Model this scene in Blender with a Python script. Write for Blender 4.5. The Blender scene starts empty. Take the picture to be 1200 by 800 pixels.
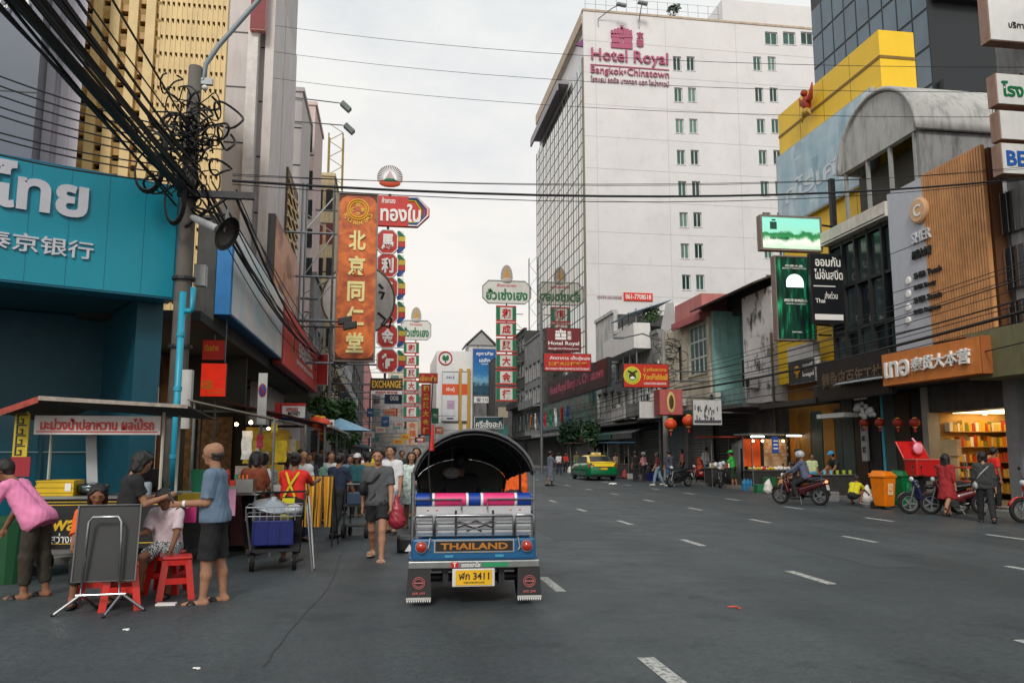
import bpy,bmesh,math,random
import numpy as np
from mathutils import Vector,Matrix
random.seed(11);np.random.seed(11)
SC=bpy.context.scene
COL=SC.collection
R=math.radians
PI=math.pi
# ------------------------------------------------------------------ camera
FPX,CW,CH=950.0,1200.0,800.0
PITCH=math.atan(130.0/FPX)
YAW=math.atan(145.0/FPX*math.cos(PITCH))
CAMH=1.6
cam_d=bpy.data.cameras.new('camera');cam=bpy.data.objects.new('camera',cam_d);COL.objects.link(cam)
cam_d.sensor_width=36;cam_d.lens=36*FPX/CW;cam_d.clip_end=5000;cam_d.clip_start=.05
cam.location=(0,0,CAMH);cam.rotation_euler=(PI/2+PITCH,0,-YAW)
SC.camera=cam
# ------------------------------------------------------------------ world: bright even overcast
SUN_EL,SUN_AZ=R(37),R(196)      # azimuth measured from +Y clockwise: light comes from behind the camera
w=bpy.data.worlds.new('World');SC.world=w;w.use_nodes=True
nt=w.node_tree;nt.nodes.clear()
def _n(t,**k):
    n=nt.nodes.new(t)
    for a,v in k.items():setattr(n,a,v)
    return n
out=_n('ShaderNodeOutputWorld');sky=_n('ShaderNodeTexSky',sky_type='NISHITA',sun_disc=False)
sky.sun_elevation=SUN_EL;sky.sun_rotation=SUN_AZ;sky.dust_density=3.0
bg1=_n('ShaderNodeBackground');bg1.inputs['Strength'].default_value=.11
nt.links.new(sky.outputs[0],bg1.inputs['Color'])
tc=_n('ShaderNodeTexCoord');sep=_n('ShaderNodeSeparateXYZ');nt.links.new(tc.outputs['Generated'],sep.inputs[0])
rmp=_n('ShaderNodeValToRGB');e=rmp.color_ramp.elements
e[0].position=0.0;e[0].color=(.90,.82,.74,1);e[1].position=.8;e[1].color=(.70,.77,.80,1)
m1=e.new(.22);m1.color=(.91,.87,.82,1);m2=e.new(.45);m2.color=(.86,.86,.84,1)
nt.links.new(sep.outputs['Z'],rmp.inputs[0])
bg2=_n('ShaderNodeBackground');bg2.inputs['Strength'].default_value=.85
nt.links.new(rmp.outputs[0],bg2.inputs['Color'])
mp=_n('ShaderNodeMapping');mp.inputs['Scale'].default_value=(1.6,1.6,3.4)
nt.links.new(tc.outputs['Generated'],mp.inputs[0])
nz=_n('ShaderNodeTexNoise');nz.inputs['Scale'].default_value=2.1;nz.inputs['Detail'].default_value=7;nz.inputs['Roughness'].default_value=.62
nt.links.new(mp.outputs[0],nz.inputs['Vector'])
cr=_n('ShaderNodeValToRGB');cr.color_ramp.elements[0].position=.36;cr.color_ramp.elements[0].color=(.78,.78,.78,1)
cr.color_ramp.elements[1].position=.58;cr.color_ramp.elements[1].color=(.97,.97,.97,1)
nt.links.new(nz.outputs[0],cr.inputs[0])
mx=_n('ShaderNodeMixShader');nt.links.new(cr.outputs[0],mx.inputs[0]);nt.links.new(bg1.outputs[0],mx.inputs[1]);nt.links.new(bg2.outputs[0],mx.inputs[2])
nt.links.new(mx.outputs[0],out.inputs[0])
# ------------------------------------------------------------------ sun behind thin cloud
sd=bpy.data.lights.new('sun','SUN');sd.energy=1.42;sd.angle=R(13);sd.color=(1,.95,.88)
sun=bpy.data.objects.new('sun',sd);COL.objects.link(sun)
_d=Vector((math.sin(SUN_AZ)*math.cos(SUN_EL),math.cos(SUN_AZ)*math.cos(SUN_EL),math.sin(SUN_EL)))
sun.rotation_euler=_d.to_track_quat('Z','Y').to_euler();sun.location=(0,0,60)
# ------------------------------------------------------------------ exposure
vs=SC.view_settings;vs.view_transform='Standard';vs.look='None';vs.exposure=0.36;vs.gamma=1.0;vs.use_curve_mapping=False
SC.cycles.max_bounces=6;SC.cycles.diffuse_bounces=3;SC.cycles.glossy_bounces=3;SC.cycles.transmission_bounces=4
SC.cycles.caustics_reflective=False;SC.cycles.caustics_refractive=False;SC.cycles.use_denoising=True
# ------------------------------------------------------------------ pixel -> place
_F=Vector((math.sin(YAW)*math.cos(PITCH),math.cos(YAW)*math.cos(PITCH),math.sin(PITCH)))
_R=Vector((math.cos(YAW),-math.sin(YAW),0));_U=_R.cross(_F)
CAMP=Vector((0,0,CAMH))
def ray(px,py):return _F+_R*((px-600)/FPX)+_U*((400-py)/FPX)
def gp(px,py,z=0.0):
    d=ray(px,py);t=(z-CAMH)/d.z;p=CAMP+d*t;return Vector((p.x,p.y,z))
def ax(px,py,X):            # point on the plane x = X
    d=ray(px,py);p=CAMP+d*(X/d.x);return p
def ay(px,py,Y):            # point on the plane y = Y
    d=ray(px,py);p=CAMP+d*(Y/d.y);return p
def on_plane(px,py,p0,n):
    d=ray(px,py);t=(Vector(p0)-CAMP).dot(n)/d.dot(n);return CAMP+d*t
# ------------------------------------------------------------------ materials
MATS={}
def srgb(*c):
    if len(c) == 1:c=c[0]
    return tuple(((v/255.0)/12.92 if v/255.0 <= .04045 else ((v/255.0+.055)/1.055) ** 2.4) for v in c)
def pm(name,col,rough=.6,var=.12,scale=4.0,bump=.0,metal=0.0,streak=0.0,blotch=False,dirt=(.05,.05,.045),emit=0.0,ecol=None,bscale=None,spec=.5,coat=0,trans=0,alpha=1):
    """procedural painted / fabric / plaster material: noise-varied colour, vertical dirt streaks, fine bump"""
    if name in MATS:return MATS[name]
    m=bpy.data.materials.new(name);m.use_nodes=True;t=m.node_tree;b=t.nodes['Principled BSDF']
    L=t.links.new
    b.inputs['Roughness'].default_value=rough;b.inputs['Metallic'].default_value=metal
    b.inputs['Specular IOR Level'].default_value=spec
    if coat:b.inputs['Coat Weight'].default_value=coat;b.inputs['Coat Roughness'].default_value=.08
    if trans:b.inputs['Transmission Weight'].default_value=trans
    if alpha<1:b.inputs['Alpha'].default_value=alpha
    g=t.nodes.new('ShaderNodeNewGeometry')
    n=t.nodes.new('ShaderNodeTexNoise');n.inputs['Scale'].default_value=scale;n.inputs['Detail'].default_value=5;n.inputs['Roughness'].default_value=.6
    L(g.outputs['Position'],n.inputs['Vector'])
    rp=t.nodes.new('ShaderNodeValToRGB');el=rp.color_ramp.elements
    el[0].position=.3;el[1].position=.7
    el[0].color=tuple(c*(1-var) for c in col)+(1,);el[1].color=tuple(min(1,c*(1+var)) for c in col)+(1,)
    L(n.outputs[0],rp.inputs[0]);o=rp.outputs[0]
    if streak:
        mpn=t.nodes.new('ShaderNodeMapping');mpn.inputs['Scale'].default_value=(1.1,1.1,.8) if blotch else (1.6,1.6,.3);L(g.outputs['Position'],mpn.inputs[0])
        n2=t.nodes.new('ShaderNodeTexNoise');n2.inputs['Scale'].default_value=blotch or 1.7;n2.inputs['Detail'].default_value=9;n2.inputs['Roughness'].default_value=.72
        L(mpn.outputs[0],n2.inputs['Vector'])
        r2=t.nodes.new('ShaderNodeValToRGB');r2.color_ramp.elements[0].position=.54 if blotch else .48;r2.color_ramp.elements[1].position=.64 if blotch else .72
        r2.color_ramp.elements[0].color=(0,0,0,1);r2.color_ramp.elements[1].color=(streak,streak,streak,1)
        L(n2.outputs[0],r2.inputs[0])
        mxn=t.nodes.new('ShaderNodeMix');mxn.data_type='RGBA'
        L(r2.outputs[0],mxn.inputs[0]);L(o,mxn.inputs[6]);mxn.inputs[7].default_value=tuple(dirt)+(1,);o=mxn.outputs[2]
    L(o,b.inputs['Base Color'])
    if bump:
        n3=t.nodes.new('ShaderNodeTexNoise');n3.inputs['Scale'].default_value=bscale or scale*6;n3.inputs['Detail'].default_value=4
        L(g.outputs['Position'],n3.inputs['Vector'])
        bp=t.nodes.new('ShaderNodeBump');bp.inputs['Strength'].default_value=bump;bp.inputs['Distance'].default_value=.02
        L(n3.outputs[0],bp.inputs['Height']);L(bp.outputs[0],b.inputs['Normal'])
    if emit:
        b.inputs['Emission Strength'].default_value=emit
        if ecol:b.inputs['Emission Color'].default_value=tuple(ecol)+(1,)
        else:L(o,b.inputs['Emission Color'])
    MATS[name]=m;return m
def S(name,rgb,**k):
    if 'streak' not in k and name.startswith(('sign_','oct_','gold_shop','panel_','fascia','hotel_sign','board_','far_','banner','awning')):k['streak']=.34;k['dirt']=tuple(v*.45 for v in srgb(rgb))
    return pm(name,srgb(rgb),**k)     # colour written as sRGB 0-255
# ------------------------------------------------------------------ mesh building
class MB:
    def __init__(s):s.v=[];s.f=[];s.m=[]
    def add(s,vs,fs,mi=0):
        b=len(s.v);s.v+=[tuple(p) for p in vs]
        for f in fs:s.f.append(tuple(b+i for i in f));s.m.append(mi)
        return s
    def box(s,x0,x1,y0,y1,z0,z1,mi=0):
        if x0>x1:x0,x1=x1,x0
        if y0>y1:y0,y1=y1,y0
        if z0>z1:z0,z1=z1,z0
        return s.add([(x0,y0,z0),(x1,y0,z0),(x1,y1,z0),(x0,y1,z0),(x0,y0,z1),(x1,y0,z1),(x1,y1,z1),(x0,y1,z1)],
              [(3,2,1,0),(4,5,6,7),(0,1,5,4),(1,2,6,5),(2,3,7,6),(3,0,4,7)],mi)
    def obox(s,o,a,b,c,mi=0):          # box from corner o along three edge vectors
        o,a,b,c=map(Vector,(o,a,b,c))
        if a.cross(b).dot(c)<0:a,b=b,a
        P=[o,o+a,o+a+b,o+b];P+=[p+c for p in P]
        return s.add(P,[(3,2,1,0),(4,5,6,7),(0,1,5,4),(1,2,6,5),(2,3,7,6),(3,0,4,7)],mi)
    def prism(s,pts,ext,mi=0):           # planar polygon swept along ext
        pts=[Vector(p) for p in pts];ext=Vector(ext);n=len(pts)
        nr=Vector((0,0,0))
        for i in range(n):nr+=pts[i].cross(pts[(i+1) % n])
        if nr.dot(ext)>0:pts=pts[::-1]
        V=pts+[p+ext for p in pts]
        F=[tuple(range(n)),tuple(range(2*n-1,n-1,-1))]+[(i,i+n,(i+1) % n+n,(i+1) % n)[::1] for i in range(n)]
        return s.add(V,F,mi)
    def tube(s,pts,r,n=6,mi=0,closed=False):
        pts=[Vector(p) for p in pts];k=len(pts);rs=r if hasattr(r,'__len__') else [r]*k
        up=None;V=[]
        for i,p in enumerate(pts):
            if closed:t=pts[(i+1) % k]-pts[i-1]
            else:t=pts[min(i+1,k-1)]-pts[max(i-1,0)]
            if t.length<1e-9:t=Vector((0,0,1))
            t.normalize()
            if up is None:up=t.orthogonal().normalized()
            u=up-t*up.dot(t)
            if u.length<1e-6:u=t.orthogonal()
            u.normalize();up=u;w_=t.cross(u)
            for j in range(n):
                a=2*PI*j/n;V.append(p+(u*math.cos(a)+w_*math.sin(a))*rs[i])
        F=[]
        for i in range(k if closed else k-1):
            i2=(i+1) % k
            for j in range(n):F.append((i*n+j,i*n+(j+1) % n,i2*n+(j+1) % n,i2*n+j))
        if not closed:F+=[tuple(range(n-1,-1,-1)),tuple((k-1)*n+j for j in range(n))]
        return s.add(V,F,mi)
    def lathe(s,prof,o=(0,0,0),axis=(0,0,1),n=16,mi=0,caps=True):   # prof: list of (radius, height)
        a=Vector(axis).normalized();u=a.orthogonal().normalized();w_=a.cross(u);o=Vector(o);V=[]
        for r,h in prof:
            for j in range(n):
                t=2*PI*j/n;V.append(o+a*h+(u*math.cos(t)+w_*math.sin(t))*max(r,1e-4))
        F=[]
        for i in range(len(prof)-1):
            for j in range(n):F.append((i*n+j,i*n+(j+1) % n,(i+1)*n+(j+1) % n,(i+1)*n+j))
        if caps:F+=[tuple(range(n-1,-1,-1)),tuple((len(prof)-1)*n+j for j in range(n))]
        return s.add(V,F,mi)
    def ball(s,c,r,n=10,m=7,mi=0,sc=(1,1,1)):
        V=[];F=[];c=Vector(c)
        for i in range(m+1):
            ph=PI*i/m
            for j in range(n):
                t=2*PI*j/n
                V.append(c+Vector((math.sin(ph)*math.cos(t)*r*sc[0],math.sin(ph)*math.sin(t)*r*sc[1],-math.cos(ph)*r*sc[2])))
        for i in range(m):
            for j in range(n):F.append((i*n+j,i*n+(j+1) % n,(i+1)*n+(j+1) % n,(i+1)*n+j))
        return s.add(V,F,mi)
    def sheet(s,grid,mi=0):                # grid of points rows x cols
        nr,nc=len(grid),len(grid[0]);V=[p for row in grid for p in row]
        return s.add(V,[(i*nc+j,i*nc+j+1,(i+1)*nc+j+1,(i+1)*nc+j) for i in range(nr-1) for j in range(nc-1)],mi)
    def build(s,name,mats,parent=None,smooth=False,bevel=0,seg=2,label=None,solid=0,autos=None):
        me=bpy.data.meshes.new(name)
        off=wloc(parent) if parent else Vector((0,0,0))
        V=np.array(s.v,dtype=float).reshape(-1,3)-np.array(off)[None]
        me.from_pydata(V.tolist(),[],s.f)
        if not isinstance(mats,(list,tuple)):mats=[mats]
        for m in mats:me.materials.append(m)
        if len(mats)>1:me.polygons.foreach_set('material_index',s.m)
        if smooth:me.polygons.foreach_set('use_smooth',[True]*len(me.polygons))
        if bevel or smooth or True:
            bm=bmesh.new();bm.from_mesh(me)
            if smooth or bevel:bmesh.ops.remove_doubles(bm,verts=bm.verts,dist=1e-5)
            if bevel:
                ed=[e_ for e_ in bm.edges if len(e_.link_faces) == 2 and e_.calc_face_angle(0)>.6]
                bmesh.ops.bevel(bm,geom=ed,offset=bevel,segments=seg,affect='EDGES',profile=.5,clamp_overlap=True)
            bmesh.ops.recalc_face_normals(bm,faces=bm.faces)
            bm.to_mesh(me);bm.free()
        if autos is not None:me.set_sharp_from_angle(angle=R(autos)) if hasattr(me,'set_sharp_from_angle') else None
        me.update()
        o=bpy.data.objects.new(name,me);COL.objects.link(o)
        if parent:o.parent=parent
        if solid:
            md=o.modifiers.new('thickness','SOLIDIFY');md.thickness=solid;md.offset=0
        if label:o['label']=label
        return o
def wloc(o):
    p=Vector((0,0,0))
    while o is not None:p+=o.location;o=o.parent
    return p
def thing(name,label,cat,loc=(0,0,0),group=None):
    o=bpy.data.objects.new(name,None);COL.objects.link(o);o.location=loc;o.empty_display_size=.2
    o['label']=label;o['category']=cat
    if group:o['group']=group
    return o
def tag(o,label,cat,group=None):
    o['label']=label;o['category']=cat
    if group:o['group']=group
    return o
def setting(o,kind='structure',label=None):
    o['kind']=kind
    if label:o['label']=label
    return o
def copy_tree(o,parent=None):
    c=o.copy();COL.objects.link(c);c.parent=parent
    for ch in o.children:copy_tree(ch,c)
    return c
def place(o,loc,rz=0,sc=None):
    o.location=loc;o.rotation_euler=(0,0,rz)
    if sc:o.scale=(sc,)*3 if not hasattr(sc,'__len__') else sc
    return o
_tc={}
def text(parent,s,org,right,up,h,mat,width=None,bold=0.0,depth=.01,name='lettering',align='C',slant=0,sp=1.0):
    """raised lettering: centred (C), left (L) or right (R) at org, cap height about h, in the plane of right/up"""
    right=Vector(right).normalized();up=Vector(up).normalized();nrm=right.cross(up)
    key=(s,bold,slant,sp)
    if key not in _tc:
        c=bpy.data.curves.new('t','FONT');c.body=s;c.size=1;c.offset=bold;c.resolution_u=2;c.shear=slant;c.fill_mode='FRONT';c.space_character=sp
        c.extrude=.5;c.fill_mode='BOTH'
        ob=bpy.data.objects.new('t',c);me=bpy.data.meshes.new_from_object(ob)
        V=np.zeros(len(me.vertices)*3);me.vertices.foreach_get('co',V);V=V.reshape(-1,3)
        F=[tuple(p.vertices) for p in me.polygons if p.normal.z>-.9]
        bpy.data.objects.remove(ob);bpy.data.meshes.remove(me);bpy.data.curves.remove(c)
        _tc[key]=(V,F)
    V,F=_tc[key]
    if len(V) == 0:return None
    mn,mxv=V.min(0),V.max(0);ht=mxv[1]-mn[1];wd=mxv[0]-mn[0]
    ky=h/ht;kx=(width/wd) if width else ky
    ox={'C':-(mn[0]+mxv[0])/2,'L':-mn[0],'R':-mxv[0]}[align]
    oy=-(mn[1]+mxv[1])/2
    X=(V[:,0]+ox)*kx;Y=(V[:,1]+oy)*ky;Z=(V[:,2]-mn[2])*depth
    P=np.array(org)[None]+X[:,None]*np.array(right)[None]+Y[:,None]*np.array(up)[None]+Z[:,None]*np.array(nrm)[None]
    mb=MB();mb.v=[tuple(p) for p in P];mb.f=list(F);mb.m=[0]*len(F)
    me=bpy.data.meshes.new(name);off=wloc(parent) if parent else Vector()
    me.from_pydata((P-np.array(off)[None]).tolist(),[],mb.f);me.materials.append(mat);me.update()
    o=bpy.data.objects.new(name,me);COL.objects.link(o);o.parent=parent
    return o
# ------------------------------------------------------------------ people: smooth implicit bodies meshed as one surface each
class Vox:
    """implicit solid on a grid; primitives are blended smoothly inside their own boxes"""
    def __init__(s,lo,hi,h):
        s.lo=np.array(lo,float);s.h=h;s.n=np.ceil((np.array(hi)-s.lo)/h).astype(int)+1
        s.D=np.full(s.n,.2,np.float32)
    def _box(s,lo,hi,pad):
        a=np.maximum(((np.array(lo)-pad-s.lo)/s.h).astype(int),0);b=np.minimum(((np.array(hi)+pad-s.lo)/s.h).astype(int)+2,s.n)
        if (b <= a).any():return None
        g=[s.lo[i]+s.h*np.arange(a[i],b[i],dtype=np.float32) for i in range(3)]
        return tuple(slice(a[i],b[i]) for i in range(3)),g[0][:,None,None],g[1][None,:,None],g[2][None,None,:]
    def cone(s,p,q,r1,r2,k=.02,flat=None,cut0=False,cut1=False,sub=False):
        p=np.array(p,float);q=np.array(q,float);rm=max(r1,r2)
        bx=s._box(np.minimum(p,q)-rm,np.maximum(p,q)+rm,k+.03)
        if bx is None:return s
        sl,X,Y,Z=bx;d=q-p;L2=max(d.dot(d),1e-9)
        t0=((X-p[0])*d[0]+(Y-p[1])*d[1]+(Z-p[2])*d[2])/L2;t=np.clip(t0,0,1)
        ex,ey,ez=X-p[0]-t*d[0],Y-p[1]-t*d[1],Z-p[2]-t*d[2]
        if flat is not None:
            a,f=flat;a=np.array(a,float);a /= np.linalg.norm(a);da=ex*a[0]+ey*a[1]+ez*a[2]
            ex,ey,ez=ex+a[0]*da*(f-1),ey+a[1]*da*(f-1),ez+a[2]*da*(f-1)
        v=np.sqrt(ex*ex+ey*ey+ez*ez)-(r1+(r2-r1)*t)
        Ln=math.sqrt(L2)
        if cut1:v=np.maximum(v,(t0-1)*Ln)
        if cut0:v=np.maximum(v,-t0*Ln)
        o=s.D[sl]
        if sub:s.D[sl]=np.maximum(o,-v);return s
        if k <= 0:s.D[sl]=np.minimum(o,v);return s
        hh=np.clip(.5+.5*(o-v)/k,0,1);s.D[sl]=o*(1-hh)+v*hh-k*hh*(1-hh)
        return s
    def ball(s,c,r,k=.02,sub=False):return s.cone(c,np.array(c)+(0,0,1e-4),r,r,k,sub=sub)
    def clip(s,p,n):
        p=np.array(p,float);n=np.array(n,float);n /= np.linalg.norm(n)
        g=[s.lo[i]+s.h*np.arange(s.n[i],dtype=np.float32) for i in range(3)]
        s.D=np.maximum(s.D,(g[0][:,None,None]-p[0])*n[0]+(g[1][None,:,None]-p[1])*n[1]+(g[2][None,None,:]-p[2])*n[2]);return s
    def wrinkle(s,amp,f):
        g=[s.lo[i]+s.h*np.arange(s.n[i],dtype=np.float32) for i in range(3)]
        X,Y,Z=g[0][:,None,None],g[1][None,:,None],g[2][None,None,:]
        ph=random.random()*6
        a=f*(Z*1.2+X*.8-Y*.3)+ph+.8*np.sin(f*.5*(X+Y)+ph)
        s.D=s.D+amp*(.7*np.sin(a)*np.sin(f*.6*(Y*1.1-X*.7)+2*ph)+.8*(np.abs(np.sin(a*.73+f*.4*X))-.6)+.5*(np.abs(np.sin(f*1.7*(Z*.4-X+Y*.6)+ph))-.6));return s
    def mesh(s):
        D=s.D;sg=D<0;nx,ny,nz=D.shape
        c=[sg[i:nx-1+i,j:ny-1+j,k:nz-1+k] for i in (0,1) for j in (0,1) for k in (0,1)]
        sm=np.zeros(c[0].shape,np.int8)
        for q in c:sm+=q
        act=(sm>0) & (sm<8);idx=np.argwhere(act);ids=np.full(act.shape,-1,np.int64);ids[act]=np.arange(len(idx))
        P=np.zeros((len(idx),3));W=np.zeros(len(idx))
        cor=[np.array(q) for q in ((0,0,0),(0,0,1),(0,1,0),(0,1,1),(1,0,0),(1,0,1),(1,1,0),(1,1,1))]
        val=[D[tuple((idx+q).T)] for q in cor]
        for a in range(8):
            for b in range(a+1,8):
                if np.abs(cor[a]-cor[b]).sum() != 1:continue
                va,vb=val[a],val[b];x=(va<0) != (vb<0);t=np.where(x,va/np.where(x,va-vb,1),0)
                P+=np.where(x[:,None],cor[a]+(cor[b]-cor[a])*t[:,None],0);W+=x
        P=(idx+P/np.maximum(W,1)[:,None])*s.h+s.lo
        F=[]
        for axn in range(3):
            sl0=[slice(1,-1)]*3;sl1=[slice(1,-1)]*3;sl0[axn]=slice(0,-1);sl1[axn]=slice(1,None)
            A=sg[tuple(sl0)];B=sg[tuple(sl1)];ch=np.argwhere(A != B)
            if len(ch) == 0:continue
            fl=A[tuple(ch.T)];off=np.ones(3,int);off[axn]=0;e0=ch+off
            u,v=[(1,2),(2,0),(0,1)][axn];du=np.zeros(3,int);du[u]=1;dv=np.zeros(3,int);dv[v]=1
            q=np.stack([ids[tuple((e0-du-dv).T)],ids[tuple((e0-dv).T)],ids[tuple(e0.T)],ids[tuple((e0-du).T)]],1)
            q[~fl]=q[~fl][:,::-1];F.append(q)
        F=np.concatenate(F) if F else np.zeros((0,4),int)
        F=F[(F >= 0).all(1)]
        return P,F
def np_obj(name,P,F,mats,parent,midx=None):
    me=bpy.data.meshes.new(name);nv,nf=len(P),len(F)
    me.vertices.add(nv);me.vertices.foreach_set('co',np.asarray(P,np.float32).ravel())
    me.loops.add(nf*4);me.loops.foreach_set('vertex_index',np.asarray(F,np.int32).ravel())
    me.polygons.add(nf);me.polygons.foreach_set('loop_start',np.arange(0,nf*4,4,dtype=np.int32))
    me.polygons.foreach_set('use_smooth',np.ones(nf,bool))
    for m in (mats if isinstance(mats,(list,tuple)) else [mats]):me.materials.append(m)
    if midx is not None:me.polygons.foreach_set('material_index',np.asarray(midx,np.int32))
    me.update(calc_edges=True);me.validate()
    o=bpy.data.objects.new(name,me);COL.objects.link(o);o.parent=parent;return o
SKIN=S('skin_tan',(168,124,98),rough=.62,var=.12,scale=22,spec=.3,bump=.05,bscale=300)
SKIN2=S('skin_brown',(136,96,72),rough=.62,var=.12,scale=22,spec=.3,bump=.05,bscale=300)
HAIR=S('hair_black',(22,18,17),rough=.38,var=.3,scale=60,bump=.4,bscale=220)
HAIRG=S('hair_grey',(60,54,52),rough=.5,var=.3,scale=60,bump=.4,bscale=200)
EYE=S('face_dark',(45,28,24),rough=.4);LIP=S('lips',(140,78,68),rough=.45)
SHOE=S('shoe_dark',(30,28,28),rough=.5,var=.2)
def nrm(v):v=np.array(v,float);return v/np.linalg.norm(v)
def person(label,loc,face,H=1.68,res=.011,skin=None,hair='short',shirt=None,sleeve=.55,pants=None,plen=.4,skirt=None,
           lean=0,armL=(0,8,8),armR=(0,8,8),legL=(0,0),legR=(0,0),neck=0,turn=0,shoe=None,seat=None,fat=1.0,extra=None,hem=.0,group='people on the street',strap=None,wide=0,sandal=False,haircol=None,abF=0,socks=None):
    """one continuous body; clothes, hair and shoes are its parts. arms (forward, out, elbow), legs (forward, knee bend) in degrees.
    faces local +Y; +X is the person's right-hand side"""
    skin=skin or SKIN;k=H/1.70
    root=thing('person',label,'person',(0,0,0),group)
    hip_z=(.90*k) if seat is None else seat+.085*k
    if seat is None:   # drop the pelvis so that the lower foot touches the ground
        def drop(l):a=R(l[0]);b=R(l[0]-l[1]);return .43*math.cos(a)+.40*math.cos(b)+.07
        hip_z=max(drop(legL),drop(legR))*k
    a=R(lean);U=np.array((0,math.sin(a),math.cos(a)));Fw=np.array((0,math.cos(a),-math.sin(a)))
    X=np.array((1.,0,0));pel=np.array((0,0,hip_z))
    def T(x,y,z):return pel+(X*x+Fw*y+U*z)*k
    an=R(lean*.45+neck);U2=np.array((0,math.sin(an),math.cos(an)));F2=np.array((0,math.cos(an),-math.sin(an)))
    hb=T(0,.01,.54);tn=R(turn);X2=X*math.cos(tn)+F2*math.sin(tn);G2=F2*math.cos(tn)-X*math.sin(tn)
    hc=hb+(U2*.135+F2*.02)*k
    def Hd(x,y,z):return hc+(X2*x+G2*y+U2*z)*k
    J={}
    for sd,arm,leg in ((-1,armL,legL),(1,armR,legR)):
        sh=T(sd*.175*(1 if fat<1.05 else 1.06),0,.445);f_,o_,e_=R(arm[0]+lean*.0),R(arm[1]),R(arm[2]);ins=R(arm[3]) if len(arm)>3 else 0
        ud=np.array((sd*math.sin(o_),math.cos(o_)*math.sin(f_),-math.cos(o_)*math.cos(f_)))
        el=sh+ud*.285*k
        f2=f_+e_;o2=o_*.4-ins
        fd=np.array((sd*math.sin(o2),math.cos(o2)*math.sin(f2),-math.cos(o2)*math.cos(f2)));wr=el+fd*.25*k
        hp=T(sd*.085,0,-.02);f3=R(leg[0]);sp=R(leg[2]) if len(leg)>2 else R(2)
        td=np.array((sd*math.sin(sp),math.cos(sp)*math.sin(f3),-math.cos(sp)*math.cos(f3)));kn=hp+td*.43*k
        f4=R(leg[0]-leg[1]);sd4=np.array((sd*math.sin(sp*.3),math.sin(f4),-math.cos(f4)));an_=kn+sd4*.40*k
        tip=R(max(0,leg[1]-leg[0]-12)) if leg[1]>40 and seat is None else 0
        ft=np.array((sd*.12,math.cos(tip),-math.sin(tip)));J[sd]=(sh,el,wr,fd,hp,kn,an_,ft)
    P=[v for j in J.values() for v in (j[0],j[1],j[2]+j[3]*.2,j[4],j[5],j[6]+j[7]*.2)]+[hc,T(0,0,.5),T(0,-.2,0),T(0,.25,.2),hc+U2*.2]
    P=np.array(P);lo=P.min(0)-.17;hi=P.max(0)+.17;lo[2]=min(lo[2],-.03)
    fat_t=fat
    # ---- body
    B=Vox(lo,hi,res)
    B.cone(T(-.07,0,.10),T(-.085,.0,.40),.105*k*fat_t,.10*k,.03,(Fw,1.12/max(1,fat_t*.95))).cone(T(.07,0,.10),T(.085,0,.40),.105*k*fat_t,.10*k,.03,(Fw,1.12/max(1,fat_t*.95)))
    B.cone(T(-.06,-.01,0),T(.06,-.01,0),.115*k*fat_t,.115*k*fat_t,.04)
    B.cone(T(-.15,0,.45),T(.15,0,.45),.055*k,.055*k,.05)
    B.cone(T(0,-.01,.44),hb+U2*.06*k,.062*k,.054*k,.03)
    for sd in (-1,1):
        sh,el,wr,fd,hp,kn,an_,ft=J[sd];am=1+(fat-1)*.6
        B.cone(sh,el,.052*k*am,.04*k,.03).cone(el,wr,.041*k,.028*k,.015)
        # hand: palm, four fingers, thumb
        sdv=nrm(np.cross(fd,(0,1,0) if abs(fd[1])<.9 else (0,0,1)));pn=np.cross(sdv,fd)
        pc=wr+fd*.085*k;B.cone(wr,pc,.026*k,.036*k,.012,(sdv,1.6))
        cv=sdv*(-sd)
        for q,(ox,ln) in enumerate(((-.028,.068),(-.009,.078),(.010,.073),(.028,.058))):
            b0=pc+pn*ox*k;m_=b0+(fd*.9+cv*.25)*ln*.55*k;t_=m_+(fd*.6+cv*.8)*ln*.45*k
            B.cone(b0,m_,max(.0092*k,res*.75),max(.0085*k,res*.7),.004).cone(m_,t_,max(.0085*k,res*.7),max(.0075*k,res*.65),.003)
        b0=wr+fd*.03*k-pn*.03*k;B.cone(b0,b0+(fd*.75-pn*.45+cv*.3)*.058*k,max(.012*k,res*.8),max(.009*k,res*.7),.006)
        lg=1+(fat-1)*.8
        B.cone(hp,kn,.083*k*lg,.056*k*lg,.04).cone(kn,kn+(an_-kn)*.38-np.array((0,.012,0)),.054*k*lg,.055*k*lg,.02).cone(kn+(an_-kn)*.35-np.array((0,.01,0)),an_,.054*k*lg,.036*k,.02)
        hl=an_+np.array((0,-.03,-.035))*k;toe=an_+(ft*.155+np.array((0,0,-.048)))*k
        B.cone(an_,hl,.036*k,.034*k,.02).cone(hl,toe,.036*k,.026*k,.02,((1,0,0),.85)).cone(toe,toe+ft*.035*k,.026*k,.02*k,.015,((1,0,0),.6))
    # head
    B.cone(Hd(0,-.022,.035),Hd(0,.018,.03),.092*k,.086*k,.02).cone(Hd(0,.03,-.01),Hd(0,.048,-.082),.070*k,.036*k,.03)
    B.cone(Hd(0,.088,.012),Hd(0,.104,-.022),.010*k,.016*k,.012)
    for sd in (-1,1):
        B.cone(Hd(sd*.082,-.012,.012),Hd(sd*.08,-.008,-.022),.018*k,.013*k,.008,(X2,2.0))
        B.ball(Hd(sd*.034,.098,.014),.012*k,.004,sub=True)
        B.cone(Hd(sd*.018,.092,.036),Hd(sd*.05,.08,.036),.009*k,.007*k,.01)
    B.cone(Hd(-.02,.086,-.05),Hd(.02,.086,-.05),.008*k,.008*k,.008)
    V,F=B.mesh();C=V[F].mean(1)
    hx,hy,hz=[(C-hc) @ v/k for v in (X2,G2,U2)];mi=np.zeros(len(F),int)
    near=(hy>.055) & (np.abs(hx)<.075)
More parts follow.
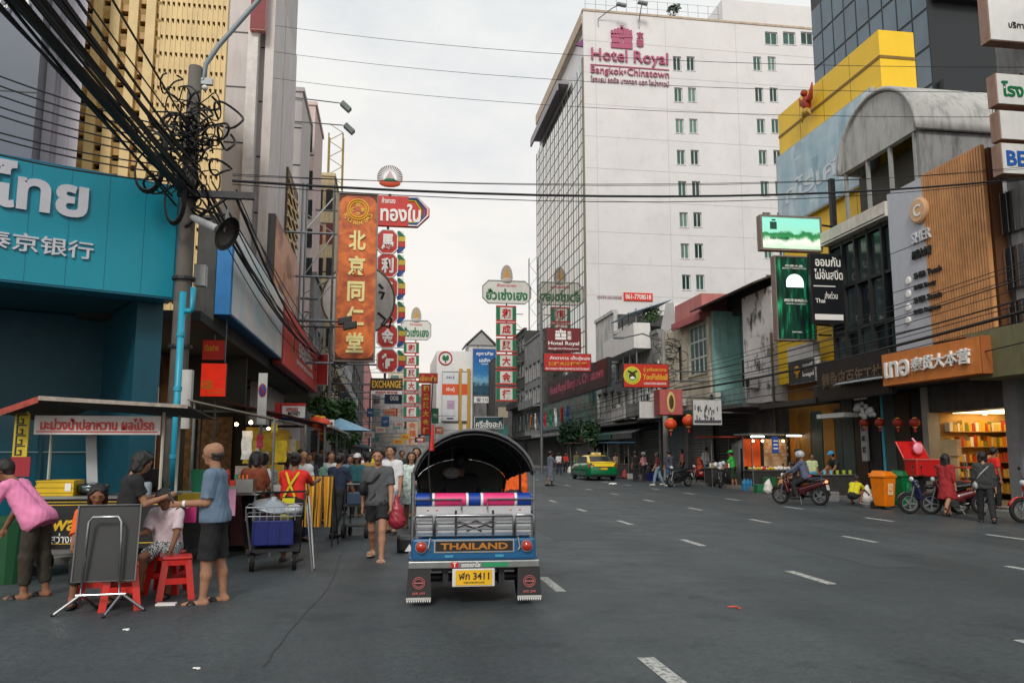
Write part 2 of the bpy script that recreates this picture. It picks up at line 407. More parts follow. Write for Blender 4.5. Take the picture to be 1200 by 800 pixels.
    mi[near & (np.abs(np.abs(hx)-.034)<(.015 if res<.0125 else .011)) & (np.abs(hz-.012)<.0048)]=1
    if res<.0125:mi[near & (np.abs(np.abs(hx)-.036)<.019) & (np.abs(hz-.037)<.0042)]=1
    mi[near & (np.abs(hx)<.025) & (np.abs(hz+.05)<.0085)]=2
    np_obj('body',V,F,[skin,EYE,LIP],root,mi)
    r2=res
    # ---- shirt
    if shirt is not None:
        g=.013*k;Sx=Vox(lo,hi,r2);w_=1+wide
        for sd in (-1,1):
            Sx.cone(T(sd*.07,0,.08-hem),T(sd*.085,0,.41),(.105*fat_t*w_+.02)*k,.10*k+g,.03,(Fw,1.08/max(1,fat_t*.95)),cut0=False)
        if hem>.02:Sx.cone(T(-.065,-.01,-.0-hem*.4),T(.065,-.01,-.0-hem*.4),(.12*fat_t*w_+.012)*k,(.12*fat_t*w_+.012)*k,.04)
        Sx.cone(T(-.155,0,.45),T(.155,0,.45),.055*k+g,.055*k+g,.05)
        for sd in (-1,1):
            sh,el,wr,fd=J[sd][:4]
            if sleeve <= 1:Sx.cone(sh,sh+(el-sh)*max(sleeve,.05),.054*k+g,.050*k+g*1.6,.03,cut1=True)
            else:
                e2=el+(wr-el)*min(sleeve-1,.97);Sx.cone(sh,el,.054*k+g,.042*k+g,.03).cone(el,e2,.042*k+g,.032*k+g,.015,cut1=True)
        Sx.wrinkle(.0058*k,27/k)
        Sx.clip(T(0,0,-.02-hem),-U);Sx.clip(hb+U2*.012*k+F2*.0,U2*.9+F2*.42)
        V,F=Sx.mesh();np_obj('shirt',V,F,shirt,root)
    # ---- trousers / shorts
    if pants is not None:
        g=.014*k;Q=Vox(lo,hi,r2);Q.cone(T(-.06,-.01,.01),T(.06,-.01,.01),.115*k*fat_t+g,.115*k*fat_t+g,.04)
        for sd in (-1,1):Q.cone(T(sd*.065,-.0,.02),T(sd*.065,0,.13),.108*k*fat_t+g*.8,.104*k*fat_t+g*.6,.03,(Fw,1.1/max(1,fat_t*.95)))
        lg=1+(fat-1)*.8
        for sd in (-1,1):
            hp,kn,an_=J[sd][4:7]
            if plen <= 1:Q.cone(hp,hp+(kn-hp)*plen,.085*k*lg+g,(.085-.02*plen)*k*lg+g*2.1,.04,cut1=True)
            else:Q.cone(hp,kn,.085*k*lg+g,.066*k*lg+g,.04).cone(kn,kn+(an_-kn)*min(plen-1,1),.068*k*lg+g,.05*k+g,.02,cut1=True)
        Q.wrinkle(.005*k,26/k);Q.clip(T(0,0,.115 if hem<.03 else .13),U)
        V,F=Q.mesh();np_obj('trousers' if plen>1 else 'shorts',V,F,pants,root)
    if skirt is not None:
        sm_,sl_,fl=skirt;Q=Vox(lo-.12,hi+.12,r2*1.2);tk=np.array((J[1][5]+J[-1][5])/2);hp=np.array((J[1][4]+J[-1][4])/2)
        d=tk-hp;e_=hp+d/np.linalg.norm(d)*sl_*k
        Q.cone(T(0,0,.14),T(0,-.01,-.02),.13*k*fat_t,.165*k*fat_t,.04,((0,1,0),1.2)).cone(T(0,-.01,-.02),e_,.165*k*fat_t,fl*k,.05,((0,1,0),1.15),cut1=True)
        for sd in (-1,1):Q.cone(J[sd][4],J[sd][4]+(J[sd][5]-J[sd][4])*min(1,sl_/.43),.1*k,.1*k,.05,cut1=True)
        Q.clip(e_,d);Q.wrinkle(.006*k,30)
        V,F=Q.mesh();np_obj('skirt',V,F,sm_,root)
    # ---- hair
    hm=haircol or HAIR
    if hair:
        Hh=Vox(hc-.6*k,hc+.3*k,res)
        if hair == 'bald':
            Hh.cone(Hd(0,-.035,-.005),Hd(0,-.03,-.03),.083*k,.066*k,.02).cone(Hd(-.075,-.02,-.0),Hd(.075,-.02,-.0),.024*k,.024*k,.02);Hh.clip(Hd(0,0,.035),U2);Hh.clip(Hd(0,.022,0),G2)
        else:
            Hh.cone(Hd(0,-.026,.045),Hd(0,.012,.045),.100*k,.092*k,.02).cone(Hd(0,-.05,.0),Hd(0,-.045,-.045),.076*k,.058*k,.03)
            Hh.cone(Hd(-.03,.06,.085),Hd(.04,.06,.085),.03*k,.03*k,.03)
            cut=Vox(hc-.6*k,hc+.3*k,res)
            for sd in (-1,1):Hh.cone(Hd(sd*.077,.008,.02),Hd(sd*.077,.005,-.015),.018*k,.012*k,.02)
            Hh.cone(Hd(0,.095,-.03),Hd(0,.10,.03),.066*k,.068*k,0,sub=True)
            if hair == 'long':
                for xo in (-.06,0,.06):Hh.cone(Hd(xo,-.05,.0),Hd(xo*1.15,-.075,-.30),.058*k,.038*k,.03)
                for sd in (-1,1):Hh.cone(Hd(sd*.08,.0,.02),Hd(sd*.092,-.01,-.2),.03*k,.022*k,.02)
            if hair == 'bob':
                for xo in (-.055,.055):Hh.cone(Hd(xo,-.045,.0),Hd(xo*1.1,-.05,-.10),.056*k,.046*k,.03)
                for sd in (-1,1):Hh.cone(Hd(sd*.08,.005,.02),Hd(sd*.088,.0,-.09),.028*k,.024*k,.02)
            if hair == 'bun':Hh.ball(Hd(0,-.115,.07),.045*k,.02)
            if hair == 'tail':Hh.cone(Hd(0,-.115,.03),Hd(0,-.13,-.2),.03*k,.018*k,.02)
            Hh.wrinkle(.0036,75)
        V,F=Hh.mesh();np_obj('hair',V,F,hm,root)
    # ---- shoes
    if shoe is not None:
        for sd in (-1,1):
            an_,ft=J[sd][6:8];hl=an_+np.array((0,-.03,-.038))*k;toe=an_+(ft*.165+np.array((0,0,-.05)))*k;ll=np.minimum(hl,toe)-.14;hh=np.maximum(hl,toe)+.16
            Z=Vox(ll,hh,res)
            if sandal:
                Z.cone(hl+(0,0,-.028*k),toe+ft*.04*k+np.array((0,0,-.02))*k,.045*k,.05*k,.01,((0,0,1),3.6))
                Z.cone(toe-ft*.06*k+np.array((-.03,0,-.004)),toe-ft*.06*k+np.array((.03,0,-.004)),.042*k,.042*k,.012,(ft,.8))
            else:
                Z.cone(hl,toe,.047*k,.038*k,.02,((1,0,0),.85)).cone(toe,toe+ft*.045*k,.038*k,.028*k,.015,((1,0,0),.7)).cone(an_+(0,0,-.02),hl,.047*k,.047*k,.02)
            V,F=Z.mesh();np_obj('shoe',V,F,shoe,root)
    root['_hc']=tuple(hc)
    J['Hd']=Hd;J['T']=T;J['k']=k
    if extra:extra(root,J)
    del root['_hc']
    rz=face
    # ground the lowest point of standing people
    place(root,loc,rz)
    return root,J
# ------------------------------------------------------------------ frames, signs, facades
UP=Vector((0,0,1))
class Frame:
    """a rectangle standing in the world: bottom-left corner o, unit right u, normal n toward the street"""
    def __init__(s,o,u,W,H):s.o=Vector(o);s.u=Vector(u).normalized();s.W=W;s.H=H;s.n=s.u.cross(UP)
    def p(s,a,b,d=0):return s.o+s.u*(a*s.W)+UP*(b*s.H)+s.n*d
def fy(x0,y0,x1,y1,Y):                  # frame facing the camera end of the street, from a pixel box at distance Y
    a=ay(x0,(y0+y1)/2,Y);b=ay(x1,(y0+y1)/2,Y);xm=(x0+x1)/2
    zt=ay(xm,y0,Y).z;zb=ay(xm,y1,Y).z
    return Frame((a.x,Y,zb),(1,0,0),b.x-a.x,zt-zb)
def fx(x0,x1,xr,y0,y1,X):              # frame along the street in the plane x = X; heights read at pixel column xr
    a=ax(x0,530,X);b=ax(x1,530,X);zt=ax(xr,y0,X).z;zb=ax(xr,y1,X).z
    return Frame((X,a.y,zb),(0,1 if b.y>a.y else-1,0),abs(b.y-a.y),zt-zb)
def plate(fr,depth,mb=None,a0=0,a1=1,b0=0,b1=1,out=0.0,mi=0):
    mb=mb or MB();return mb.obox(fr.p(a0,b0,out),fr.u*((a1-a0)*fr.W),UP*((b1-b0)*fr.H),-fr.n*depth,mi)
def sign(name,label,fr,face,edge=None,depth=.2,border=.0,group=None,cat='sign',rim=.03,bm=None):
    root=thing(name,label,cat,fr.p(.5,0,-depth),group)
    plate(fr,depth,out=-.01).build('cabinet',edge or face,root,bevel=.01 if fr.W>.5 else 0,seg=1)
    m=plate(fr,.012,out=.004,a0=.015,a1=.985,b0=.02,b1=.98);m.build('face',face,root)
    if border:
        t=border;b=MB()
        for a0,a1,b0,b1 in ((0,1,0,t*fr.W/fr.H),(0,1,1-t*fr.W/fr.H,1),(0,t,t*fr.W/fr.H,1-t*fr.W/fr.H),(1-t,1,t*fr.W/fr.H,1-t*fr.W/fr.H)):
            plate(fr,rim+.02,b,a0,a1,b0,b1,out=rim)
        b.build('border',bm or edge or face,root)
    return root
def wr(root,fr,s,a,b,h,mat,w=None,bold=.012,align='C',out=.012,depth=.012,slant=0,vertical=False,name='lettering'):
    """lettering at fractions a, b of the frame, height h as a fraction of the frame's height"""
    return text(root,s,fr.p(a,b,out),fr.u,UP,h*fr.H,mat,(w*fr.W) if w else None,bold,depth,name,align,slant)
def strut(root,p,q,r=.03,mat=None,name='bracket',n=6):
    m=MB();m.tube([p,q],r,n);return m.build(name,mat or STEEL,root)
def facade(root,fr,holes,mat,thick=.3,name='wall'):
    """wall with real openings; holes are (a0, a1, b0, b1) in metres from the frame's corner"""
    A=sorted({0.0,fr.W} | {max(0,min(fr.W,v)) for h in holes for v in h[:2]});B=sorted({0.0,fr.H} | {max(0,min(fr.H,v)) for h in holes for v in h[2:4]})
    m=MB()
    for i in range(len(A)-1):
        j=0
        while j<len(B)-1:
            ca=(A[i]+A[i+1])/2
            def solid(jj):cb=(B[jj]+B[jj+1])/2;return not any(h[0]<ca<h[1] and h[2]<cb<h[3] for h in holes)
            if not solid(j):j+=1;continue
            k=j
            while k<len(B)-1 and solid(k):k+=1
            m.obox(fr.o+fr.u*A[i]+UP*B[j],fr.u*(A[i+1]-A[i]),UP*(B[k]-B[j]),-fr.n*thick);j=k
    return m.build(name,mat,root)
def window(root,fr,h,frame,glass,nx=2,nz=1,setb=.1,bar=.05,sill=None,name='window',panes=True):
    a0,a1,b0,b1=h;m=MB();o=fr.o+fr.u*a0+UP*b0-fr.n*setb;W,H=a1-a0,b1-b0
    m.obox(o,fr.u*W,UP*bar,-fr.n*.06);m.obox(o+UP*(H-bar),fr.u*W,UP*bar,-fr.n*.06)
    for i in range(nx+1):
        m.obox(o+fr.u*((W-bar)*i/nx)+UP*bar,fr.u*bar,UP*(H-2*bar),-fr.n*.06)
    for j in range(1,nz):
        m.obox(o+UP*(H*j/nz-bar/2)+fr.n*.002,fr.u*W,UP*bar,-fr.n*.058)
    w_=m.build(name,frame,root)
    if panes and W/nx>.5 and nx*nz <= 24:
        for i in range(nx):
            for j in range(nz):
                q=MB();q.obox(o+fr.u*(bar+(W-bar)*i/nx)+UP*(H*j/nz+bar*.5)-fr.n*.03,fr.u*((W-bar)/nx-bar),UP*(H/nz-bar),-fr.n*.012);q.build('pane',glass,w_)
    else:
        q=MB();q.obox(o+fr.u*bar+UP*bar-fr.n*.03,fr.u*(W-2*bar),UP*(H-2*bar),-fr.n*.012);q.build('pane',glass,w_)
    if sill:
        q=MB();q.obox(fr.o+fr.u*(a0-.08)+UP*(b0-.07)+fr.n*.06,fr.u*(W+.16),UP*.06,-fr.n*.15);q.build('sill',sill,w_)
    return w_
# ------------------------------------------------------------------ shared materials
STEEL=S('steel_grey',(120,124,126),rough=.45,metal=.6,var=.15,scale=9)
CHROME=S('chrome',(168,170,172),rough=.28,metal=1,var=.15,scale=14)
DARKSTEEL=S('dark_steel',(46,48,50),rough=.5,metal=.4,var=.2,scale=8)
BLACK=S('black_plastic',(24,25,27),rough=.45,var=.2,scale=10)
RUBBER=S('rubber',(20,20,21),rough=.8,var=.2,scale=20)
WHITE=S('white_paint',(224,222,220),rough=.5,var=.06,scale=3,streak=.25,dirt=srgb((150,145,138)))
WALLW=S('plaster_white_stained',(205,203,202),rough=.8,var=.08,scale=1.2,streak=.9,dirt=srgb((60,60,60)),bump=.15,bscale=9)
WALLG=S('plaster_grey',(140,140,140),rough=.85,var=.15,scale=1.0,streak=.8,dirt=srgb((55,55,55)),bump=.15,bscale=8)
WALLC=S('plaster_cream',(198,186,165),rough=.8,var=.1,scale=1.2,streak=.7,dirt=srgb((95,88,78)),bump=.12,bscale=8)
WALLD=S('plaster_dark',(74,74,72),rough=.85,var=.25,scale=1.3,streak=.7,dirt=srgb((30,30,30)),bump=.15,bscale=8)
PINK=S('plaster_pink',(196,122,118),rough=.75,var=.1,scale=1.4,streak=.4,dirt=srgb((110,80,78)))
TEALW=S('plaster_teal',(112,160,154),rough=.75,var=.14,scale=1.4,streak=.7,dirt=srgb((52,72,70)))
GLASSD=S('glass_dark',(24,34,40),rough=.08,var=.3,scale=.8,spec=.8)
GLASST=S('glass_teal',(64,104,100),rough=.12,var=.25,scale=.7,spec=.7)
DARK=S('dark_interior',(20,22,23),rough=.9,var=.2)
RED=S('sign_red',(186,30,28),rough=.4,var=.08,scale=2)
WHITEL=S('letter_white',(236,234,230),rough=.45,var=.03)
REDL=S('letter_red',(196,34,30),rough=.45,var=.05)
GREENL=S('letter_green',(16,112,66),rough=.45,var=.05)
GOLDL=S('letter_gold',(230,180,60),rough=.4,var=.06)
BLACKL=S('letter_black',(28,28,30),rough=.5)
YELLOW=S('paint_yellow',(240,196,32),rough=.5,var=.05,scale=.7,streak=.12,dirt=srgb((170,135,40)))
ORANGEL=S('orange_lantern',(206,66,26),rough=.5,var=.1)
CABLE=S('cable_black',(20,21,22),rough=.6,var=.2)
TUBE=pm('lamp_tube',(.9,.92,.9),emit=6,ecol=(.93,1,.95))
BULB=pm('lamp_bulb',(.9,.6,.3),emit=22,ecol=(1,.62,.28))
CONC=S('concrete',(150,147,143),rough=.85,var=.12,scale=.8,streak=.45,dirt=srgb((80,80,78)),bump=.1,bscale=14)
WOODB=S('wood_brown',(70,44,28),rough=.6,var=.3,scale=4)
# ------------------------------------------------------------------ ground, road, pavements, markings
def asphalt():
    m=bpy.data.materials.new('asphalt');m.use_nodes=True;t=m.node_tree;b=t.nodes['Principled BSDF'];L=t.links.new
    g=t.nodes.new('ShaderNodeNewGeometry')
    def noise(sc,det=5,ro=.6,mpsc=None):
        n=t.nodes.new('ShaderNodeTexNoise');n.inputs['Scale'].default_value=sc;n.inputs['Detail'].default_value=det;n.inputs['Roughness'].default_value=ro
        if mpsc:
            q=t.nodes.new('ShaderNodeMapping');q.inputs['Scale'].default_value=mpsc;L(g.outputs['Position'],q.inputs[0]);L(q.outputs[0],n.inputs['Vector'])
        else:L(g.outputs['Position'],n.inputs['Vector'])
        return n.outputs[0]
    def ramp(i,p0,c0,p1,c1):
        r=t.nodes.new('ShaderNodeValToRGB');e=r.color_ramp.elements;e[0].position,e[1].position=p0,p1;e[0].color=c0+(1,);e[1].color=c1+(1,);L(i,r.inputs[0]);return r.outputs[0]
    def mixm(a,bb,f=None,mode='MULTIPLY',fac=1.0):
        x=t.nodes.new('ShaderNodeMix');x.data_type='RGBA';x.blend_type=mode;x.inputs[0].default_value=fac
        if f:L(f,x.inputs[0])
        L(a,x.inputs[6]);L(bb,x.inputs[7]);return x.outputs[2]
    base=ramp(noise(.35,6),.3,(.034,.043,.047),.7,(.058,.069,.074))
    grain=ramp(noise(75,3,.8),.32,(.35,.35,.35),.68,(1.85,1.85,1.85))
    speck=ramp(noise(42,3,.8),.62,(1,1,1),.76,(1.7,1.7,1.7))
    lanes=ramp(noise(1.0,4,.6,(.55,.035,1)),.35,(.74,.76,.77),.66,(1.18,1.17,1.15))
    patch=ramp(noise(.12,3,.5),.52,(1,1,1),.56,(.88,.88,.89))
    oil=ramp(noise(.8,7,.75),.56,(1,1,1),.70,(.55,.56,.57))
    mid=ramp(noise(14,5,.75),.34,(.70,.70,.70),.66,(1.32,1.32,1.31))
    sx=t.nodes.new('ShaderNodeSeparateXYZ');L(g.outputs['Position'],sx.inputs[0]);sn=t.nodes.new('ShaderNodeMath');sn.operation='MULTIPLY_ADD';sn.inputs[1].default_value=2*PI/1.67;sn.inputs[2].default_value=.6;L(sx.outputs['X'],sn.inputs[0]);si=t.nodes.new('ShaderNodeMath');si.operation='SINE';L(sn.outputs[0],si.inputs[0])
    track=ramp(si.outputs[0],.0,(.93,.935,.94),1.0,(1.07,1.07,1.06))
    c=mixm(base,grain);c=mixm(c,lanes);c=mixm(c,mid);c=mixm(c,track);c=mixm(c,patch);c=mixm(c,oil);c=mixm(c,speck)
    L(c,b.inputs['Base Color'])
    rg=ramp(noise(1.6,5),.3,(.46,.46,.46),.7,(.66,.66,.66));L(rg,b.inputs['Roughness'])
    bp=t.nodes.new('ShaderNodeBump');bp.inputs['Strength'].default_value=.5;bp.inputs['Distance'].default_value=.012;L(noise(85,3,.7),bp.inputs['Height']);L(bp.outputs[0],b.inputs['Normal'])
    return m
ASPH=asphalt()
KX_L,KX_R=-3.3,15.3
m=MB();m.add([(-600,-60,-.02),(600,-60,-.02),(600,900,-.02),(-600,900,-.02)],[(0,1,2,3)]);g_=m.build('ground',WALLG);setting(g_)
m=MB();m.box(-60,KX_R,-25,320,-.015,0);road=m.build('road',ASPH);setting(road)
PAVE=S('pavement',(112,110,106),rough=.85,var=.2,scale=2.2,bump=.2,bscale=30)
KERB=S('kerb_stone',(132,130,124),rough=.85,var=.2,scale=3,bump=.2,bscale=30)
# left pavement turns the corner along the bank; right pavement is straight
def corner(off,z1,mat,name):
    c=(KX_L-off,13.6+off*.6);m=MB();m.prism([(c[0],c[1],.0),(c[0],320,0),(-58,320,0),(-58,c[1]-(c[0]+58)*.531,0)],(0,0,z1));return setting(m.build(name,mat))
corner(.15,.13,PAVE,'pavement');corner(0,.1,KERB,'kerb')
m=MB();m.box(KX_R+.15,60,-15,320,-.015,.13);setting(m.build('pavement',PAVE))
m=MB();m.box(KX_R,KX_R+.15,-15,320,-.015,.145);setting(m.build('kerb',KERB))
LINE=S('road_paint',(178,178,172),rough=.7,var=.14,scale=9,streak=.0,bump=.3,bscale=80)
def _dash_mat():
    t=LINE.node_tree;b=t.nodes['Principled BSDF'];g=t.nodes.new('ShaderNodeNewGeometry');n=t.nodes.new('ShaderNodeTexNoise');n.inputs['Scale'].default_value=26;n.inputs['Detail'].default_value=6;n.inputs['Roughness'].default_value=.75
    t.links.new(g.outputs['Position'],n.inputs['Vector']);r=t.nodes.new('ShaderNodeValToRGB');r.color_ramp.elements[0].position=.38;r.color_ramp.elements[1].position=.50;r.color_ramp.elements[0].color=(.0,.0,.0,1)
    t.links.new(n.outputs[0],r.inputs[0]);t.links.new(r.outputs[0],b.inputs['Alpha'])
_dash_mat()
m=MB();m.add([(-.07,-.55,0),(.07,-.55,0),(.075,.55,0),(-.065,.55,0)],[(0,1,2,3)]);dash0=None
for X in (2.03,5.41,8.71,11.72):
    for i in range(-2,34):
        if dash0 is None:dash0=m.build('lane_dash',LINE,road);d=dash0
        else:d=dash0.copy();COL.objects.link(d)
        d.location=(X+random.uniform(-.02,.02),10.1+4.18*i+random.uniform(-.06,.06),.004);d.scale=(random.uniform(.85,1.1),random.uniform(.92,1.05),1);d.rotation_euler=(0,0,random.uniform(-.012,.012))
# tar seam and cracks down the left lane, manhole, scraps of litter
PATCH=S('asphalt_patch',(66,70,71),rough=.7,var=.22,scale=40,bump=.4,bscale=90)
CRACK=S('tar_seam',(40,44,46),rough=.5,var=.3,scale=12)
def crack(pts,wd):
    m=MB();g=[]
    for i,(x,y) in enumerate(pts):
        w_=wd*random.uniform(.4,1.3);g.append([(x-w_,y,.004),(x+w_,y,.004)])
    m.sheet(g);return m.build('road_crack',CRACK,road)
P_=[];x=-.90
for i in range(60):
    x+=random.uniform(-.018,.022);P_.append((x,6.6+i*.16))
crack(P_,.007)
for (x,y,w_,l_,a) in ((3.6,17.5,1.1,5.2,.01),(7.2,12.6,.7,3.6,-.01),(-.6,19.5,.9,4,.02),(9.9,24,1.3,7,0),(.4,5.2,.5,1.5,.05),(6.6,34,1.4,9,0)):
    m=MB();n=10;pts=[(-w_/2+random.uniform(-.03,.03),-l_/2+l_*i/n,0) for i in range(n+1)]+[(w_/2+random.uniform(-.03,.03),l_/2-l_*i/n,0) for i in range(n+1)];m.add(pts,[tuple(range(len(pts)))]);o=m.build('asphalt_patch',PATCH,road);o.location=(x,y,.0025);o.rotation_euler=(0,0,a)
m=MB();m.lathe([(.34,.001),(.34,.012),(.30,.014),(.0,.014)],(5.0,30.2,0),n=24);tag(m.build('manhole_cover',DARKSTEEL),'round iron manhole cover in the road','manhole')
m=MB();p=gp(862,713);m.tube([p+Vector((-.06,.06,.012)),p+Vector((.02,.03,.02)),p+Vector((.03,-.05,.012))],.008,5);tag(m.build('scrap',S('scrap_red',(220,70,50))),'small red plastic scrap lying alone on the asphalt','litter')
for px,py,c,lb in ((148,738,WHITEL,'white paper scrap near the steel legs of the folded table'),(232,783,WHITEL,'tiny white paper scrap alone on dark asphalt in front of the food cart'),(716,568,WHITEL,'crumpled white bag on the road by the far pavement'),(823,568,WHITEL,'white plastic bag flat on the road beside a parked scooter')):
    m=MB();p=gp(px,py);s_=.03 if py>700 else .22
    for k in range(5):m.ball(p+Vector((random.uniform(-1,1)*s_,random.uniform(-1,1)*s_,s_*.25)),s_*.6,6,4,sc=(1,1,.4))
    tag(m.build('paper_scrap',c,smooth=True),lb,'litter')
# ================================================================== RIGHT-HAND SIDE
# ------------------------------------------------------------------ hotel
HX,HY0,HY1=19.0,76.5,103.5
HW=S('hotel_white',(216,214,214),rough=.75,var=.05,scale=.35,streak=.16,blotch=.9,dirt=srgb((176,168,160)),bump=.05,bscale=6)
hz=ay(697,14,HY0).z
hotel=thing('hotel_building','tall white hotel block with mirror glass front and pink rooftop lettering','building',(HX,HY0,0))
fr=Frame((HX,HY0,0),(1,0,0),27,hz)
holes=[];big=[]
for i in range(8):
    yc=74.5+36.6*i
    for px in (793.5+i*1.55,809.5+i*1.6,887.5+i*2.2,904.5+i*2.25):
        p=ay(px,yc,HY0);holes.append((p.x-HX-.45,p.x-HX+.45,p.z-.78,p.z+.78))
for px in (904,925,946):
    p=ay(px,45,HY0);h=(p.x-HX-.72,p.x-HX+.72,p.z-.72,p.z+.72);holes.append(h);big.append(h)
facade(hotel,fr,holes,HW,.4,'side_wall')
WFR=S('window_frame_white',(206,210,206),rough=.5);GREENG=S('glass_green',(58,92,84),rough=.15,var=.2,scale=.6)
GREENG2=S('glass_green_pale',(104,132,122),rough=.25,var=.2,scale=.6);GREENG3=S('glass_green_dark',(36,62,58),rough=.12,var=.2,scale=.6)
for h in holes:window(hotel,fr,h,WFR,random.choice((GREENG,GREENG,GREENG2,GREENG3)),2,1,.16,.09,HW,panes=False)
JT=S('joint_pale',(188,184,180))
for i in range(9):p=ay(800,56+36.6*i,HY0);m=MB();m.box(HX+.02,HX+27,HY0-.012,HY0-.001,p.z-.02,p.z+.02);m.build('floor_joint',JT,hotel)
for px in (784,700,868):p=ay(px,200,HY0);m=MB();m.box(p.x-.02,p.x+.02,HY0-.011,HY0-.0005,6,hz);m.build('wall_joint',JT,hotel)
m=MB();m.box(HX+.45,HX+27,HY0+.41,HY1,0,hz-.6);m.build('core',HW,hotel)
m=MB();m.box(HX-.1,HX+27.1,HY0-.08,HY0+.35,hz,hz+.22);m.box(HX-.1,HX+.2,HY0+.36,HY1,hz-1.2,hz+.1);m.build('parapet',S('parapet_stained',(186,170,150),rough=.8,streak=.6,dirt=srgb((120,90,70))),hotel)
m=MB();m.box(HX+15.2,HX+27,HY0-.05,HY0+8,hz+.23,hz+2.6);m.build('roof_block',HW,hotel)
# mirror glass front
def mirror():
    mm=bpy.data.materials.new('mirror_glass');mm.use_nodes=True;t=mm.node_tree;b=t.nodes['Principled BSDF']
    b.inputs['Base Color'].default_value=(.50,.49,.45,1);b.inputs['Metallic'].default_value=1;b.inputs['Roughness'].default_value=.02
    g=t.nodes.new('ShaderNodeNewGeometry');n=t.nodes.new('ShaderNodeTexNoise');n.inputs['Scale'].default_value=.35;t.links.new(g.outputs['Position'],n.inputs['Vector'])
    bp=t.nodes.new('ShaderNodeBump');bp.inputs['Strength'].default_value=.05;bp.inputs['Distance'].default_value=.1;t.links.new(n.outputs[0],bp.inputs['Height']);t.links.new(bp.outputs[0],b.inputs['Normal'])
    return mm
MIRROR=mirror();MULL=S('mullion_grey',(70,68,64),rough=.5,metal=.4)
gz0,gz1=7.5,ax(688,62,HX).z
m=MB();m.box(HX-.02,HX+.4,HY0+.45,HY1,gz0,gz1);m.build('glass_front',MIRROR,hotel)
m=MB();m.box(HX-.14,HX-.001,HY0-.02,HY0+.44,0,gz1+.3);m.build('corner_strip',S('corner_strip',(120,112,98),rough=.6),hotel)
n_=11
for i in range(n_+1):
    y=HY0+.5+(HY1-HY0-.6)*i/n_;m=MB();m.box(HX-.05,HX-.021,y-.06,y+.06,gz0,gz1);m.build('mullion',MULL,hotel)
    if i<n_:
        y+=1.0;m=MB();m.box(HX-.035,HX-.021,y-.03,y+.03,gz0,gz1);m.build('mullion',MULL,hotel)
for j in range(int((gz1-gz0)/1.5)+1):
    z=gz0+1.5*j;m=MB();m.box(HX-.045,HX-.0215,HY0+.5,HY1-.1,z-.045,z+.045);m.build('transom',MULL,hotel)
m=MB();m.box(HX-.9,HX+.4,HY0+9,HY1-.5,gz1+1.6,gz1+1.95);m.box(HX-.95,HX-.75,HY0+9,HY1-.5,gz1+.8,gz1+1.59);m.build('eave_fin',S('fin_grey',(150,146,152),rough=.6,streak=.4),hotel)
m=MB();p=ay(690,48,HY0);m.prism([(HX-.8,HY0+.1,p.z-.5),(HX+.5,HY0+.1,p.z-.7),(HX+.5,HY0+.1,p.z+.7)],(0,.25,0));m.build('corner_emblem',S('emblem_purple',(122,62,112)),hotel)
# rooftop lettering
HP=S('hotel_letters',(172,84,112),rough=.5,var=.05);HP2=S('hotel_letters_dark',(136,60,84),rough=.5)
hf=lambda px,py,d=.06:ay(px,py,HY0-d)
def htext(s,x0,x1,y0,y1,mat,**k):
    xm=(x0+x1)/2;c=hf(xm,(y0+y1)/2);text(hotel,s,c,(1,0,0),UP,hf(xm,y0).z-hf(xm,y1).z,mat,abs(hf(x1,y1).x-hf(x0,y1).x),**k)
htext('Hotel Royal',693,783,60,77.5,HP,bold=.008,depth=.18)
htext('Bangkok•Chinatown',692.5,784,80.5,91.5,HP,bold=.0,depth=.12)
htext('โรงแรม รอยัล บางกอก แอท ไชน่าทาวน์',692.5,784,92,99,HP2,bold=.0,depth=.08)
htext('京',746,754,38,46.5,HP,bold=.02,depth=.1);htext('華',746,754,47,56,HP,bold=.02,depth=.1)
m=MB();a=hf(692,79);b=hf(784,79);z_=hf(738,79).z;m.box(a.x,b.x,HY0-.1,HY0+.01,z_-.05,z_+.05);m.build('underline',HP,hotel)
m=MB()
def hbox(x0,y0,x1,y1,d=.15):
    a=hf(x0,y1);b=hf(x1,y0);m.box(a.x,b.x,HY0-d,HY0+.01,a.z,b.z)
hbox(716,52,741,56);hbox(717,45,726,51);hbox(731,45,740.5,51);hbox(727,46,730,51,.1);hbox(716,41.5,741,43.8)
for i in range(7):
    x=716+i*3.6;t_=36-3*math.sin(i/6*PI);hbox(x,t_,x+2.7,41)
hbox(727.2,30.5,730,35)
m.build('crown_logo',HP,hotel)
# red phone board and faint text low on the wall
fr2=fy(731,343,765,352.5,HY0-.12);r=sign('phone_sign','small red board with phone number 061-7708518 on the white hotel wall',fr2,S('board_red',(218,52,36)),depth=.1,cat='sign');wr(r,fr2,'061-7708518',.5,.5,.62,WHITEL,.88,.02)
htext('CHITR SOUNDER',700,729,347,350,HP2,depth=.03)
# rooftop lamps, rail, plants
for x0,y0,x1,y1 in ((701,31,728,5),(749,33,753,3)):
    p=hf(x0,y0,.1);q=hf(x1,y1,1.6);r=thing('roof_floodlight','grey floodlight on a bent arm at the roof edge of the white hotel','floodlight',p,'floodlights on the hotel roof edge')
    m=MB();m.tube([p,p+UP*.8,p+(q-p)*.6+UP*.5,q],.05,6);m.build('arm',STEEL,r)
    m=MB();m.obox(q-Vector((.5,.2,.1)),(1.0,0,-.15),(0,.45,0),(0.05,0,.2));m.build('lamp_head',S('lamp_grey',(110,120,118)),r)
r=thing('roof_railing','thin wire railing along the flat roof of the white hotel','railing',(HX,HY0+.3,hz+.22))
for i in range(14):m=MB();x=HX+.3+i*1.12;m.tube([(x,HY0+.3,hz+.2),(x,HY0+.3,hz+1.9)],.022,5);m.build('post',STEEL,r)
for z in (1.0,1.85):m=MB();m.tube([(HX+.3,HY0+.3,hz+z),(HX+14.9,HY0+.3,hz+z)],.015,5);m.build('rail',STEEL,r)
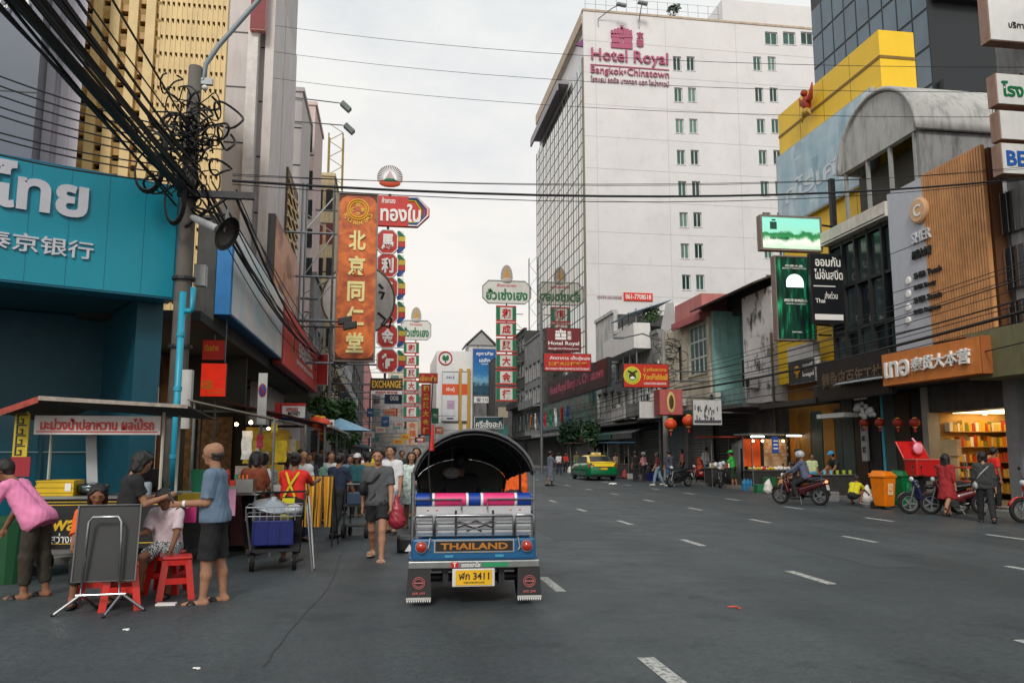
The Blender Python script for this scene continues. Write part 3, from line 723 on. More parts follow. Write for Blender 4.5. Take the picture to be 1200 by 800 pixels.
# ------------------------------------------------------------------ foliage helper
def leafmat(name,c):return S(name,c,rough=.55,var=.45,scale=5)
LEAF=leafmat('leaf_green',(58,92,44));LEAF2=leafmat('leaf_dark',(34,64,34))
def leaves(name,clumps,mat,parent,n=900,size=.09,thickness=.5):
    V=[];F=[]
    for i in range(n):
        c,r=random.choice(clumps);v=Vector((random.gauss(0,1),random.gauss(0,1),random.gauss(0,1))).normalized()*r*random.uniform(.35,1.05) ** .6;p=Vector(c)+v
        a=Vector((random.gauss(0,1),random.gauss(0,1),random.gauss(0,.6))).normalized();b=a.orthogonal().normalized();b.rotate(Matrix.Rotation(random.random()*6.3,3,a));s_=size*random.uniform(.6,1.4);k=len(V)
        V+=[p-a*s_,p+b*s_*.45,p+a*s_,p-b*s_*.45];F.append((k,k+1,k+2,k+3))
    m=MB();m.v=[tuple(v) for v in V];m.f=F;m.m=[0]*len(F);off=wloc(parent)
    me=bpy.data.meshes.new(name);me.from_pydata([tuple(Vector(v)-off) for v in V],[],F);me.materials.append(mat);o=bpy.data.objects.new(name,me);COL.objects.link(o);o.parent=parent;return o
BARK=S('bark',(66,56,46),rough=.9,var=.3,scale=12,bump=.4)
def tree(label,base,h,rad,nl=1500,size=.12,mat=None,name='street_tree',cat='tree',group=None,trunk_r=.09):
    base=Vector(base);r=thing(name,label,cat,base,group);m=MB();top=base+UP*h*.55;m.tube([base,base+UP*h*.3+Vector((.06,.02,0)),top],[trunk_r,trunk_r*.75,trunk_r*.5],8)
    cl=[]
    for i in range(11):
        a=random.random()*6.28;q=base+UP*(h*random.uniform(.58,.95))+Vector((math.cos(a),math.sin(a),0))*rad*random.uniform(.2,.75);cl.append((q,rad*random.uniform(.28,.5)));m.tube([top-UP*h*.1,(top+q)/2+UP*.1,q],[trunk_r*.4,trunk_r*.25,.015],5)
    m.build('trunk',BARK,r,smooth=True);leaves('crown',cl,mat or LEAF,r,nl,size);return r
def shrub(label,base,h,rad,n=260,size=.07,mat=None,group=None):
    base=Vector(base);r=thing('potted_plant',label,'plant',base,group);m=MB();m.lathe([(rad*.35,0),(rad*.45,h*.3),(rad*.4,h*.3)],base,n=12);m.build('pot',S('pot_terracotta',(128,74,52),rough=.8),r)
    cl=[(base+UP*h*random.uniform(.45,.95)+Vector((random.uniform(-1,1),random.uniform(-1,1),0))*rad*.5,rad*.4) for i in range(6)]
    leaves('foliage',cl,mat or LEAF,r,n,size);return r
p=ay(788,17,HY0+.8)
# weeds growing out of the hotel roof edge
r=thing('roof_plant','small scraggly weed growing on the white hotel roof edge','plant',(p.x,p.y,hz+.2));m=MB();m.tube([(p.x,p.y,hz+.2),(p.x+.1,p.y,hz+1.4)],.04,5);m.build('stem',BARK,r);leaves('foliage',[(Vector((p.x,p.y,hz+1.3)),.6),(Vector((p.x+.4,p.y,hz+1.7)),.5)],LEAF2,r,120,.2)
# ------------------------------------------------------------------ yellow slab, mural, garuda ornament
YX=19.4
yb=thing('yellow_building','bright yellow painted slab building with a thin dark groove line','building',(YX,31,0))
p0=ax(1029,35,YX);p1=ax(907,35,YX);q1=ay(1070,38,p0.y)
m=MB();m.box(YX,q1.x,p0.y,p1.y,0,p0.z);m.build('wall',YELLOW,yb)
gz=ax(1029,68,YX).z
m=MB();m.box(YX-.03,YX,p0.y-.03,p1.y,gz-.06,gz+.06);m.box(YX,q1.x,p0.y-.03,p0.y,gz-.06,gz+.06);m.build('groove',S('groove_brown',(130,100,30)),yb)
for k in range(1,4):
    y=p0.y+(p1.y-p0.y)*k/4;m=MB();m.box(YX-.006,YX+.01,y-.012,y+.012,9,p0.z-.05);m.build('joint',S('groove_brown',(130,100,30)),yb)
# mural board
def mural_mat():
    mm=pm('mural_print',(.5,.6,.66),rough=.55);t=mm.node_tree;b=t.nodes['Principled BSDF'];L=t.links.new
    g=t.nodes.new('ShaderNodeNewGeometry');mpn=t.nodes.new('ShaderNodeMapping');mpn.inputs['Scale'].default_value=(1,1.4,.55);L(g.outputs['Position'],mpn.inputs[0])
    v=t.nodes.new('ShaderNodeTexVoronoi');v.distance='CHEBYCHEV';v.inputs['Scale'].default_value=1.15;L(mpn.outputs[0],v.inputs['Vector'])
    n=t.nodes.new('ShaderNodeTexNoise');n.inputs['Scale'].default_value=.7;n.inputs['Detail'].default_value=6;L(g.outputs['Position'],n.inputs['Vector'])
    s1=t.nodes.new('ShaderNodeSeparateColor');L(v.outputs['Color'],s1.inputs[0])
    r=t.nodes.new('ShaderNodeValToRGB');e=r.color_ramp.elements;e[0].color=srgb((126,158,174))+(1,);e[1].color=srgb((214,228,232))+(1,);k_=e.new(.5);k_.color=srgb((164,194,208))+(1,);L(s1.outputs[0],r.inputs[0])
    r2=t.nodes.new('ShaderNodeValToRGB');r2.color_ramp.elements[0].position=.35;r2.color_ramp.elements[1].position=.65;r2.color_ramp.elements[0].color=srgb((130,165,182))+(1,);r2.color_ramp.elements[1].color=srgb((200,216,222))+(1,);L(n.outputs[0],r2.inputs[0])
    x=t.nodes.new('ShaderNodeMix');x.data_type='RGBA';x.inputs[0].default_value=.5;L(r.outputs[0],x.inputs[6]);L(r2.outputs[0],x.inputs[7]);L(x.outputs[2],b.inputs['Base Color']);return mm
mx_=YX-.25;fr=Frame((mx_,ax(914,300,mx_).y,ax(919,268,mx_).z),(0,-1,0),ax(914,300,mx_).y-ax(1032,300,mx_).y,ax(1015,105,mx_).z-ax(919,268,mx_).z)
mu=sign('mural_board','pale blue printed cityscape board with ghostly white lettering on the yellow building',fr,mural_mat(),S('board_grey',(170,176,178)),.2,cat='billboard')
wr(mu,fr,'กไรเศา2',.5,.42,.26,S('mural_white',(206,214,218),rough=.6),.8,.02)
p=ax(945,121,YX-.3);g0=thing('garuda_ornament','red and gold winged figure ornament mounted on the yellow wall','ornament',p)
GR=S('ornament_red',(150,48,30),var=.3,scale=8);GG=S('ornament_gold',(176,140,60),var=.3,scale=8)
m=MB();m.ball(p+Vector((0,0,0)),.32,sc=(.7,.7,1.2));m.ball(p+Vector((-.1,0,.48)),.17);m.tube([p,p+Vector((0,-.35,.1)),p+Vector((0,-.6,.75))],[.16,.13,.03],6);m.tube([p,p+Vector((0,.4,.1)),p+Vector((0,.65,.5))],[.16,.13,.03],6);m.build('body',GR,g0,smooth=True)
m=MB();m.ball(p+Vector((-.05,0,-.45)),.26,sc=(.7,1,.8));m.tube([p+Vector((-.05,-.15,-.4)),p+Vector((-.05,-.45,-.75))],[.12,.03],6);m.tube([p+Vector((-.05,.15,-.4)),p+Vector((-.05,.4,-.8))],[.12,.03],6);m.build('base',GG,g0,smooth=True)
# ------------------------------------------------------------------ dark glass tower behind
DX=27.0;a=ax(953,60,DX).y;b=ax(1091,60,DX).y
dt=thing('dark_glass_building','dark blue glass office block rising behind the yellow slab','building',(DX,b,0))
DG=S('frame_black',(28,32,36),rough=.5);BG=S('glass_bluegrey',(84,104,118),rough=.12,var=.25,scale=.3,spec=.6)
m=MB();m.box(DX,DX+18,b,a,0,34);m.build('core',DG,dt)
zt=32.0;W_=a-b;nc=9;rows=8;rh=2.05
for i in range(nc):
    for j in range(rows):
        z=14+j*rh;m=MB();m.obox((DX-.03,b+W_*(i+.06)/nc,z+.08),(.05,0,0),(0,W_*.88/nc,0),(0,0,rh-.16));m.build('pane',BG,dt)
# dark side facing the street end: ledges, a recessed loggia
m=MB();m.box(DX+.2,DX+17,b-.5,b-.01,19.6,20.2);m.box(DX+.2,DX+17,b-.5,b-.01,24.6,25.0);m.build('ledge',DG,dt)
m=MB();m.box(DX+1,DX+7,b-.06,b-.01,15.2,19.2);m.build('loggia_wall',S('wall_olive',(70,66,56),streak=.5),dt)
m=MB();m.box(DX+6.0,DX+6.3,b-.3,b-.07,15,19.5);m.box(DX+7.2,DX+7.35,b-.3,b-.07,15,19.5);m.build('pier',S('pier_beige',(150,144,130)),dt)
# ------------------------------------------------------------------ barrel-roofed rooftop hall
BX=17.9;L_=ax(986,205,BX);R_=ax(1073,152,BX);T_=ax(1042,100,BX)
bh=thing('barrel_roof_hall','grey concrete barrel vault hall on the rooftop with open posts','building',(BX,R_.y,8))
zc=(L_.z+R_.z)/2;yc=(L_.y+R_.y)/2;ra=(L_.y-R_.y)/2;rb=T_.z-zc
VAULT=S('vault_concrete',(178,177,173),rough=.85,var=.14,scale=.9,streak=.75,dirt=srgb((84,88,84)),bump=.1,bscale=10)
arc=[(yc+ra*math.cos(t),zc+rb*math.sin(t)) for t in [PI*i/20 for i in range(21)]]
m=MB();m.prism([(BX,y,z) for y,z in arc],(.25,0,0));m.build('gable',VAULT,bh)
g=[[(x,yc+(ra+.12)*math.cos(PI*i/24),zc+(rb+.12)*math.sin(PI*i/24)) for x in (BX-.1,BX+5,BX+13)] for i in range(25)]
m=MB();m.sheet(g);m.build('vault',VAULT,bh,smooth=True,solid=.15)
m=MB();m.box(BX+.95,BX+12.8,R_.y+.3,L_.y+.3,8,zc);m.build('back_wall',S('hall_dark',(62,58,48),var=.3,scale=.6,streak=.5),bh)
for t in (.05,.35,.65,.97):
    y=R_.y+(L_.y-R_.y)*t;m=MB();m.box(BX+.05,BX+.17,y-.06,y+.06,9.6,zc);m.build('post',S('post_grey',(150,152,150)),bh)
m=MB();m.box(BX+.1,BX+12.8,R_.y-.0,R_.y+.2,9.4,zc-.02);m.build('side_wall',WALLG,bh)
m=MB();m.box(BX+3.2,BX+4.2,R_.y-.45,R_.y-.01,zc-2.2,zc-1.2);m.build('air_conditioner',WHITE,bh)
# ------------------------------------------------------------------ wood-slatted shop building
SX=17.2
sb=thing('slatted_shop_building','three storey shop with orange wood slats, grey sign panel and dark glass','building',(SX,24,0))
yA=ax(985,530,SX).y;yB,yC,yD=(ax(px,530,SX-.25).y for px in (1058.5,1102,1179))
pz1=ax(985,267,SX).z;pz0=ax(985,283,SX).z;wz1=ax(1168,168,SX).z;wz0=ax(1185,386,SX).z;gz1_=ax(1080,212,SX).z
m=MB();m.box(SX+.35,SX+8,yD-.2,yA,0,9.0);m.build('core',WALLD,sb)
m=MB();m.box(SX-.35,SX+.35,yB,yA+.1,pz0,pz1);m.build('parapet',S('parapet_cream',(208,200,190),rough=.7,streak=.4,dirt=srgb((150,140,130))),sb)
m=MB();m.box(SX-.36,SX-.351,yB+.05,yA,pz0+.06,pz0+.1);m.build('trim',DARKSTEEL,sb)
fr=Frame((SX,yA,4.4),(0,-1,0),yA-yB,pz0-4.4)
m=MB();m.box(SX+.2,SX+.34,yB,yA,4.4,pz0);m.build('curtain_wall',GLASSD,sb)
FRB=S('frame_charcoal',(34,38,38),rough=.5)
for i in range(6):m=MB();y=yB+(yA-yB)*i/5;m.box(SX-.02,SX+.19,y-.05,y+.05,4.4,pz0);m.build('mullion',FRB,sb)
for j in range(4):m=MB();z=4.5+(pz0-4.6)*j/3;m.box(SX+.0,SX+.188,yB,yA,z-.06,z+.06);m.build('transom',FRB,sb)
for i in range(5):
    for j in range(3):
        if (i+j) % 2 == 0 or j == 2:
            y=yB+(yA-yB)*i/5;z=4.5+(pz0-4.6)*j/3;m=MB();m.box(SX+.12,SX+.16,y+.1,y+(yA-yB)/5-.1,z+.1,z+(pz0-4.6)/3-.1);m.build('pane',S('glass_grey_teal',(56,72,72),rough=.1,var=.3,scale=.5),sb)
GP=S('panel_grey',(186,188,196),rough=.6,var=.05,scale=1.5,streak=.12,dirt=srgb((120,120,126)))
m=MB();m.box(SX-.25,SX+.34,yC,yB-.002,4.2,gz1_);m.build('sign_panel',GP,sb)
for z in (5.6,7.0,8.35):m=MB();m.box(SX-.253,SX-.249,yC,yB,z-.01,z+.01);m.build('joint',DARKSTEEL,sb)
WOOD=S('slat_wood',(206,148,96),rough=.55,var=.18,scale=3,streak=.15,dirt=srgb((120,78,44)))
m=MB();m.box(SX-.05,SX+.34,yD,yC-.002,wz0,wz1);m.build('slat_backing',S('slat_gap',(96,60,34)),sb)
ns=24;sl0=None
for i in range(ns):
    y=yD+(yC-yD)*(i+.5)/ns
    if sl0 is None:m=MB();m.box(-.06,.06,-.037,.037,0,wz1-wz0+.08);sl0=m.build('slat',WOOD);sl0.parent=sb;o=sl0
    else:o=sl0.copy();COL.objects.link(o)
    o.location=Vector((SX-.2,y,wz0))-wloc(sb)
fr=Frame((SX-.25,yB,4.2),(0,-1,0),yB-yC,gz1_-4.2)
def frc(px,py):p=ax(px,py,SX-.25);return (yB-p.y)/fr.W,(p.z-4.2)/fr.H
m=MB();p=ax(1079,247,SX-.25);m.lathe([(.42,0),(.42,.1),(.36,.14),(.0,.14)],p,(-1,0,0),28);m.build('round_logo',S('logo_tan',(214,172,130)),sb)
text(sb,'C',p+Vector((-.15,0,0)),(0,-1,0),UP,.4,WHITEL,bold=.02)
PL=S('letters_pale',(204,206,210)); 
a_,b_=frc(1081,276);text(sb,'SHER',fr.p(a_,b_,.02),fr.u,UP,.36,PL,.95,.012,.06);a_,b_=frc(1081,296);text(sb,'泰货大本营',fr.p(a_,b_,.02),fr.u,UP,.3,BLACKL,.95,.03,.05)
for i,s_ in enumerate(('SHER Touch','SHER Beauty','SHER Scents','SHER Fragrance')):
    a_,b_=frc(1065,329+i*15.5);m=MB();m.lathe([(.13,0),(.13,.03),(.1,.05)],fr.p(a_,b_,.0),(-1,0,0),14);m.build('icon',WHITEL,sb)
    a_,b_=frc(1072,324+i*14.3);text(sb,s_,fr.p(a_,b_,.02),fr.u,UP,.2,BLACKL,None,.03,.03,align='L')
# awning fascia and shop box under it
m=MB();m.box(SX-1.0,SX+.3,yD-1,yA,3.72,4.18);m.build('canopy',S('canopy_dark',(58,56,54),streak=.6),sb)
# orange box sign
fr=Frame((SX-1.5,ax(1033,432,SX-1.5).y,ax(1148,438,SX-1.5).z),(0,-1,0),ax(1033,432,SX-1.5).y-ax(1152,432,SX-1.5).y,ax(1148,393,SX-1.5).z-ax(1148,438,SX-1.5).z)
r=sign('shop_sign','long orange wood-look box sign reading 泰货大本营 in white letters',fr,S('sign_orange',(206,124,58),rough=.5,var=.1,scale=3),S('sign_orange_edge',(160,92,44)),.3)
wr(r,fr,'เทอ',.19,.48,.5,WHITEL,.27,.02,depth=.07);wr(r,fr,'泰货大本营',.63,.52,.42,WHITEL,.56,.02,depth=.07)
for t in (.1,.9):strut(r,fr.p(t,.8,-.28),fr.p(t,.8,-1.4),.03)
# black board sign
fr=Frame((SX-1.3,ax(956,425,SX-1.3).y,ax(1043,452,SX-1.3).z-.25),(0,-1,0),ax(956,425,SX-1.3).y-ax(1042,425,SX-1.3).y,1.45)
r=sign('shop_sign','long black board sign with faint brown characters 鱷魚皮百年工坊',fr,S('sign_black',(30,28,28),rough=.4),DARKSTEEL,.2);wr(r,fr,'鱷魚皮百年工坊',.5,.5,.42,S('letters_brown',(96,78,58)),.82,.02)
for t in (.05,.95):strut(r,fr.p(t,.5,-.18),fr.p(t,.5,-1.4),.03)
# ------------------------------------------------------------------ lit souvenir shop under the slats
LY0,LY1=ax(1172,530,SX).y,ax(1098,530,SX).y;LZ=ax(1135,480,SX).z
ls=thing('lit_shop','warmly lit open shop with shelves of yellow packets behind steel shutters','shop',(SX,LY0,.13))
INT=S('shop_wall_warm',(190,150,84),rough=.7,var=.1);SHELF=S('shelf_wood',(150,110,60),rough=.6)
m=MB();m.box(SX+.36+2.4,SX+2.9,LY0-.6,LY1+.3,.13,LZ);m.box(SX+.4,SX+2.75,LY0-.7,LY0-.6,.13,LZ);m.box(SX+.4,SX+2.75,LY1+.3,LY1+.4,.13,LZ);m.build('inner_wall',INT,ls)
core=[o for o in sb.children if o.name.startswith('core')][0];bpy.data.objects.remove(core)
m=MB();m.box(SX+.35,SX+8,yD-.2,yA,LZ+.1,9.0);m.box(SX+.35,SX+8,LY1+.42,yA,0,LZ+.098);m.box(SX+3,SX+8,yD-.2,LY1+.418,0,LZ+.098);m.build('core',WALLD,sb)
m=MB();m.box(SX-.05,SX+.36,LY0-.9,LY1+.3,LZ,3.7);m.build('lintel',WALLD,ls)
GOODS=[S('pack_%d' % i,c,rough=.4,var=.1) for i,c in enumerate(((206,160,40),(214,188,90),(170,60,34),(226,216,190),(110,120,50),(190,110,40)))]
for j in range(5):
    z=.35+j*.48;m=MB();m.box(SX+1.9,SX+2.7,LY0-.58,LY1+.25,z-.03,z);m.build('shelf',SHELF,ls)
    m=MB();y=LY0-.5
    while y<LY1+.1:
        w_=random.uniform(.09,.17);h_=random.uniform(.2,.34);k=random.randrange(6) if random.random()<.4 else j % 3;m.box(SX+1.98,SX+2.4,y,y+w_-.015,z+.001,z+h_,k);y+=w_
    o=m.build('goods',GOODS,ls);o['kind']='stuff'
for y in (LY0+.5,LY0+1.6):m=MB();m.tube([(SX+.9,y,LZ-.03),(SX+.9,y,LZ-.12)],.05,8);m.build('spot_lamp',BULB,ls)
m=MB();m.box(SX+.8,SX+2.6,LY0-.3,LY1+.2,LZ-.02,LZ-.005);m.build('ceiling_lamp',pm('lamp_warm',(.9,.7,.4),emit=2.8,ecol=(1,.76,.42)),ls)
for y in (LY0-.75,LY1+.32):m=MB();m.box(SX-.12,SX+.3,y-.14,y+.14,.13,3.7);m.build('pillar',S('pillar_tile',(150,148,140),rough=.5,var=.1),ls)
for j in range(5):
    z=.35+j*.48;m=MB();m.box(SX+.5,SX+2.7,LY1-.02,LY1+.28,z-.03,z);m.build('shelf',SHELF,ls);m=MB();x=SX+.52
    while x<SX+2.6:
        w_=random.uniform(.08,.16);m.box(x,x+w_-.012,LY1+.02,LY1+.25,z+.001,z+random.uniform(.16,.36),random.choice((0,0,1,3,4,5,2)));x+=w_
    o=m.build('goods',GOODS,ls);o['kind']='stuff'
m=MB();m.box(SX-.3,SX-.22,LY1-1.3,LY1-.7,.2,1.5);m.box(SX-.35,SX-.2,LY1-1.4,LY1-.6,1.5,2.0);m.build('display_rack',S('rack_pale',(200,176,130)),ls)
# restaurant front between (dark), shutters, door, white canopy, lanterns
rf=thing('restaurant','dark restaurant shopfront under black sign with pale door panels','shop',(SX,yB,.13))
ya,yb_=LY1+.5,yA
for i in range(6):
    y=ya+(yb_-ya)*i/6;m=MB();m.box(SX+.1,SX+.3,y+.05,y+(yb_-ya)/6-.05,.14,3.6);m.build('door_panel',[S('door_dark',(34,34,36)),S('door_greygreen',(70,82,78)),S('door_brown',(60,44,30))][(i*2) % 3],rf)
m=MB();m.box(SX-.06,SX+.02,ax(1015,530,SX).y-.18,ax(1015,530,SX).y+.18,1.3,2.8);m.build('couplet_board',S('board_pale',(170,172,172)),rf)
text(rf,'百年工坊'[0],Vector((SX-.065,ax(1015,530,SX).y,2.5)),(0,-1,0),UP,.25,BLACKL,bold=.03);text(rf,'年',Vector((SX-.065,ax(1015,530,SX).y,2.1)),(0,-1,0),UP,.25,BLACKL,bold=.03);text(rf,'坊',Vector((SX-.065,ax(1015,530,SX).y,1.7)),(0,-1,0),UP,.25,BLACKL,bold=.03)
m=MB();p=ax(1037,540,SX-.3);m.tube([(SX-.3,p.y,.13),(SX-.3,p.y,3.6)],.05,10);m.build('blue_pipe',S('pipe_cyan',(60,150,176)),rf)
def lantern(label,c,r=.2,mat=None,group='red paper lanterns'):
    c=Vector(c);root=thing('paper_lantern',label,'lantern',c-UP*r,group)
    m=MB();n=14;prof=[(r*.35,-r*.8),(r*.8,-r*.55),(r,0),(r*.8,r*.55),(r*.35,r*.8)];m.lathe(prof,c,n=n);m.build('globe',mat or ORANGEL,root,smooth=True)
    m=MB();m.lathe([(r*.38,r*.78),(r*.38,r*.95)],c,n=10);m.lathe([(r*.38,-r*.95),(r*.38,-r*.78)],c,n=10);m.build('cap',GOLDL,root)
    m=MB();m.tube([c+UP*r*.9,c+UP*(r*.9+.4)],.008,4);m.build('cord',BLACK,root)
    m=MB();m.tube([c-UP*r*.9,c-UP*r*1.7],[.02,.035],6);m.build('tassel',REDL,root);return root
for px in (1013,1031,1052,1072):lantern('red paper lantern in the row under the black character board',ax(px,495,SX-.7),.17,S('lantern_dim',(150,40,24)))
# small white flower-dragon ornament and pale awning above door
p=ax(1010,470,SX-1.2);o_=thing('awning','pale tilted awning flap over the dark restaurant door','awning',p);m=MB();a=ax(976,448,SX-1.6);b=ax(1032,440,SX-1.6);m.add([(SX-1.6,a.y,a.z-.1),(SX-1.6,b.y,a.z-.1),(SX+.05,b.y,a.z+.45),(SX+.05,a.y,a.z+.45)],[(0,1,2,3)]);m.build('sheet',S('awning_grey',(146,152,156)),o_,solid=.03)
o_=thing('shop_ornament','white scalloped relief ornament with round bulbs below the pale awning','ornament',ax(1012,480,SX-.8));m=MB();c=ax(1012,480,SX-.8)
for i in range(14):m.ball(c+Vector((0,random.uniform(-.65,.65),random.uniform(-.25,.25))),random.uniform(.08,.2),8,5,sc=(.5,1,.8))
m.build('relief',S('ornament_white',(176,180,180),var=.3,scale=9),o_,smooth=True)
for i in range(4):m=MB();m.ball(c+Vector((-.1,-.3+i*.2,.42)),.075,8,6);m.build('bulb',WHITEL,o_,smooth=True)
m=MB();m.tube([c,c+Vector((.85,0,.3))],.03);m.build('bracket',STEEL,o_)
# ------------------------------------------------------------------ light boxes at the near end
nb=thing('grey_shop_building','dark grey shopfront building beside the wood-slatted shop with security grilles','building',(SX,19,0))
m=MB();m.box(SX+.3,SX+6,9,yD-.21,0,14);m.build('wall',WALLG,nb)
for j in range(5):
    for k in range(4):
        z=4.6+j*1.6;y=15.2+k*1.35;m=MB();m.box(SX+.2,SX+.29,y,y+1.05,z,z+1.2);w_=m.build('window',GLASSD,nb)
        m=MB()
        for q in range(5):m.tube([(SX+.1,y+.05+q*.24,z),(SX+.1,y+.05+q*.24,z+1.2)],.012,4)
        m.build('grille',STEEL,w_)
m=MB();m.box(SX-.2,SX+.3,19.9,20.4,.13,4.0);m.build('pillar',S('pillar_grey',(120,124,126),streak=.3),nb)
m=MB();m.box(SX-1.2,SX+.29,17,20.4,3.6,4.9);m.build('fascia',S('fascia_olive',(112,110,78),streak=.4),nb)
LB=S('lightbox_white',(222,222,220),rough=.4,var=.05,streak=.2,dirt=srgb((170,165,160)))
for i,(x0,y0,x1,y1,s_,mt,lb) in enumerate(((1158,-12,1232,50,'บริการทุกวัน',BLACKL,'white light box with small black lettering, topmost of the stack on the grey shopfront'),(1168,88,1236,124,'โรงแรม',GREENL,'white light box with green Thai letters on the grey shopfront'),(1172,131,1238,165,'',None,'blank white light box below the green-lettered box'),(1174,169,1240,205,'BEAUTY',S('letter_blue',(30,90,170)),'white light box with blue letters, lowest of the stack'))):
    f_=fy(x0,y0,x1,y1,18.6);r=sign('light_box',lb,f_,LB,S('box_rust',(150,120,104),streak=.6,dirt=srgb((110,60,40))),.35,group='light boxes on the grey shopfront')
    if s_:wr(r,f_,s_,.08 if i else .3,.5 if i else .3,.5 if i else .16,mt,None,.03 if i else .01,'L')
    strut(r,f_.p(.9,.5,-.2),Vector((SX+.35,18.85,f_.p(.5,.5).z)),.05)
# ------------------------------------------------------------------ LED billboards on a pole frame
BF=S('billboard_rust',(128,116,108),rough=.7,streak=.7,dirt=srgb((120,50,36)))
pole=thing('billboard_pole','dark steel lattice pole carrying the green billboards','pole',(16.4,29.6,0))
pb=ay(974,210,29.6);m=MB();m.box(pb.x-.1,pb.x+.1,29.5,29.7,.13,pb.z);m.build('mast',DARKSTEEL,pole)
for z in (6.2,7.6,9,10.2):m=MB();m.tube([(pb.x-.9,29.6,z),(pb.x+.1,29.6,z)],.035,5);m.build('arm',DARKSTEEL,pole);m=MB();m.tube([(pb.x,29.6,z),(pb.x+.9,29.6,z+.6)],.03,5);m.build('brace',DARKSTEEL,pole)
f1=fy(891,253,963,294,29.3)
def scenery():
    mm=pm('led_landscape',(.5,.75,.65),rough=.4,emit=.35);t=mm.node_tree;b=t.nodes['Principled BSDF'];L=t.links.new
    g=t.nodes.new('ShaderNodeNewGeometry');n=t.nodes.new('ShaderNodeTexNoise');n.inputs['Scale'].default_value=2.4;n.inputs['Detail'].default_value=7;L(g.outputs['Position'],n.inputs['Vector'])
    sp=t.nodes.new('ShaderNodeSeparateXYZ');L(g.outputs['Position'],sp.inputs[0]);mr=t.nodes.new('ShaderNodeMapRange');mr.inputs[1].default_value=f1.o.z;mr.inputs[2].default_value=f1.o.z+f1.H;L(sp.outputs['Z'],mr.inputs[0])
    ad=t.nodes.new('ShaderNodeMath');ad.operation='MULTIPLY_ADD';ad.inputs[1].default_value=.5;L(n.outputs[0],ad.inputs[0]);L(mr.outputs[0],ad.inputs[2])
    r=t.nodes.new('ShaderNodeValToRGB');e=r.color_ramp.elements;e[0].position=.3;e[0].color=srgb((190,226,196))+(1,);e[1].position=1;e[1].color=srgb((146,226,206))+(1,)
    for ps,c in ((.5,(236,246,230)),(.62,(52,142,84)),(.74,(40,120,66)),(.8,(150,222,196))):q=e.new(ps);q.color=srgb(c)+(1,)
    L(ad.outputs[0],r.inputs[0]);L(r.outputs[0],b.inputs['Base Color']);L(r.outputs[0],b.inputs['Emission Color']);return mm
r=sign('led_billboard','landscape billboard showing a green lake scene, mounted on the steel pole',f1,scenery(),BF,.3,.03,cat='billboard',bm=BF);wr(r,f1,'KHAO YAI NATURE',.3,.35,.07,GREENL,.3)
m=MB();m.obox(f1.p(.16,.6,.016),f1.u*.28,UP*.3,-f1.n*.01);m.obox(f1.p(.19,.84,.016),f1.u*.16,UP*.06,-f1.n*.01);m.build('printed_lantern',S('print_darkgreen',(28,78,62)),r)
for q in (.3,.8):strut(r,f1.p(.98,q,-.1),Vector((pb.x,29.6,f1.p(0,q).z)),.04,DARKSTEEL)
f2=fy(909,300,955,399,29.2)
def poster():
    mm=pm('led_dark_green',(.02,.12,.07),rough=.35,emit=.25);t=mm.node_tree;b=t.nodes['Principled BSDF'];L=t.links.new
    g=t.nodes.new('ShaderNodeNewGeometry');mpn=t.nodes.new('ShaderNodeMapping');mpn.inputs['Scale'].default_value=(3.4,1,.5);L(g.outputs['Position'],mpn.inputs[0]);n=t.nodes.new('ShaderNodeTexNoise');n.inputs['Scale'].default_value=2;n.inputs['Detail'].default_value=5;L(mpn.outputs[0],n.inputs['Vector'])
    r=t.nodes.new('ShaderNodeValToRGB');e=r.color_ramp.elements;e[0].position=.35;e[0].color=srgb((8,26,22))+(1,);e[1].position=.75;e[1].color=srgb((44,170,112))+(1,);q=e.new(.55);q.color=srgb((14,66,48))+(1,);L(n.outputs[0],r.inputs[0]);L(r.outputs[0],b.inputs['Base Color']);L(r.outputs[0],b.inputs['Emission Color']);return mm
r=sign('led_billboard','tall dark green backlit poster with glowing white dome',f2,poster(),BF,.32,.03,cat='billboard',bm=BF)
GLOW=pm('print_glow',(.7,.95,.85),emit=.9,ecol=(.75,1,.9));m=MB();c=f2.p(.5,.68,.02);R_d=.22*f2.W
pts=[c+f2.u*R_d*math.cos(t)+UP*(R_d*.95*math.sin(t)) for t in [PI*i/14 for i in range(15)]]+[c+f2.u*-R_d+UP*-.18,c+f2.u*R_d+UP*-.18];m.prism(pts,f2.n*.01);m.build('printed_dome',GLOW,r)
wr(r,f2,'潮牌手表购买品',.5,.47,.035,WHITEL,.6,.02);wr(r,f2,'PREMIUM COLLECTION',.5,.43,.014,WHITEL,.5);wr(r,f2,'四層水晶',.5,.88,.025,WHITEL,.45);wr(r,f2,'BEAUTY COLLECTION',.5,.85,.016,WHITEL,.6);wr(r,f2,'SAPPHIRE',.5,.1,.016,WHITEL,.25)
for q in (.2,.8):strut(r,f2.p(.98,q,-.1),Vector((pb.x,29.6,f2.p(0,q).z)),.04,DARKSTEEL)
f3=fy(951,297,988,379,28.3);r=sign('led_billboard','black poster with slanted white Thai slogan beside the dark green poster',f3,S('poster_black',(26,28,32),rough=.35),DARKSTEEL,.2,cat='billboard')
wr(r,f3,'ออมกัน',.55,.88,.14,WHITEL,.8,.02);wr(r,f3,'ไม่อั้นสปีด',.55,.7,.15,WHITEL,.9,.02);wr(r,f3,'ส่งด่วน',.6,.4,.1,WHITEL,.4,.01);wr(r,f3,'Thai',.25,.32,.06,WHITEL)
m=MB();plate(f3,.01,m,.06,.95,.05,.13,.02);m.build('white_strip',WHITEL,r);m=MB();plate(f3,.01,m,.06,.75,.52,.535,.02);m.build('white_line',WHITEL,r)
strut(r,f3.p(.5,.5,-.15),Vector((pb.x,29.55,f3.p(0,.5).z)),.04,DARKSTEEL)
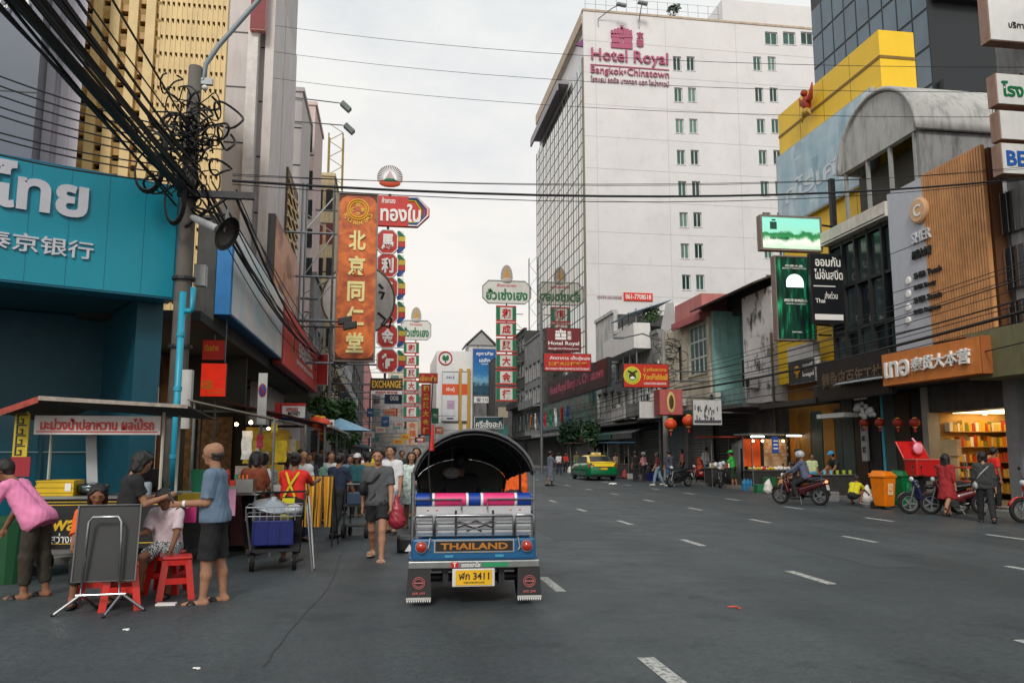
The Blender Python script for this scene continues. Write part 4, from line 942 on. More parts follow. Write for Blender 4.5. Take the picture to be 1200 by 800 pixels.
# ------------------------------------------------------------------ old shophouses along the right-hand pavement
FXR=17.2
def ry(px):return ax(px,530,FXR).y
def rz(px,py,X=FXR):return ax(px,py,X).z
SHUT=S('roller_shutter',(128,130,130),rough=.5,metal=.3,var=.12,scale=3,streak=.5,dirt=srgb((60,56,52)))
def shutter(root,X,y0,y1,z0,z1,mat=None,sgn=-1):
    m=MB();n=max(6,int((z1-z0)/.16));g=[]
    for i in range(n*2+1):
        z=z0+(z1-z0)*i/(n*2);g.append([(X+sgn*(.03 if i % 2 else 0),y0,z),(X+sgn*(.03 if i % 2 else 0),y1,z)])
    m.sheet(g);return m.build('roller_shutter',mat or SHUT,root,solid=.02)
def ac_unit(label,p,n=(-1,0,0)):
    """outdoor air-conditioner box on a bracket; p is the wall point, n the wall normal"""
    p=Vector(p);n=Vector(n);u=UP.cross(n);r=thing('air_conditioner',label,'air conditioner',p,'air conditioners on old facades')
    m=MB();m.obox(p-u*.4+n*.08,u*.8,UP*.56,n*.3);m.build('casing',S('ac_white',(186,186,180),rough=.5,streak=.5,dirt=srgb((110,100,90))),r,bevel=.015,seg=1)
    m=MB();m.lathe([(.22,0),(.22,.02),(.05,.03),(.05,0)],p+n*.381-u*.1+UP*.28,n,16);m.build('fan_grille',DARKSTEEL,r)
    m=MB();m.obox(p-u*.35-UP*.04,u*.04,UP*.035,n*.45);m.obox(p+u*.31-UP*.04,u*.04,UP*.035,n*.45);m.build('bracket',STEEL,r)
    return r
# --- yellow-fronted bank branch under the billboards
y0,y1=ry(985),ry(914)
b1=thing('yellow_bank','low yellow bank shopfront with grey sign board under the billboards','building',(FXR,y0,0))
m=MB();m.box(FXR+.1,YX-.3,y0+.02,y1,4.6,8.2);m.build('upper_wall',YELLOW,b1)
OCH=S('wall_ochre',(150,104,30),rough=.6,var=.15,scale=1.2);m=MB();m.box(FXR+.5,YX-.3,y0+.02,y1,.13,4.6);m.build('lower_wall',OCH,b1)
for i in range(5):m=MB();y=y0+.1+i*(y1-y0-.2)/5;m.box(FXR+.42,FXR+.5,y+.05,y+(y1-y0-.2)/5-.05,.2,3.3);m.build('wall_panel',[OCH,S('panel_amber',(176,120,30)),S('panel_teal_dark',(58,80,74))][i % 3 if i else 2],b1)
m=MB();m.box(FXR-.9,FXR+.09,y0,y1,3.5,3.7);m.build('canopy',S('canopy_dark',(58,56,54)),b1)
m=MB();p=ax(978,488,FXR-.5);m.box(FXR-.9,FXR-.3,p.y-1.3,p.y+.6,p.z-.06,p.z+.1);m.build('lamp_fitting',S('fitting_white',(214,216,212)),b1)
f_=fx(928,960,944,402,448,FXR-.6);r=sign('bank_sign','grey and white board with yellow flower logo and krungsri lettering',f_,S('sign_dark_grey',(66,66,68)),WALLW,.25)
m=MB();plate(f_,.02,m,.02,.98,.58,.98,.01);m.build('white_band',WHITE,r)
c=f_.p(.36,.3,.02);m=MB(); 
for k in range(5):a=R(90+(k-2)*36);m.ball(c+f_.u*.16*math.cos(a)+UP*(.16*math.sin(a)),.11,8,6,sc=(.25,1,1))
m.ball(c-UP*.12,.12,8,6,sc=(.25,1,1.3));m.build('flower_logo',S('logo_yellow',(224,158,32)),r,smooth=True)
wr(r,f_,'กรุงศรี',.76,.42,.16,WHITEL,.36);wr(r,f_,'krungsri',.76,.2,.16,WHITEL,.4,.02)
for t in (.1,.9):strut(r,f_.p(t,.5,-.2),f_.p(t,.5,-.75),.03)
# --- stained white shophouse
y0,y1=ry(912),ry(876);zt=rz(880,345)
b2=thing('white_shophouse','shophouse with peeling white plaster wall streaked with black mould','building',(FXR,y0,0))
m=MB();m.box(FXR,FXR+7,y0+.02,y1,3.9,zt);m.build('upper_wall',S('plaster_mould',(212,208,206),rough=.85,var=.08,scale=1.0,streak=.95,blotch=1.3,dirt=srgb((48,48,48)),bump=.2,bscale=7),b2)
m=MB();m.box(FXR+.1,FXR+7,y0+.02,y1,.13,3.9);m.build('lower_wall',S('shutter_old',(92,94,94),rough=.7,var=.25,scale=.9,streak=.8,dirt=srgb((36,36,36))),b2)
for i in range(3):m=MB();y=y0+.1+(y1-y0-.2)*i/3;m.box(FXR+.02,FXR+.098,y+.03,y+(y1-y0-.2)/3-.03,.3,3.7);m.build('shutter_panel',S('shutter_old',(92,94,94)),b2)
m=MB();a,b=rz(905,333),rz(832,366);m.add([(FXR-.9,y0-.1,zt+.1),(FXR-.9,ry(832),zt+.1),(FXR+3,ry(832),zt+1.7),(FXR+3,y0-.1,zt+1.7)],[(0,1,2,3)]);m.build('eave',S('tin_roof_dark',(72,66,60),rough=.7,var=.3,scale=3,streak=.4),b2,solid=.08)
m=MB();m.box(FXR+1.2,FXR+6.5,y0+.03,ry(832),zt-.2,zt+.95);m.build('attic_wall',WALLD,b2)
m=MB();m.box(FXR-1.6,FXR-.02,y0,ry(776),3.62,3.8);m.build('ledge',WALLD,b2)
# --- teal shophouse with an open upper floor
y0,y1=ry(875),ry(836);zt3=zt+.05
b3=thing('teal_shophouse','shophouse with open teal painted upper balcony and dark ground floor','building',(FXR,y0,0))
m=MB();m.box(FXR+1.6,FXR+7,y0+.01,y1,.13,zt3);m.build('back_wall',TEALW,b3)
m=MB();m.box(FXR+.1,FXR+1.6,y1-.35,y1-.01,3.9,zt3);m.build('side_wall',S('teal_pale',(150,196,190),streak=.5),b3)
m=MB();m.box(FXR,FXR+1.6,y0+.02,y1-.36,3.75,4.0);m.box(FXR,FXR+.12,y0+.02,y1-.36,4.0,4.8);m.build('balcony',S('balcony_teal',(120,156,152),streak=.8),b3)
fr=Frame((FXR+1.55,y1,0),(0,-1,0),y1-y0,zt3)
for h in ((.5,1.3,4.1,6.6),(1.7,2.6,4.1,6.6),(2.9,3.8,4.9,6.6)):window(b3,fr,h,S('frame_teal_pale',(150,190,184)),S('glass_black',(18,22,22),rough=.15),1,3,-.04,.08)
shutter(b3,FXR+.3,y0+.2,y1-.2,.13,3.4,S('shutter_dark',(60,60,60),streak=.5))
m=MB();p=ax(845,520,FXR);m.box(FXR+.31,FXR+1.6,y0+.02,y1-.02,3.4,3.75);m.build('lintel',WALLD,b3)
ac_unit('air conditioner on the teal balcony ledge',(FXR-.02,y1-1.1,4.15)); 
# --- cream shophouse with big green window
y0,y1=ry(835),ry(776);zt4=rz(812,378)
b4=thing('cream_shophouse','cream shophouse with wide green glass window and pink rooftop block','building',(FXR,y0,0))
fr=Frame((FXR,y1,3.9),(0,-1,0),y1-y0,zt4-3.9);wy=lambda px:y1-ry(px)
h=(wy(810),wy(834)-.25,rz(820,438)-3.9,zt4-4.1);h2=(wy(797),wy(802),rz(799,448)-3.9,rz(799,405)-3.9)
facade(b4,fr,[h,h2],WALLC,.35,'upper_wall');window(b4,fr,h,WFR,GLASST,4,3,.1,.1,WALLC);window(b4,fr,h2,DARKSTEEL,GLASSD,1,3,.1,.06)
m=MB();m.box(FXR+.36,FXR+7,y0+.02,y1-.02,.13,zt4-.1);m.build('core',WALLD,b4)
shutter(b4,FXR+.2,y0+.3,y0+3.6,.13,3.2);shutter(b4,FXR+.2,y0+4.2,y1-.4,.13,3.2,S('shutter_blue',(110,124,132),streak=.6))
m=MB();m.box(FXR+.0,FXR+.36,y0+.02,y1,3.2,3.9);m.build('lintel',WALLD,b4);m=MB();m.box(FXR,FXR+.36,y0+3.62,y0+4.18,.13,3.2);m.build('pier',WALLG,b4)
m=MB();a=rz(800,386);t=rz(833,341);m.box(FXR-.3,FXR+5,ry(834),ry(801),zt4,t);m.build('attic_block',PINK,b4)
m=MB();m.box(FXR-.45,FXR-.301,ry(834),ry(799),zt4-.15,zt4+.25);m.build('attic_trim',S('trim_pink',(176,92,92)),b4)
m=MB();m.box(FXR+1.0,FXR+6,ry(800),ry(788),zt4,rz(794,360));m.build('attic_white',WALLW,b4)
m=MB();m.prism([(FXR+.5,ry(788),zt4-.3),(FXR+.5,ry(765),zt4-.3),(FXR+.5,ry(776),rz(776,352)),(FXR+.5,ry(785),rz(785,352))],(3.5,0,0));m.build('white_gable',WHITE,b4)
# --- further shophouses
def house(label,p0,p1,ptop,wall,wins,frame=WFR,glass=GLASSD,depth=9,awn=None,shut=None,name='shophouse',X=FXR,ground=3.6,balcony=None):
    """plain row house between two pixel columns with real window openings; wins = rows of (z0, z1, n, nz)"""
    y0=ax(p0,530,X).y;y1=ax(p1,530,X).y;zt=ax(ptop[0],ptop[1],X).z
    r=thing(name,label,'building',(X,y0,0));fr=Frame((X,y1,ground),(0,-1,0),y1-y0,zt-ground);hs=[]
    for z0,z1,n,nz in wins:
        for i in range(n):hs.append((fr.W*(i+.14)/n,fr.W*(i+.86)/n,z0-ground,z1-ground,nz))
    facade(r,fr,[h[:4] for h in hs],wall,.3,'upper_wall')
    for h in hs:window(r,fr,h[:4],frame,glass,2,h[4],.12,.07,wall,panes=False)
    m=MB();m.box(X+.31,X+depth,y0+.01,y1-.01,.13,zt-.1);m.build('core',WALLD,r)
    for a_,b_ in ((y0+.01,y0+.4),(y1-.4,y1-.01)):m=MB();m.box(X-.05,X+.3,a_,b_,.13,ground-.01);m.build('pier',wall,r)
    m=MB();m.box(X-1.55,X-.06,y0+.02,y1-.02,ground-.12,ground-.02);m.build('canopy',S('canopy_dark',(58,56,54)),r)
    shutter(r,X+.2,y0+.45,y1-.45,.13,ground-.5,shut);m=MB();m.box(X-.02,X+.3,y0+.41,y1-.41,ground-.5,ground-.01);m.build('lintel',WALLD,r)
    m=MB();m.box(X-.12,X+.35,y0+.01,y1-.01,zt,zt+.25);m.build('cornice',wall,r)
    if awn:
        m=MB();m.add([(X-1.9,y0+.2,ground-.75),(X-1.9,y1-.2,ground-.75),(X-.06,y1-.2,ground-.1),(X-.06,y0+.2,ground-.1)],[(0,1,2,3)]);m.add([(X-1.9,y0+.2,ground-.76),(X-1.9,y1-.2,ground-.76),(X-1.9,y1-.2,ground-1.1),(X-1.9,y0+.2,ground-1.1)],[(0,1,2,3)]);m.build('awning',awn,r,solid=.03)
    if balcony:
        z=balcony;m=MB();m.box(X-.9,X-.01,y0+.1,y1-.1,z,z+.14);m.box(X-.9,X-.82,y0+.1,y1-.1,z+.14,z+.9);m.build('balcony',wall,r)
    return r
AWG=S('awning_green',(40,74,66),rough=.7,streak=.3);AWP=S('awning_purple',(74,44,56),rough=.7);AWD=S('awning_darkgrey',(70,72,72),rough=.7,streak=.3);AWR=S('awning_red',(150,48,34),rough=.7);AWB=S('awning_brown',(80,56,40),rough=.7);AWBL=S('awning_blue',(50,90,120),rough=.7)
house('weathered grey shophouse with deep balcony behind the fishball sign',775,748,(760,395),WALLG,((4.6,6.6,3,2),),balcony=4.0,awn=AWD)
house('pale shophouse with white canopy box on its upper floor',748,722,(735,385),WALLW,((4.4,6.2,3,2),(7.0,8.4,3,1)),awn=AWG,balcony=3.9)
house('narrow off-white shophouse with concrete column beside the hotel podium',722,700,(710,372),WALLW,((4.4,6.4,3,2),(7.4,9.2,3,2)),awn=AWP)
wb=thing('canopy_box','white slanted canopy box with pale blue side on a shophouse roof','canopy',ax(735,370,FXR-.6)); 
a=ax(706,372,FXR-1.2);b=ax(742,360,FXR-1.2);m=MB();m.prism([(FXR-1.2,b.y,rz(742,408,FXR-1.2)),(FXR-1.2,a.y,rz(742,408,FXR-1.2)),(FXR-1.2,a.y,rz(742,385,FXR-1.2)),(FXR-1.2,b.y,rz(742,378,FXR-1.2))],(1.15,0,0));m.build('box',WHITE,wb)
m=MB();m.add([(FXR-1.5,b.y,rz(745,370)-.4),(FXR-1.5,b.y+4.5,rz(745,370)-.4),(FXR+1.5,b.y+4.5,rz(745,370)+.6),(FXR+1.5,b.y,rz(745,370)+.6)],[(0,1,2,3)]);m.build('roof_sheet',S('roof_paleblue',(160,178,190)),wb,solid=.06)
for k in range(3):m=MB();y=b.y+.4+k*1.6;m.tube([(FXR-.9,y,6.5),(FXR-.9,y,rz(745,370))],.05,6);m.build('post',STEEL,wb)
tree('small creeper bush growing on the old shophouse roof beside the white gable',(FXR+.2,ry(762),rz(762,400)),2.6,.8,500,.1,name='roof_bush',cat='plant',trunk_r=.04)
# --- hotel podium: entrance block with dark sign, glass, flags
py0,py1=ax(699,530,17.6).y,HY1+6
pod=thing('hotel_podium','low hotel entrance block with teal glass and white ledge under the tower','building',(17.6,py0,0))
m=MB();m.box(17.7,HX+4,py0,HY0-.1,.13,7.4);m.build('block',WALLG,pod)
m=MB();m.box(17.7,HX-.2,HY0-.09,py1,.13,7.3);m.build('front_block',WALLD,pod)
fr=Frame((17.65,py1,3.9),(0,-1,0),py1-py0,3.3)
for i in range(10):
    a=fr.W*i/10;window(pod,fr,(a+.15,a+fr.W/10-.15,.1,3.0),S('frame_teal',(70,112,108)),GLASST,3,2,-.06,.1)
m=MB();m.box(16.4,17.68,py0+.5,py1-2,3.3,3.6);m.build('ledge',WALLW,pod)
f_=fx(638,713,712,436,460,15.4);f_=Frame((15.4,ax(712,440,15.4).y+22,6.3),(0,-1,0),22,2.1)
r=sign('hotel_fascia_sign','long dark maroon sign band with pink script lettering along the hotel podium',f_,S('sign_maroon',(58,26,34),rough=.5),DARKSTEEL,.3);wr(r,f_,'Hotel Royal Bangkok Chinatown',.5,.5,.5,S('letters_pinkish',(190,90,110)),.9,.015)
for t in (.05,.5,.95):strut(r,f_.p(t,.5,-.2),f_.p(t,.5,-2.4),.06)
for i,c in enumerate(((40,80,170),(190,34,40),(222,222,226),(24,120,70),(190,34,40),(30,50,130),(226,220,216),(200,120,40))):
    y=68+i*2.6;p=Vector((16.2,y,3.4));q=p+Vector((-1.1,-.2,2.3));r=thing('flag',['blue','red','white','green','red','navy','white','orange'][i]+' flag on a slanted pole above the hotel entrance','flag',p,'flags over the hotel entrance');m=MB();m.tube([p,q],.03,5);m.build('flag_pole',STEEL,r)
    g=[[q+Vector((-.05-.1*math.sin(a_*2+i),-.1*a_-.12*math.sin(b_*1.5+i),-.05-.22*b_-.1*a_)) for a_ in range(5)] for b_ in range(7)];m=MB();m.sheet(g);m.build('cloth',S('flag_%d' % i,c,rough=.8,var=.1),r,smooth=True)
# --- far right: buildings past the hotel up to the bend
house('grey balconied old block beyond the hotel',634,615,(628,395),WALLG,((4.5,6.5,4,2),(7.5,9.5,4,2),(10.5,12.5,4,2)),X=17.5,balcony=7.0)
house('dark old block with cages beyond the hotel',615,600,(608,392),WALLD,((4.5,6.5,4,2),(8,10,4,2),(11.5,13.5,4,2),(15,17,4,2)),X=17.5,balcony=7.5)
# ------------------------------------------------------------------ projecting signs, right side
GS=S('gold_shop_white',(216,216,210),rough=.5,var=.05,scale=.6);GEDGE=S('gold_shop_edge',(150,150,146),streak=.4)
PAN_R=S('panel_red',(190,40,34));PAN_G=S('panel_green',(20,112,74))
def flame_top(root,c,h):
    m=MB();pts=[]
    for i in range(11):
        t=PI*i/10;pts.append(c+Vector((math.cos(t)*h*.36,0,h*(.1+.85*math.sin(t) ** .8))))
    m.prism([p+Vector((0,.05,0)) for p in pts],(0,.12,0));m.build('halo',S('halo_grey',(168,160,150)),root)
    m=MB();m.prism([c+Vector((x*h,-.02,z*h)) for x,z in ((-.13,.12),(.13,.12),(.1,.4),(0,.85),(-.1,.4))],(0,.06,0));m.build('flame',S('flame_gold',(206,146,40)),root)
    m=MB();m.ball(c+UP*h*.02,h*.22,10,6,sc=(1.5,.4,.7));m.build('lotus',S('lotus_grey',(176,172,168)),root)
def gold_sign(label,xb,Y,cols,wallx,thai='ฮั่วเซ่งเฮง',chars='和成興大金行'):
    """Thai head board over a column of red and green character panels"""
    f0=fy(*xb,Y);r=thing('gold_shop_sign',label,'sign',f0.p(.5,0,-.4));W,H=f0.W,f0.H
    c=min(.12*W,.35*H);P=[f0.p(0,0)+f0.u*a+UP*b for a,b in ((c,0),(W-c,0),(W,c),(W,H-c),(W-c,H),(c,H),(0,H-c),(0,c))]
    m=MB();m.prism([p-f0.n*.5 for p in P],f0.n*.5);m.build('head_board',GS,r)
    m=MB();m.tube([p+f0.n*.02 for p in P],.07,5,closed=True);m.build('head_rim',GEDGE,r)
    wr(r,f0,thai,.5,.40,.5,GREENL,.86,.03,depth=.06);wr(r,f0,'ห้างขายทอง',.5,.80,.14,REDL,.4,.02)
    flame_top(r,f0.p(.5,1),H*.75)
    x0,x1,ys=cols
    for ch,(ya,yb) in zip(chars,ys):
        f1=fy(x0,ya,x1,yb,Y);m=plate(f1,.4);pn=m.build('character_panel',GS,r)
        t=.1
        for b0 in (0,1-t):plate(f1,.03,MB(),0,1,b0,b0+t,.02).build('red_band',PAN_R,pn)
        for b0,b1 in ((0,.19),(.81,1)):plate(f1,.03,MB(),b0,b1,t,1-t,.02).build('green_corner',PAN_G,pn)
        wr(pn,f1,ch,.5,.5,.62,REDL,.42,.03,depth=.05)
    # lattice back to the facade
    xc=f0.p(.5,0).x;zt=f0.p(0,.5).z
    zz=[fy(x0,ya,x1,yb,Y).p(0,.5).z for ya,yb in ys]
    for z in zz+[zt]:
        m=MB();m.tube([(xc,Y+.3,z),(wallx,Y+.3,z)],.06,5);m.build('arm',STEEL,r)
    for i in range(len(zz)-1):
        m=MB();m.tube([(xc,Y+.3,zz[i]),(wallx,Y+.3,zz[i+1])],.04,4);m.build('brace',STEEL,r)
    m=MB();m.tube([(xc,Y+.25,zz[-1]-.5),(xc,Y+.25,zt)],.1,6);m.build('spine',STEEL,r)
    return r
ysr=[(358,376.5),(377.5,394),(396,412.5),(414.5,431),(433,450.5),(453,470)]
gold_sign('tall gold shop sign with green Thai head board beside the mirror glass hotel',(565.5,329,622,355.5),106,(581.5,605,ysr),17.6)
# lattice mast between sign and hotel
r=thing('lattice_mast','thin steel lattice mast beside the gold shop sign by the hotel','mast',(17.2,106,0));p=ay(625,303,106)
for a,b in ((-.6,-.3),(.6,-.3),(.6,.3),(-.6,.3)):m=MB();m.tube([(p.x+a,106+b,.13),(p.x+a,106+b,p.z)],.05,4);m.build('leg',STEEL,r)
for i in range(18):
    z=2+i*(p.z-3)/17;s_=1 if i % 2 else-1;m=MB();m.tube([(p.x-.6*s_,105.7,z),(p.x+.6*s_,105.7,z+(p.z-3)/17)],.035,4);m.build('brace',STEEL,r)
HRED=S('hotel_sign_red',(112,30,32),rough=.45,var=.06)
f_=fy(640,384,681,412,62);r=sign('hotel_sign','dark red Hotel Royal sign with white crown logo on a street pole',f_,HRED,DARKSTEEL,.25)
wr(r,f_,'Hotel Royal',.5,.33,.2,WHITEL,.88,.02);wr(r,f_,'Bangkok•Chinatown',.5,.12,.1,WHITEL,.86,.015);wr(r,f_,'京',.66,.78,.18,WHITEL,.12,.02);wr(r,f_,'華',.66,.58,.18,WHITEL,.12,.02)
m=MB()
for i in range(5):plate(f_,.02,m,.27+i*.06,.32+i*.06,.78,.88+(.06 if i == 2 else 0),.02)
plate(f_,.02,m,.26,.57,.5,.6,.02);plate(f_,.02,m,.26,.4,.62,.76,.02);plate(f_,.02,m,.43,.57,.62,.76,.02);m.build('crown_logo',WHITEL,r)
hp=thing('sign_pole','steel pole holding the two red signs by the hotel','pole',(f_.p(1.3,0).x,62.2,0));hpx=f_.p(1.38,0).x
hpx=ay(637,400,62).x-.15;m=MB();m.tube([(hpx,62.2,0),(hpx,62.2,f_.p(0,2.2).z)],.12,8);m.build('mast',STEEL,hp);hp.location.x=hp.location.x
strut(r,Vector((hpx,62.2,f_.p(0,.5).z)),f_.p(.3,.5,-.2),.06)
f_=fy(637,414,693,435,60);r=sign('restaurant_sign','bright red sign with white Thai heading and yellow Chinese characters',f_,S('sign_brightred',(188,40,34)),DARKSTEEL,.25)
wr(r,f_,'ภัตตาคาร เต็งฮุ่งเฮง',.55,.72,.26,WHITEL,.85,.02);wr(r,f_,'頂好大酒樓餐廳',.5,.42,.2,GOLDL,.8,.02);wr(r,f_,'SIN KWANG MENG BANGKOK RESTAURANT',.5,.14,.12,WHITEL,.92)
strut(r,f_.p(1.0,.5,-.1),Vector((17.3,60.2,f_.p(0,.5).z)),.06);strut(r,f_.p(.0,.5,-.1),Vector((hpx,62.1,f_.p(0,.5).z)),.06)
f_=fy(730.5,426,784,454,42);r=sign('fishball_sign','red YooFishball sign with round yellow bull logo hanging over the pavement',f_,S('sign_fish_red',(196,44,24)),DARKSTEEL,.2)
c=f_.p(.19,.5,.02);rr=.38*f_.H
m=MB();m.lathe([(rr,0),(rr,.02)],c-f_.n*.01,f_.n,24);m.build('logo_disc',GOLDL,r);m=MB();m.lathe([(rr*.82,0),(rr*.82,.02)],c+f_.n*.005,f_.n,24);m.build('logo_inner',S('logo_lime',(170,196,60)),r)
m=MB();q=c+f_.n*.03;m.ball(q-UP*rr*.1,rr*.4,10,7,sc=(1,.1,1.1));m.tube([q+f_.u*-rr*.5+UP*rr*.5,q+UP*rr*.25,q+f_.u*rr*.5+UP*rr*.5],rr*.1,6);m.build('logo_head',S('logo_brown',(70,50,20)),r);m=MB();m.ball(q-UP*rr*.3+f_.n*.03,rr*.22,8,6,sc=(1.2,.2,.8));m.build('logo_muzzle',WHITEL,r)
wr(r,f_,'ยู้ ลูกชิ้นเยาวราช',.69,.74,.2,GOLDL,.5,.02);wr(r,f_,'YooFishball',.69,.45,.26,GOLDL,.54,.02);wr(r,f_,'CHINATOWN BANGKOK',.69,.17,.1,WHITEL,.5)
strut(r,f_.p(1,.7,-.1),Vector((FXR+.1,42.1,f_.p(0,.7).z)),.04);strut(r,f_.p(1,.3,-.1),Vector((FXR+.1,42.1,f_.p(0,.3).z)),.04)
f_=fy(773,456,800,486,39.5);r=sign('pink_sign','pink box sign with oval bull emblem under the fishball sign',f_,S('sign_pink',(176,88,84)),S('sign_pink_edge',(140,64,62)),.9);m=MB();m.ball(f_.p(.5,.5,.0),.42*f_.H,12,8,sc=(.42,.06,1));m.build('oval',S('oval_gold',(200,176,110)),r);m=MB();m.ball(f_.p(.5,.5,.03),.28*f_.H,10,8,sc=(.35,.06,1));m.build('emblem',S('logo_brown',(70,50,20)),r)
strut(r,f_.p(1,.7,-.3),Vector((FXR+.1,39.8,f_.p(0,.7).z)),.04)
f_=fy(749,470,774,490,41);r=sign('blank_sign','plain white blank sign board beside the pink bull sign',f_,S('board_white',(196,196,194)),STEEL,.12);strut(r,f_.p(1,.5,-.1),Vector((FXR+.1,41.1,f_.p(0,.5).z)),.04)
f_=fy(812,468,846,498,35.5);r=sign('ink_print_sign','white sign board printed with a black ink skyline picture',f_,S('board_white',(196,196,194)),STEEL,.12);m=MB()
for i in range(26):
    a=random.uniform(.04,.92);b=random.uniform(.25,.8);plate(f_,.008,m,a,min(.96,a+random.uniform(.015,.05)),b-random.uniform(.06,.22),b,.018+i*.0006)
plate(f_,.008,m,.04,.96,.08,.2,.016);m.build('ink_print',S('ink_grey',(70,70,76)),r);strut(r,f_.p(1,.5,-.1),Vector((FXR+.1,35.6,f_.p(0,.5).z)),.04)
lantern('orange-red paper lantern beneath the pink bull sign',ay(786,497,38.5),.32);lantern('orange-red paper lantern between the pink sign and the ink print board',ay(807,493,37),.32)
# street lamp arms on shop poles
r=thing('street_lamp','thin street lamp arm above the fishball sign','street lamp',(15.6,43,0));p=ay(777,390,43);q=ay(729,396,43)
m=MB();m.tube([(p.x,43,.13),(p.x,43,p.z)],[.16,.12],8);m.build('pole',CONC,r);m=MB();m.tube([p-UP*.5,p+(q-p)*.5+UP*.1,q],.04,6);m.build('arm',STEEL,r);m=MB();m.obox(q-Vector((.5,.1,.05)),(.6,0,0),(0,.2,0),(0,0,.12));m.build('lamp_head',STEEL,r,bevel=.03)
# air conditioners, drain pipes and small boards that clutter the old fronts
for px,z,lb in ((768,4.9,'air conditioner on the weathered grey shophouse'),(740,6.7,'air conditioner high on the pale shophouse'),(728,4.6,'air conditioner low on the pale shophouse'),(712,6.9,'air conditioner on the narrow off-white shophouse'),(805,4.3,'air conditioner under the small dark window of the cream shophouse'),(890,4.6,'air conditioner on the mould-streaked white wall')):ac_unit(lb,(FXR-.02,ry(px),z))
for px,zt_,mt,lb in ((776,7.5,'pipe_white','white drain pipe between the grey and cream shophouses'),(748,8,'pipe_grey','grey drain pipe beside the pale shophouse'),(912,7,'pipe_brown','brown drain pipe at the edge of the mould-streaked wall')):
    r=thing('drain_pipe',lb,'pipe',(FXR-.1,ry(px),.13));m=MB();m.tube([(FXR-.1,ry(px),.13),(FXR-.1,ry(px),zt_)],.06,8);m.build('riser',S(mt,{'pipe_white':(190,188,184),'pipe_grey':(120,122,124),'pipe_brown':(96,78,64)}[mt],streak=.4),r,smooth=True)
    for z in (2.5,4.5,6.2):m=MB();m.box(FXR-.17,FXR-.0,ry(px)-.08,ry(px)+.08,z,z+.04);m.build('clip',STEEL,r)
# ================================================================== LEFT-HAND SIDE
# ------------------------------------------------------------------ corner bank with angled teal fascia
AT=R(62);TU=Vector((math.sin(AT),math.cos(AT),0));TN=Vector((math.cos(AT),-math.sin(AT),0))
TB=ay(209,285,15.2)
tl=on_plane(-70,250,TB,TN);zt=on_plane(209,218,TB,TN).z;zb=on_plane(209,352,TB,TN).z
TEAL=S('bank_teal',(0,138,160),rough=.45,var=.06,scale=.8,streak=.14,dirt=srgb((0,100,118)))
tf=Frame((tl.x,tl.y,zb),TU,(Vector((TB.x,TB.y,0))-Vector((tl.x,tl.y,0))).length,zt-zb)
bs=sign('bank_fascia','huge teal bank fascia with pale Thai letters and Chinese characters',tf,TEAL,S('bank_teal_edge',(0,96,122),rough=.5),.5)
def tfc(px,py):p=on_plane(px,py,TB,TN);return (p-tf.o).dot(tf.u)/tf.W,(p.z-tf.o.z)/tf.H
PALE=S('bank_letters',(196,196,204),rough=.5,var=.04)
a1,b1_=tfc(103,235);text(bs,'กรุงไทย',tf.p(a1,b1_-.03,.012),tf.u,UP,1.02,PALE,2.9,.035,.05,align='R')
a1,b1_=tfc(109,295);text(bs,'泰京银行',tf.p(a1,b1_,.012),tf.u,UP,.31,PALE,1.61,.012,.03,align='R')
for k in range(1,6):m=MB();plate(tf,.004,m,k/6-.001,k/6+.001,.02,.98,.0075);m.build('joint',S('bank_teal_edge',(0,96,122)),bs)
bk=thing('bank_building','dark recessed ground floor of the corner bank under the teal fascia','building',tf.p(.5,0,-4))
def tq(a,d,z):return tf.o+tf.u*a-tf.n*d+UP*(z-tf.o.z)
W=tf.W
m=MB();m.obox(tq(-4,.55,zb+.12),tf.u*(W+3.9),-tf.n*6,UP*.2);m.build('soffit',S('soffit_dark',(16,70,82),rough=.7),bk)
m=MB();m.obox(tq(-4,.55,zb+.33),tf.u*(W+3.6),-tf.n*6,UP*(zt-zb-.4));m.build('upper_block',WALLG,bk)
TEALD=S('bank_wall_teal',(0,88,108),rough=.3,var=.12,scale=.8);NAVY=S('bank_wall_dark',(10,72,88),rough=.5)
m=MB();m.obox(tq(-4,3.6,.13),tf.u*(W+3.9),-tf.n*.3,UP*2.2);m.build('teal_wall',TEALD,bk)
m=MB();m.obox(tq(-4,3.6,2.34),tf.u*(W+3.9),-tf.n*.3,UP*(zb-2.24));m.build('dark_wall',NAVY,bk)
for k in range(7):m=MB();m.obox(tq(-1+k*1.0,3.56,.13),tf.u*.06,tf.n*.05,UP*2.2);m.build('wall_mullion',NAVY,bk)
m=MB();m.obox(tq(-4,3.57,1.6),tf.u*(W+3.9),tf.n*.03,UP*.02);m.build('white_line',S('line_white',(150,180,186)),bk)
for px,py in ((141,443),(118,452),(178,452)):
    p=gp(px,py,zb+.11);m=MB();m.lathe([(.09,-.02),(.09,0)],p,n=14);m.build('downlight',pm('downlight',(.9,.95,.9),emit=9,ecol=(.9,1,.95)),bk)
m=MB();m.obox(tq(W-.5,.6,.13),tf.u*.45,-tf.n*3,UP*(zb-.05));m.build('side_pier',NAVY,bk)
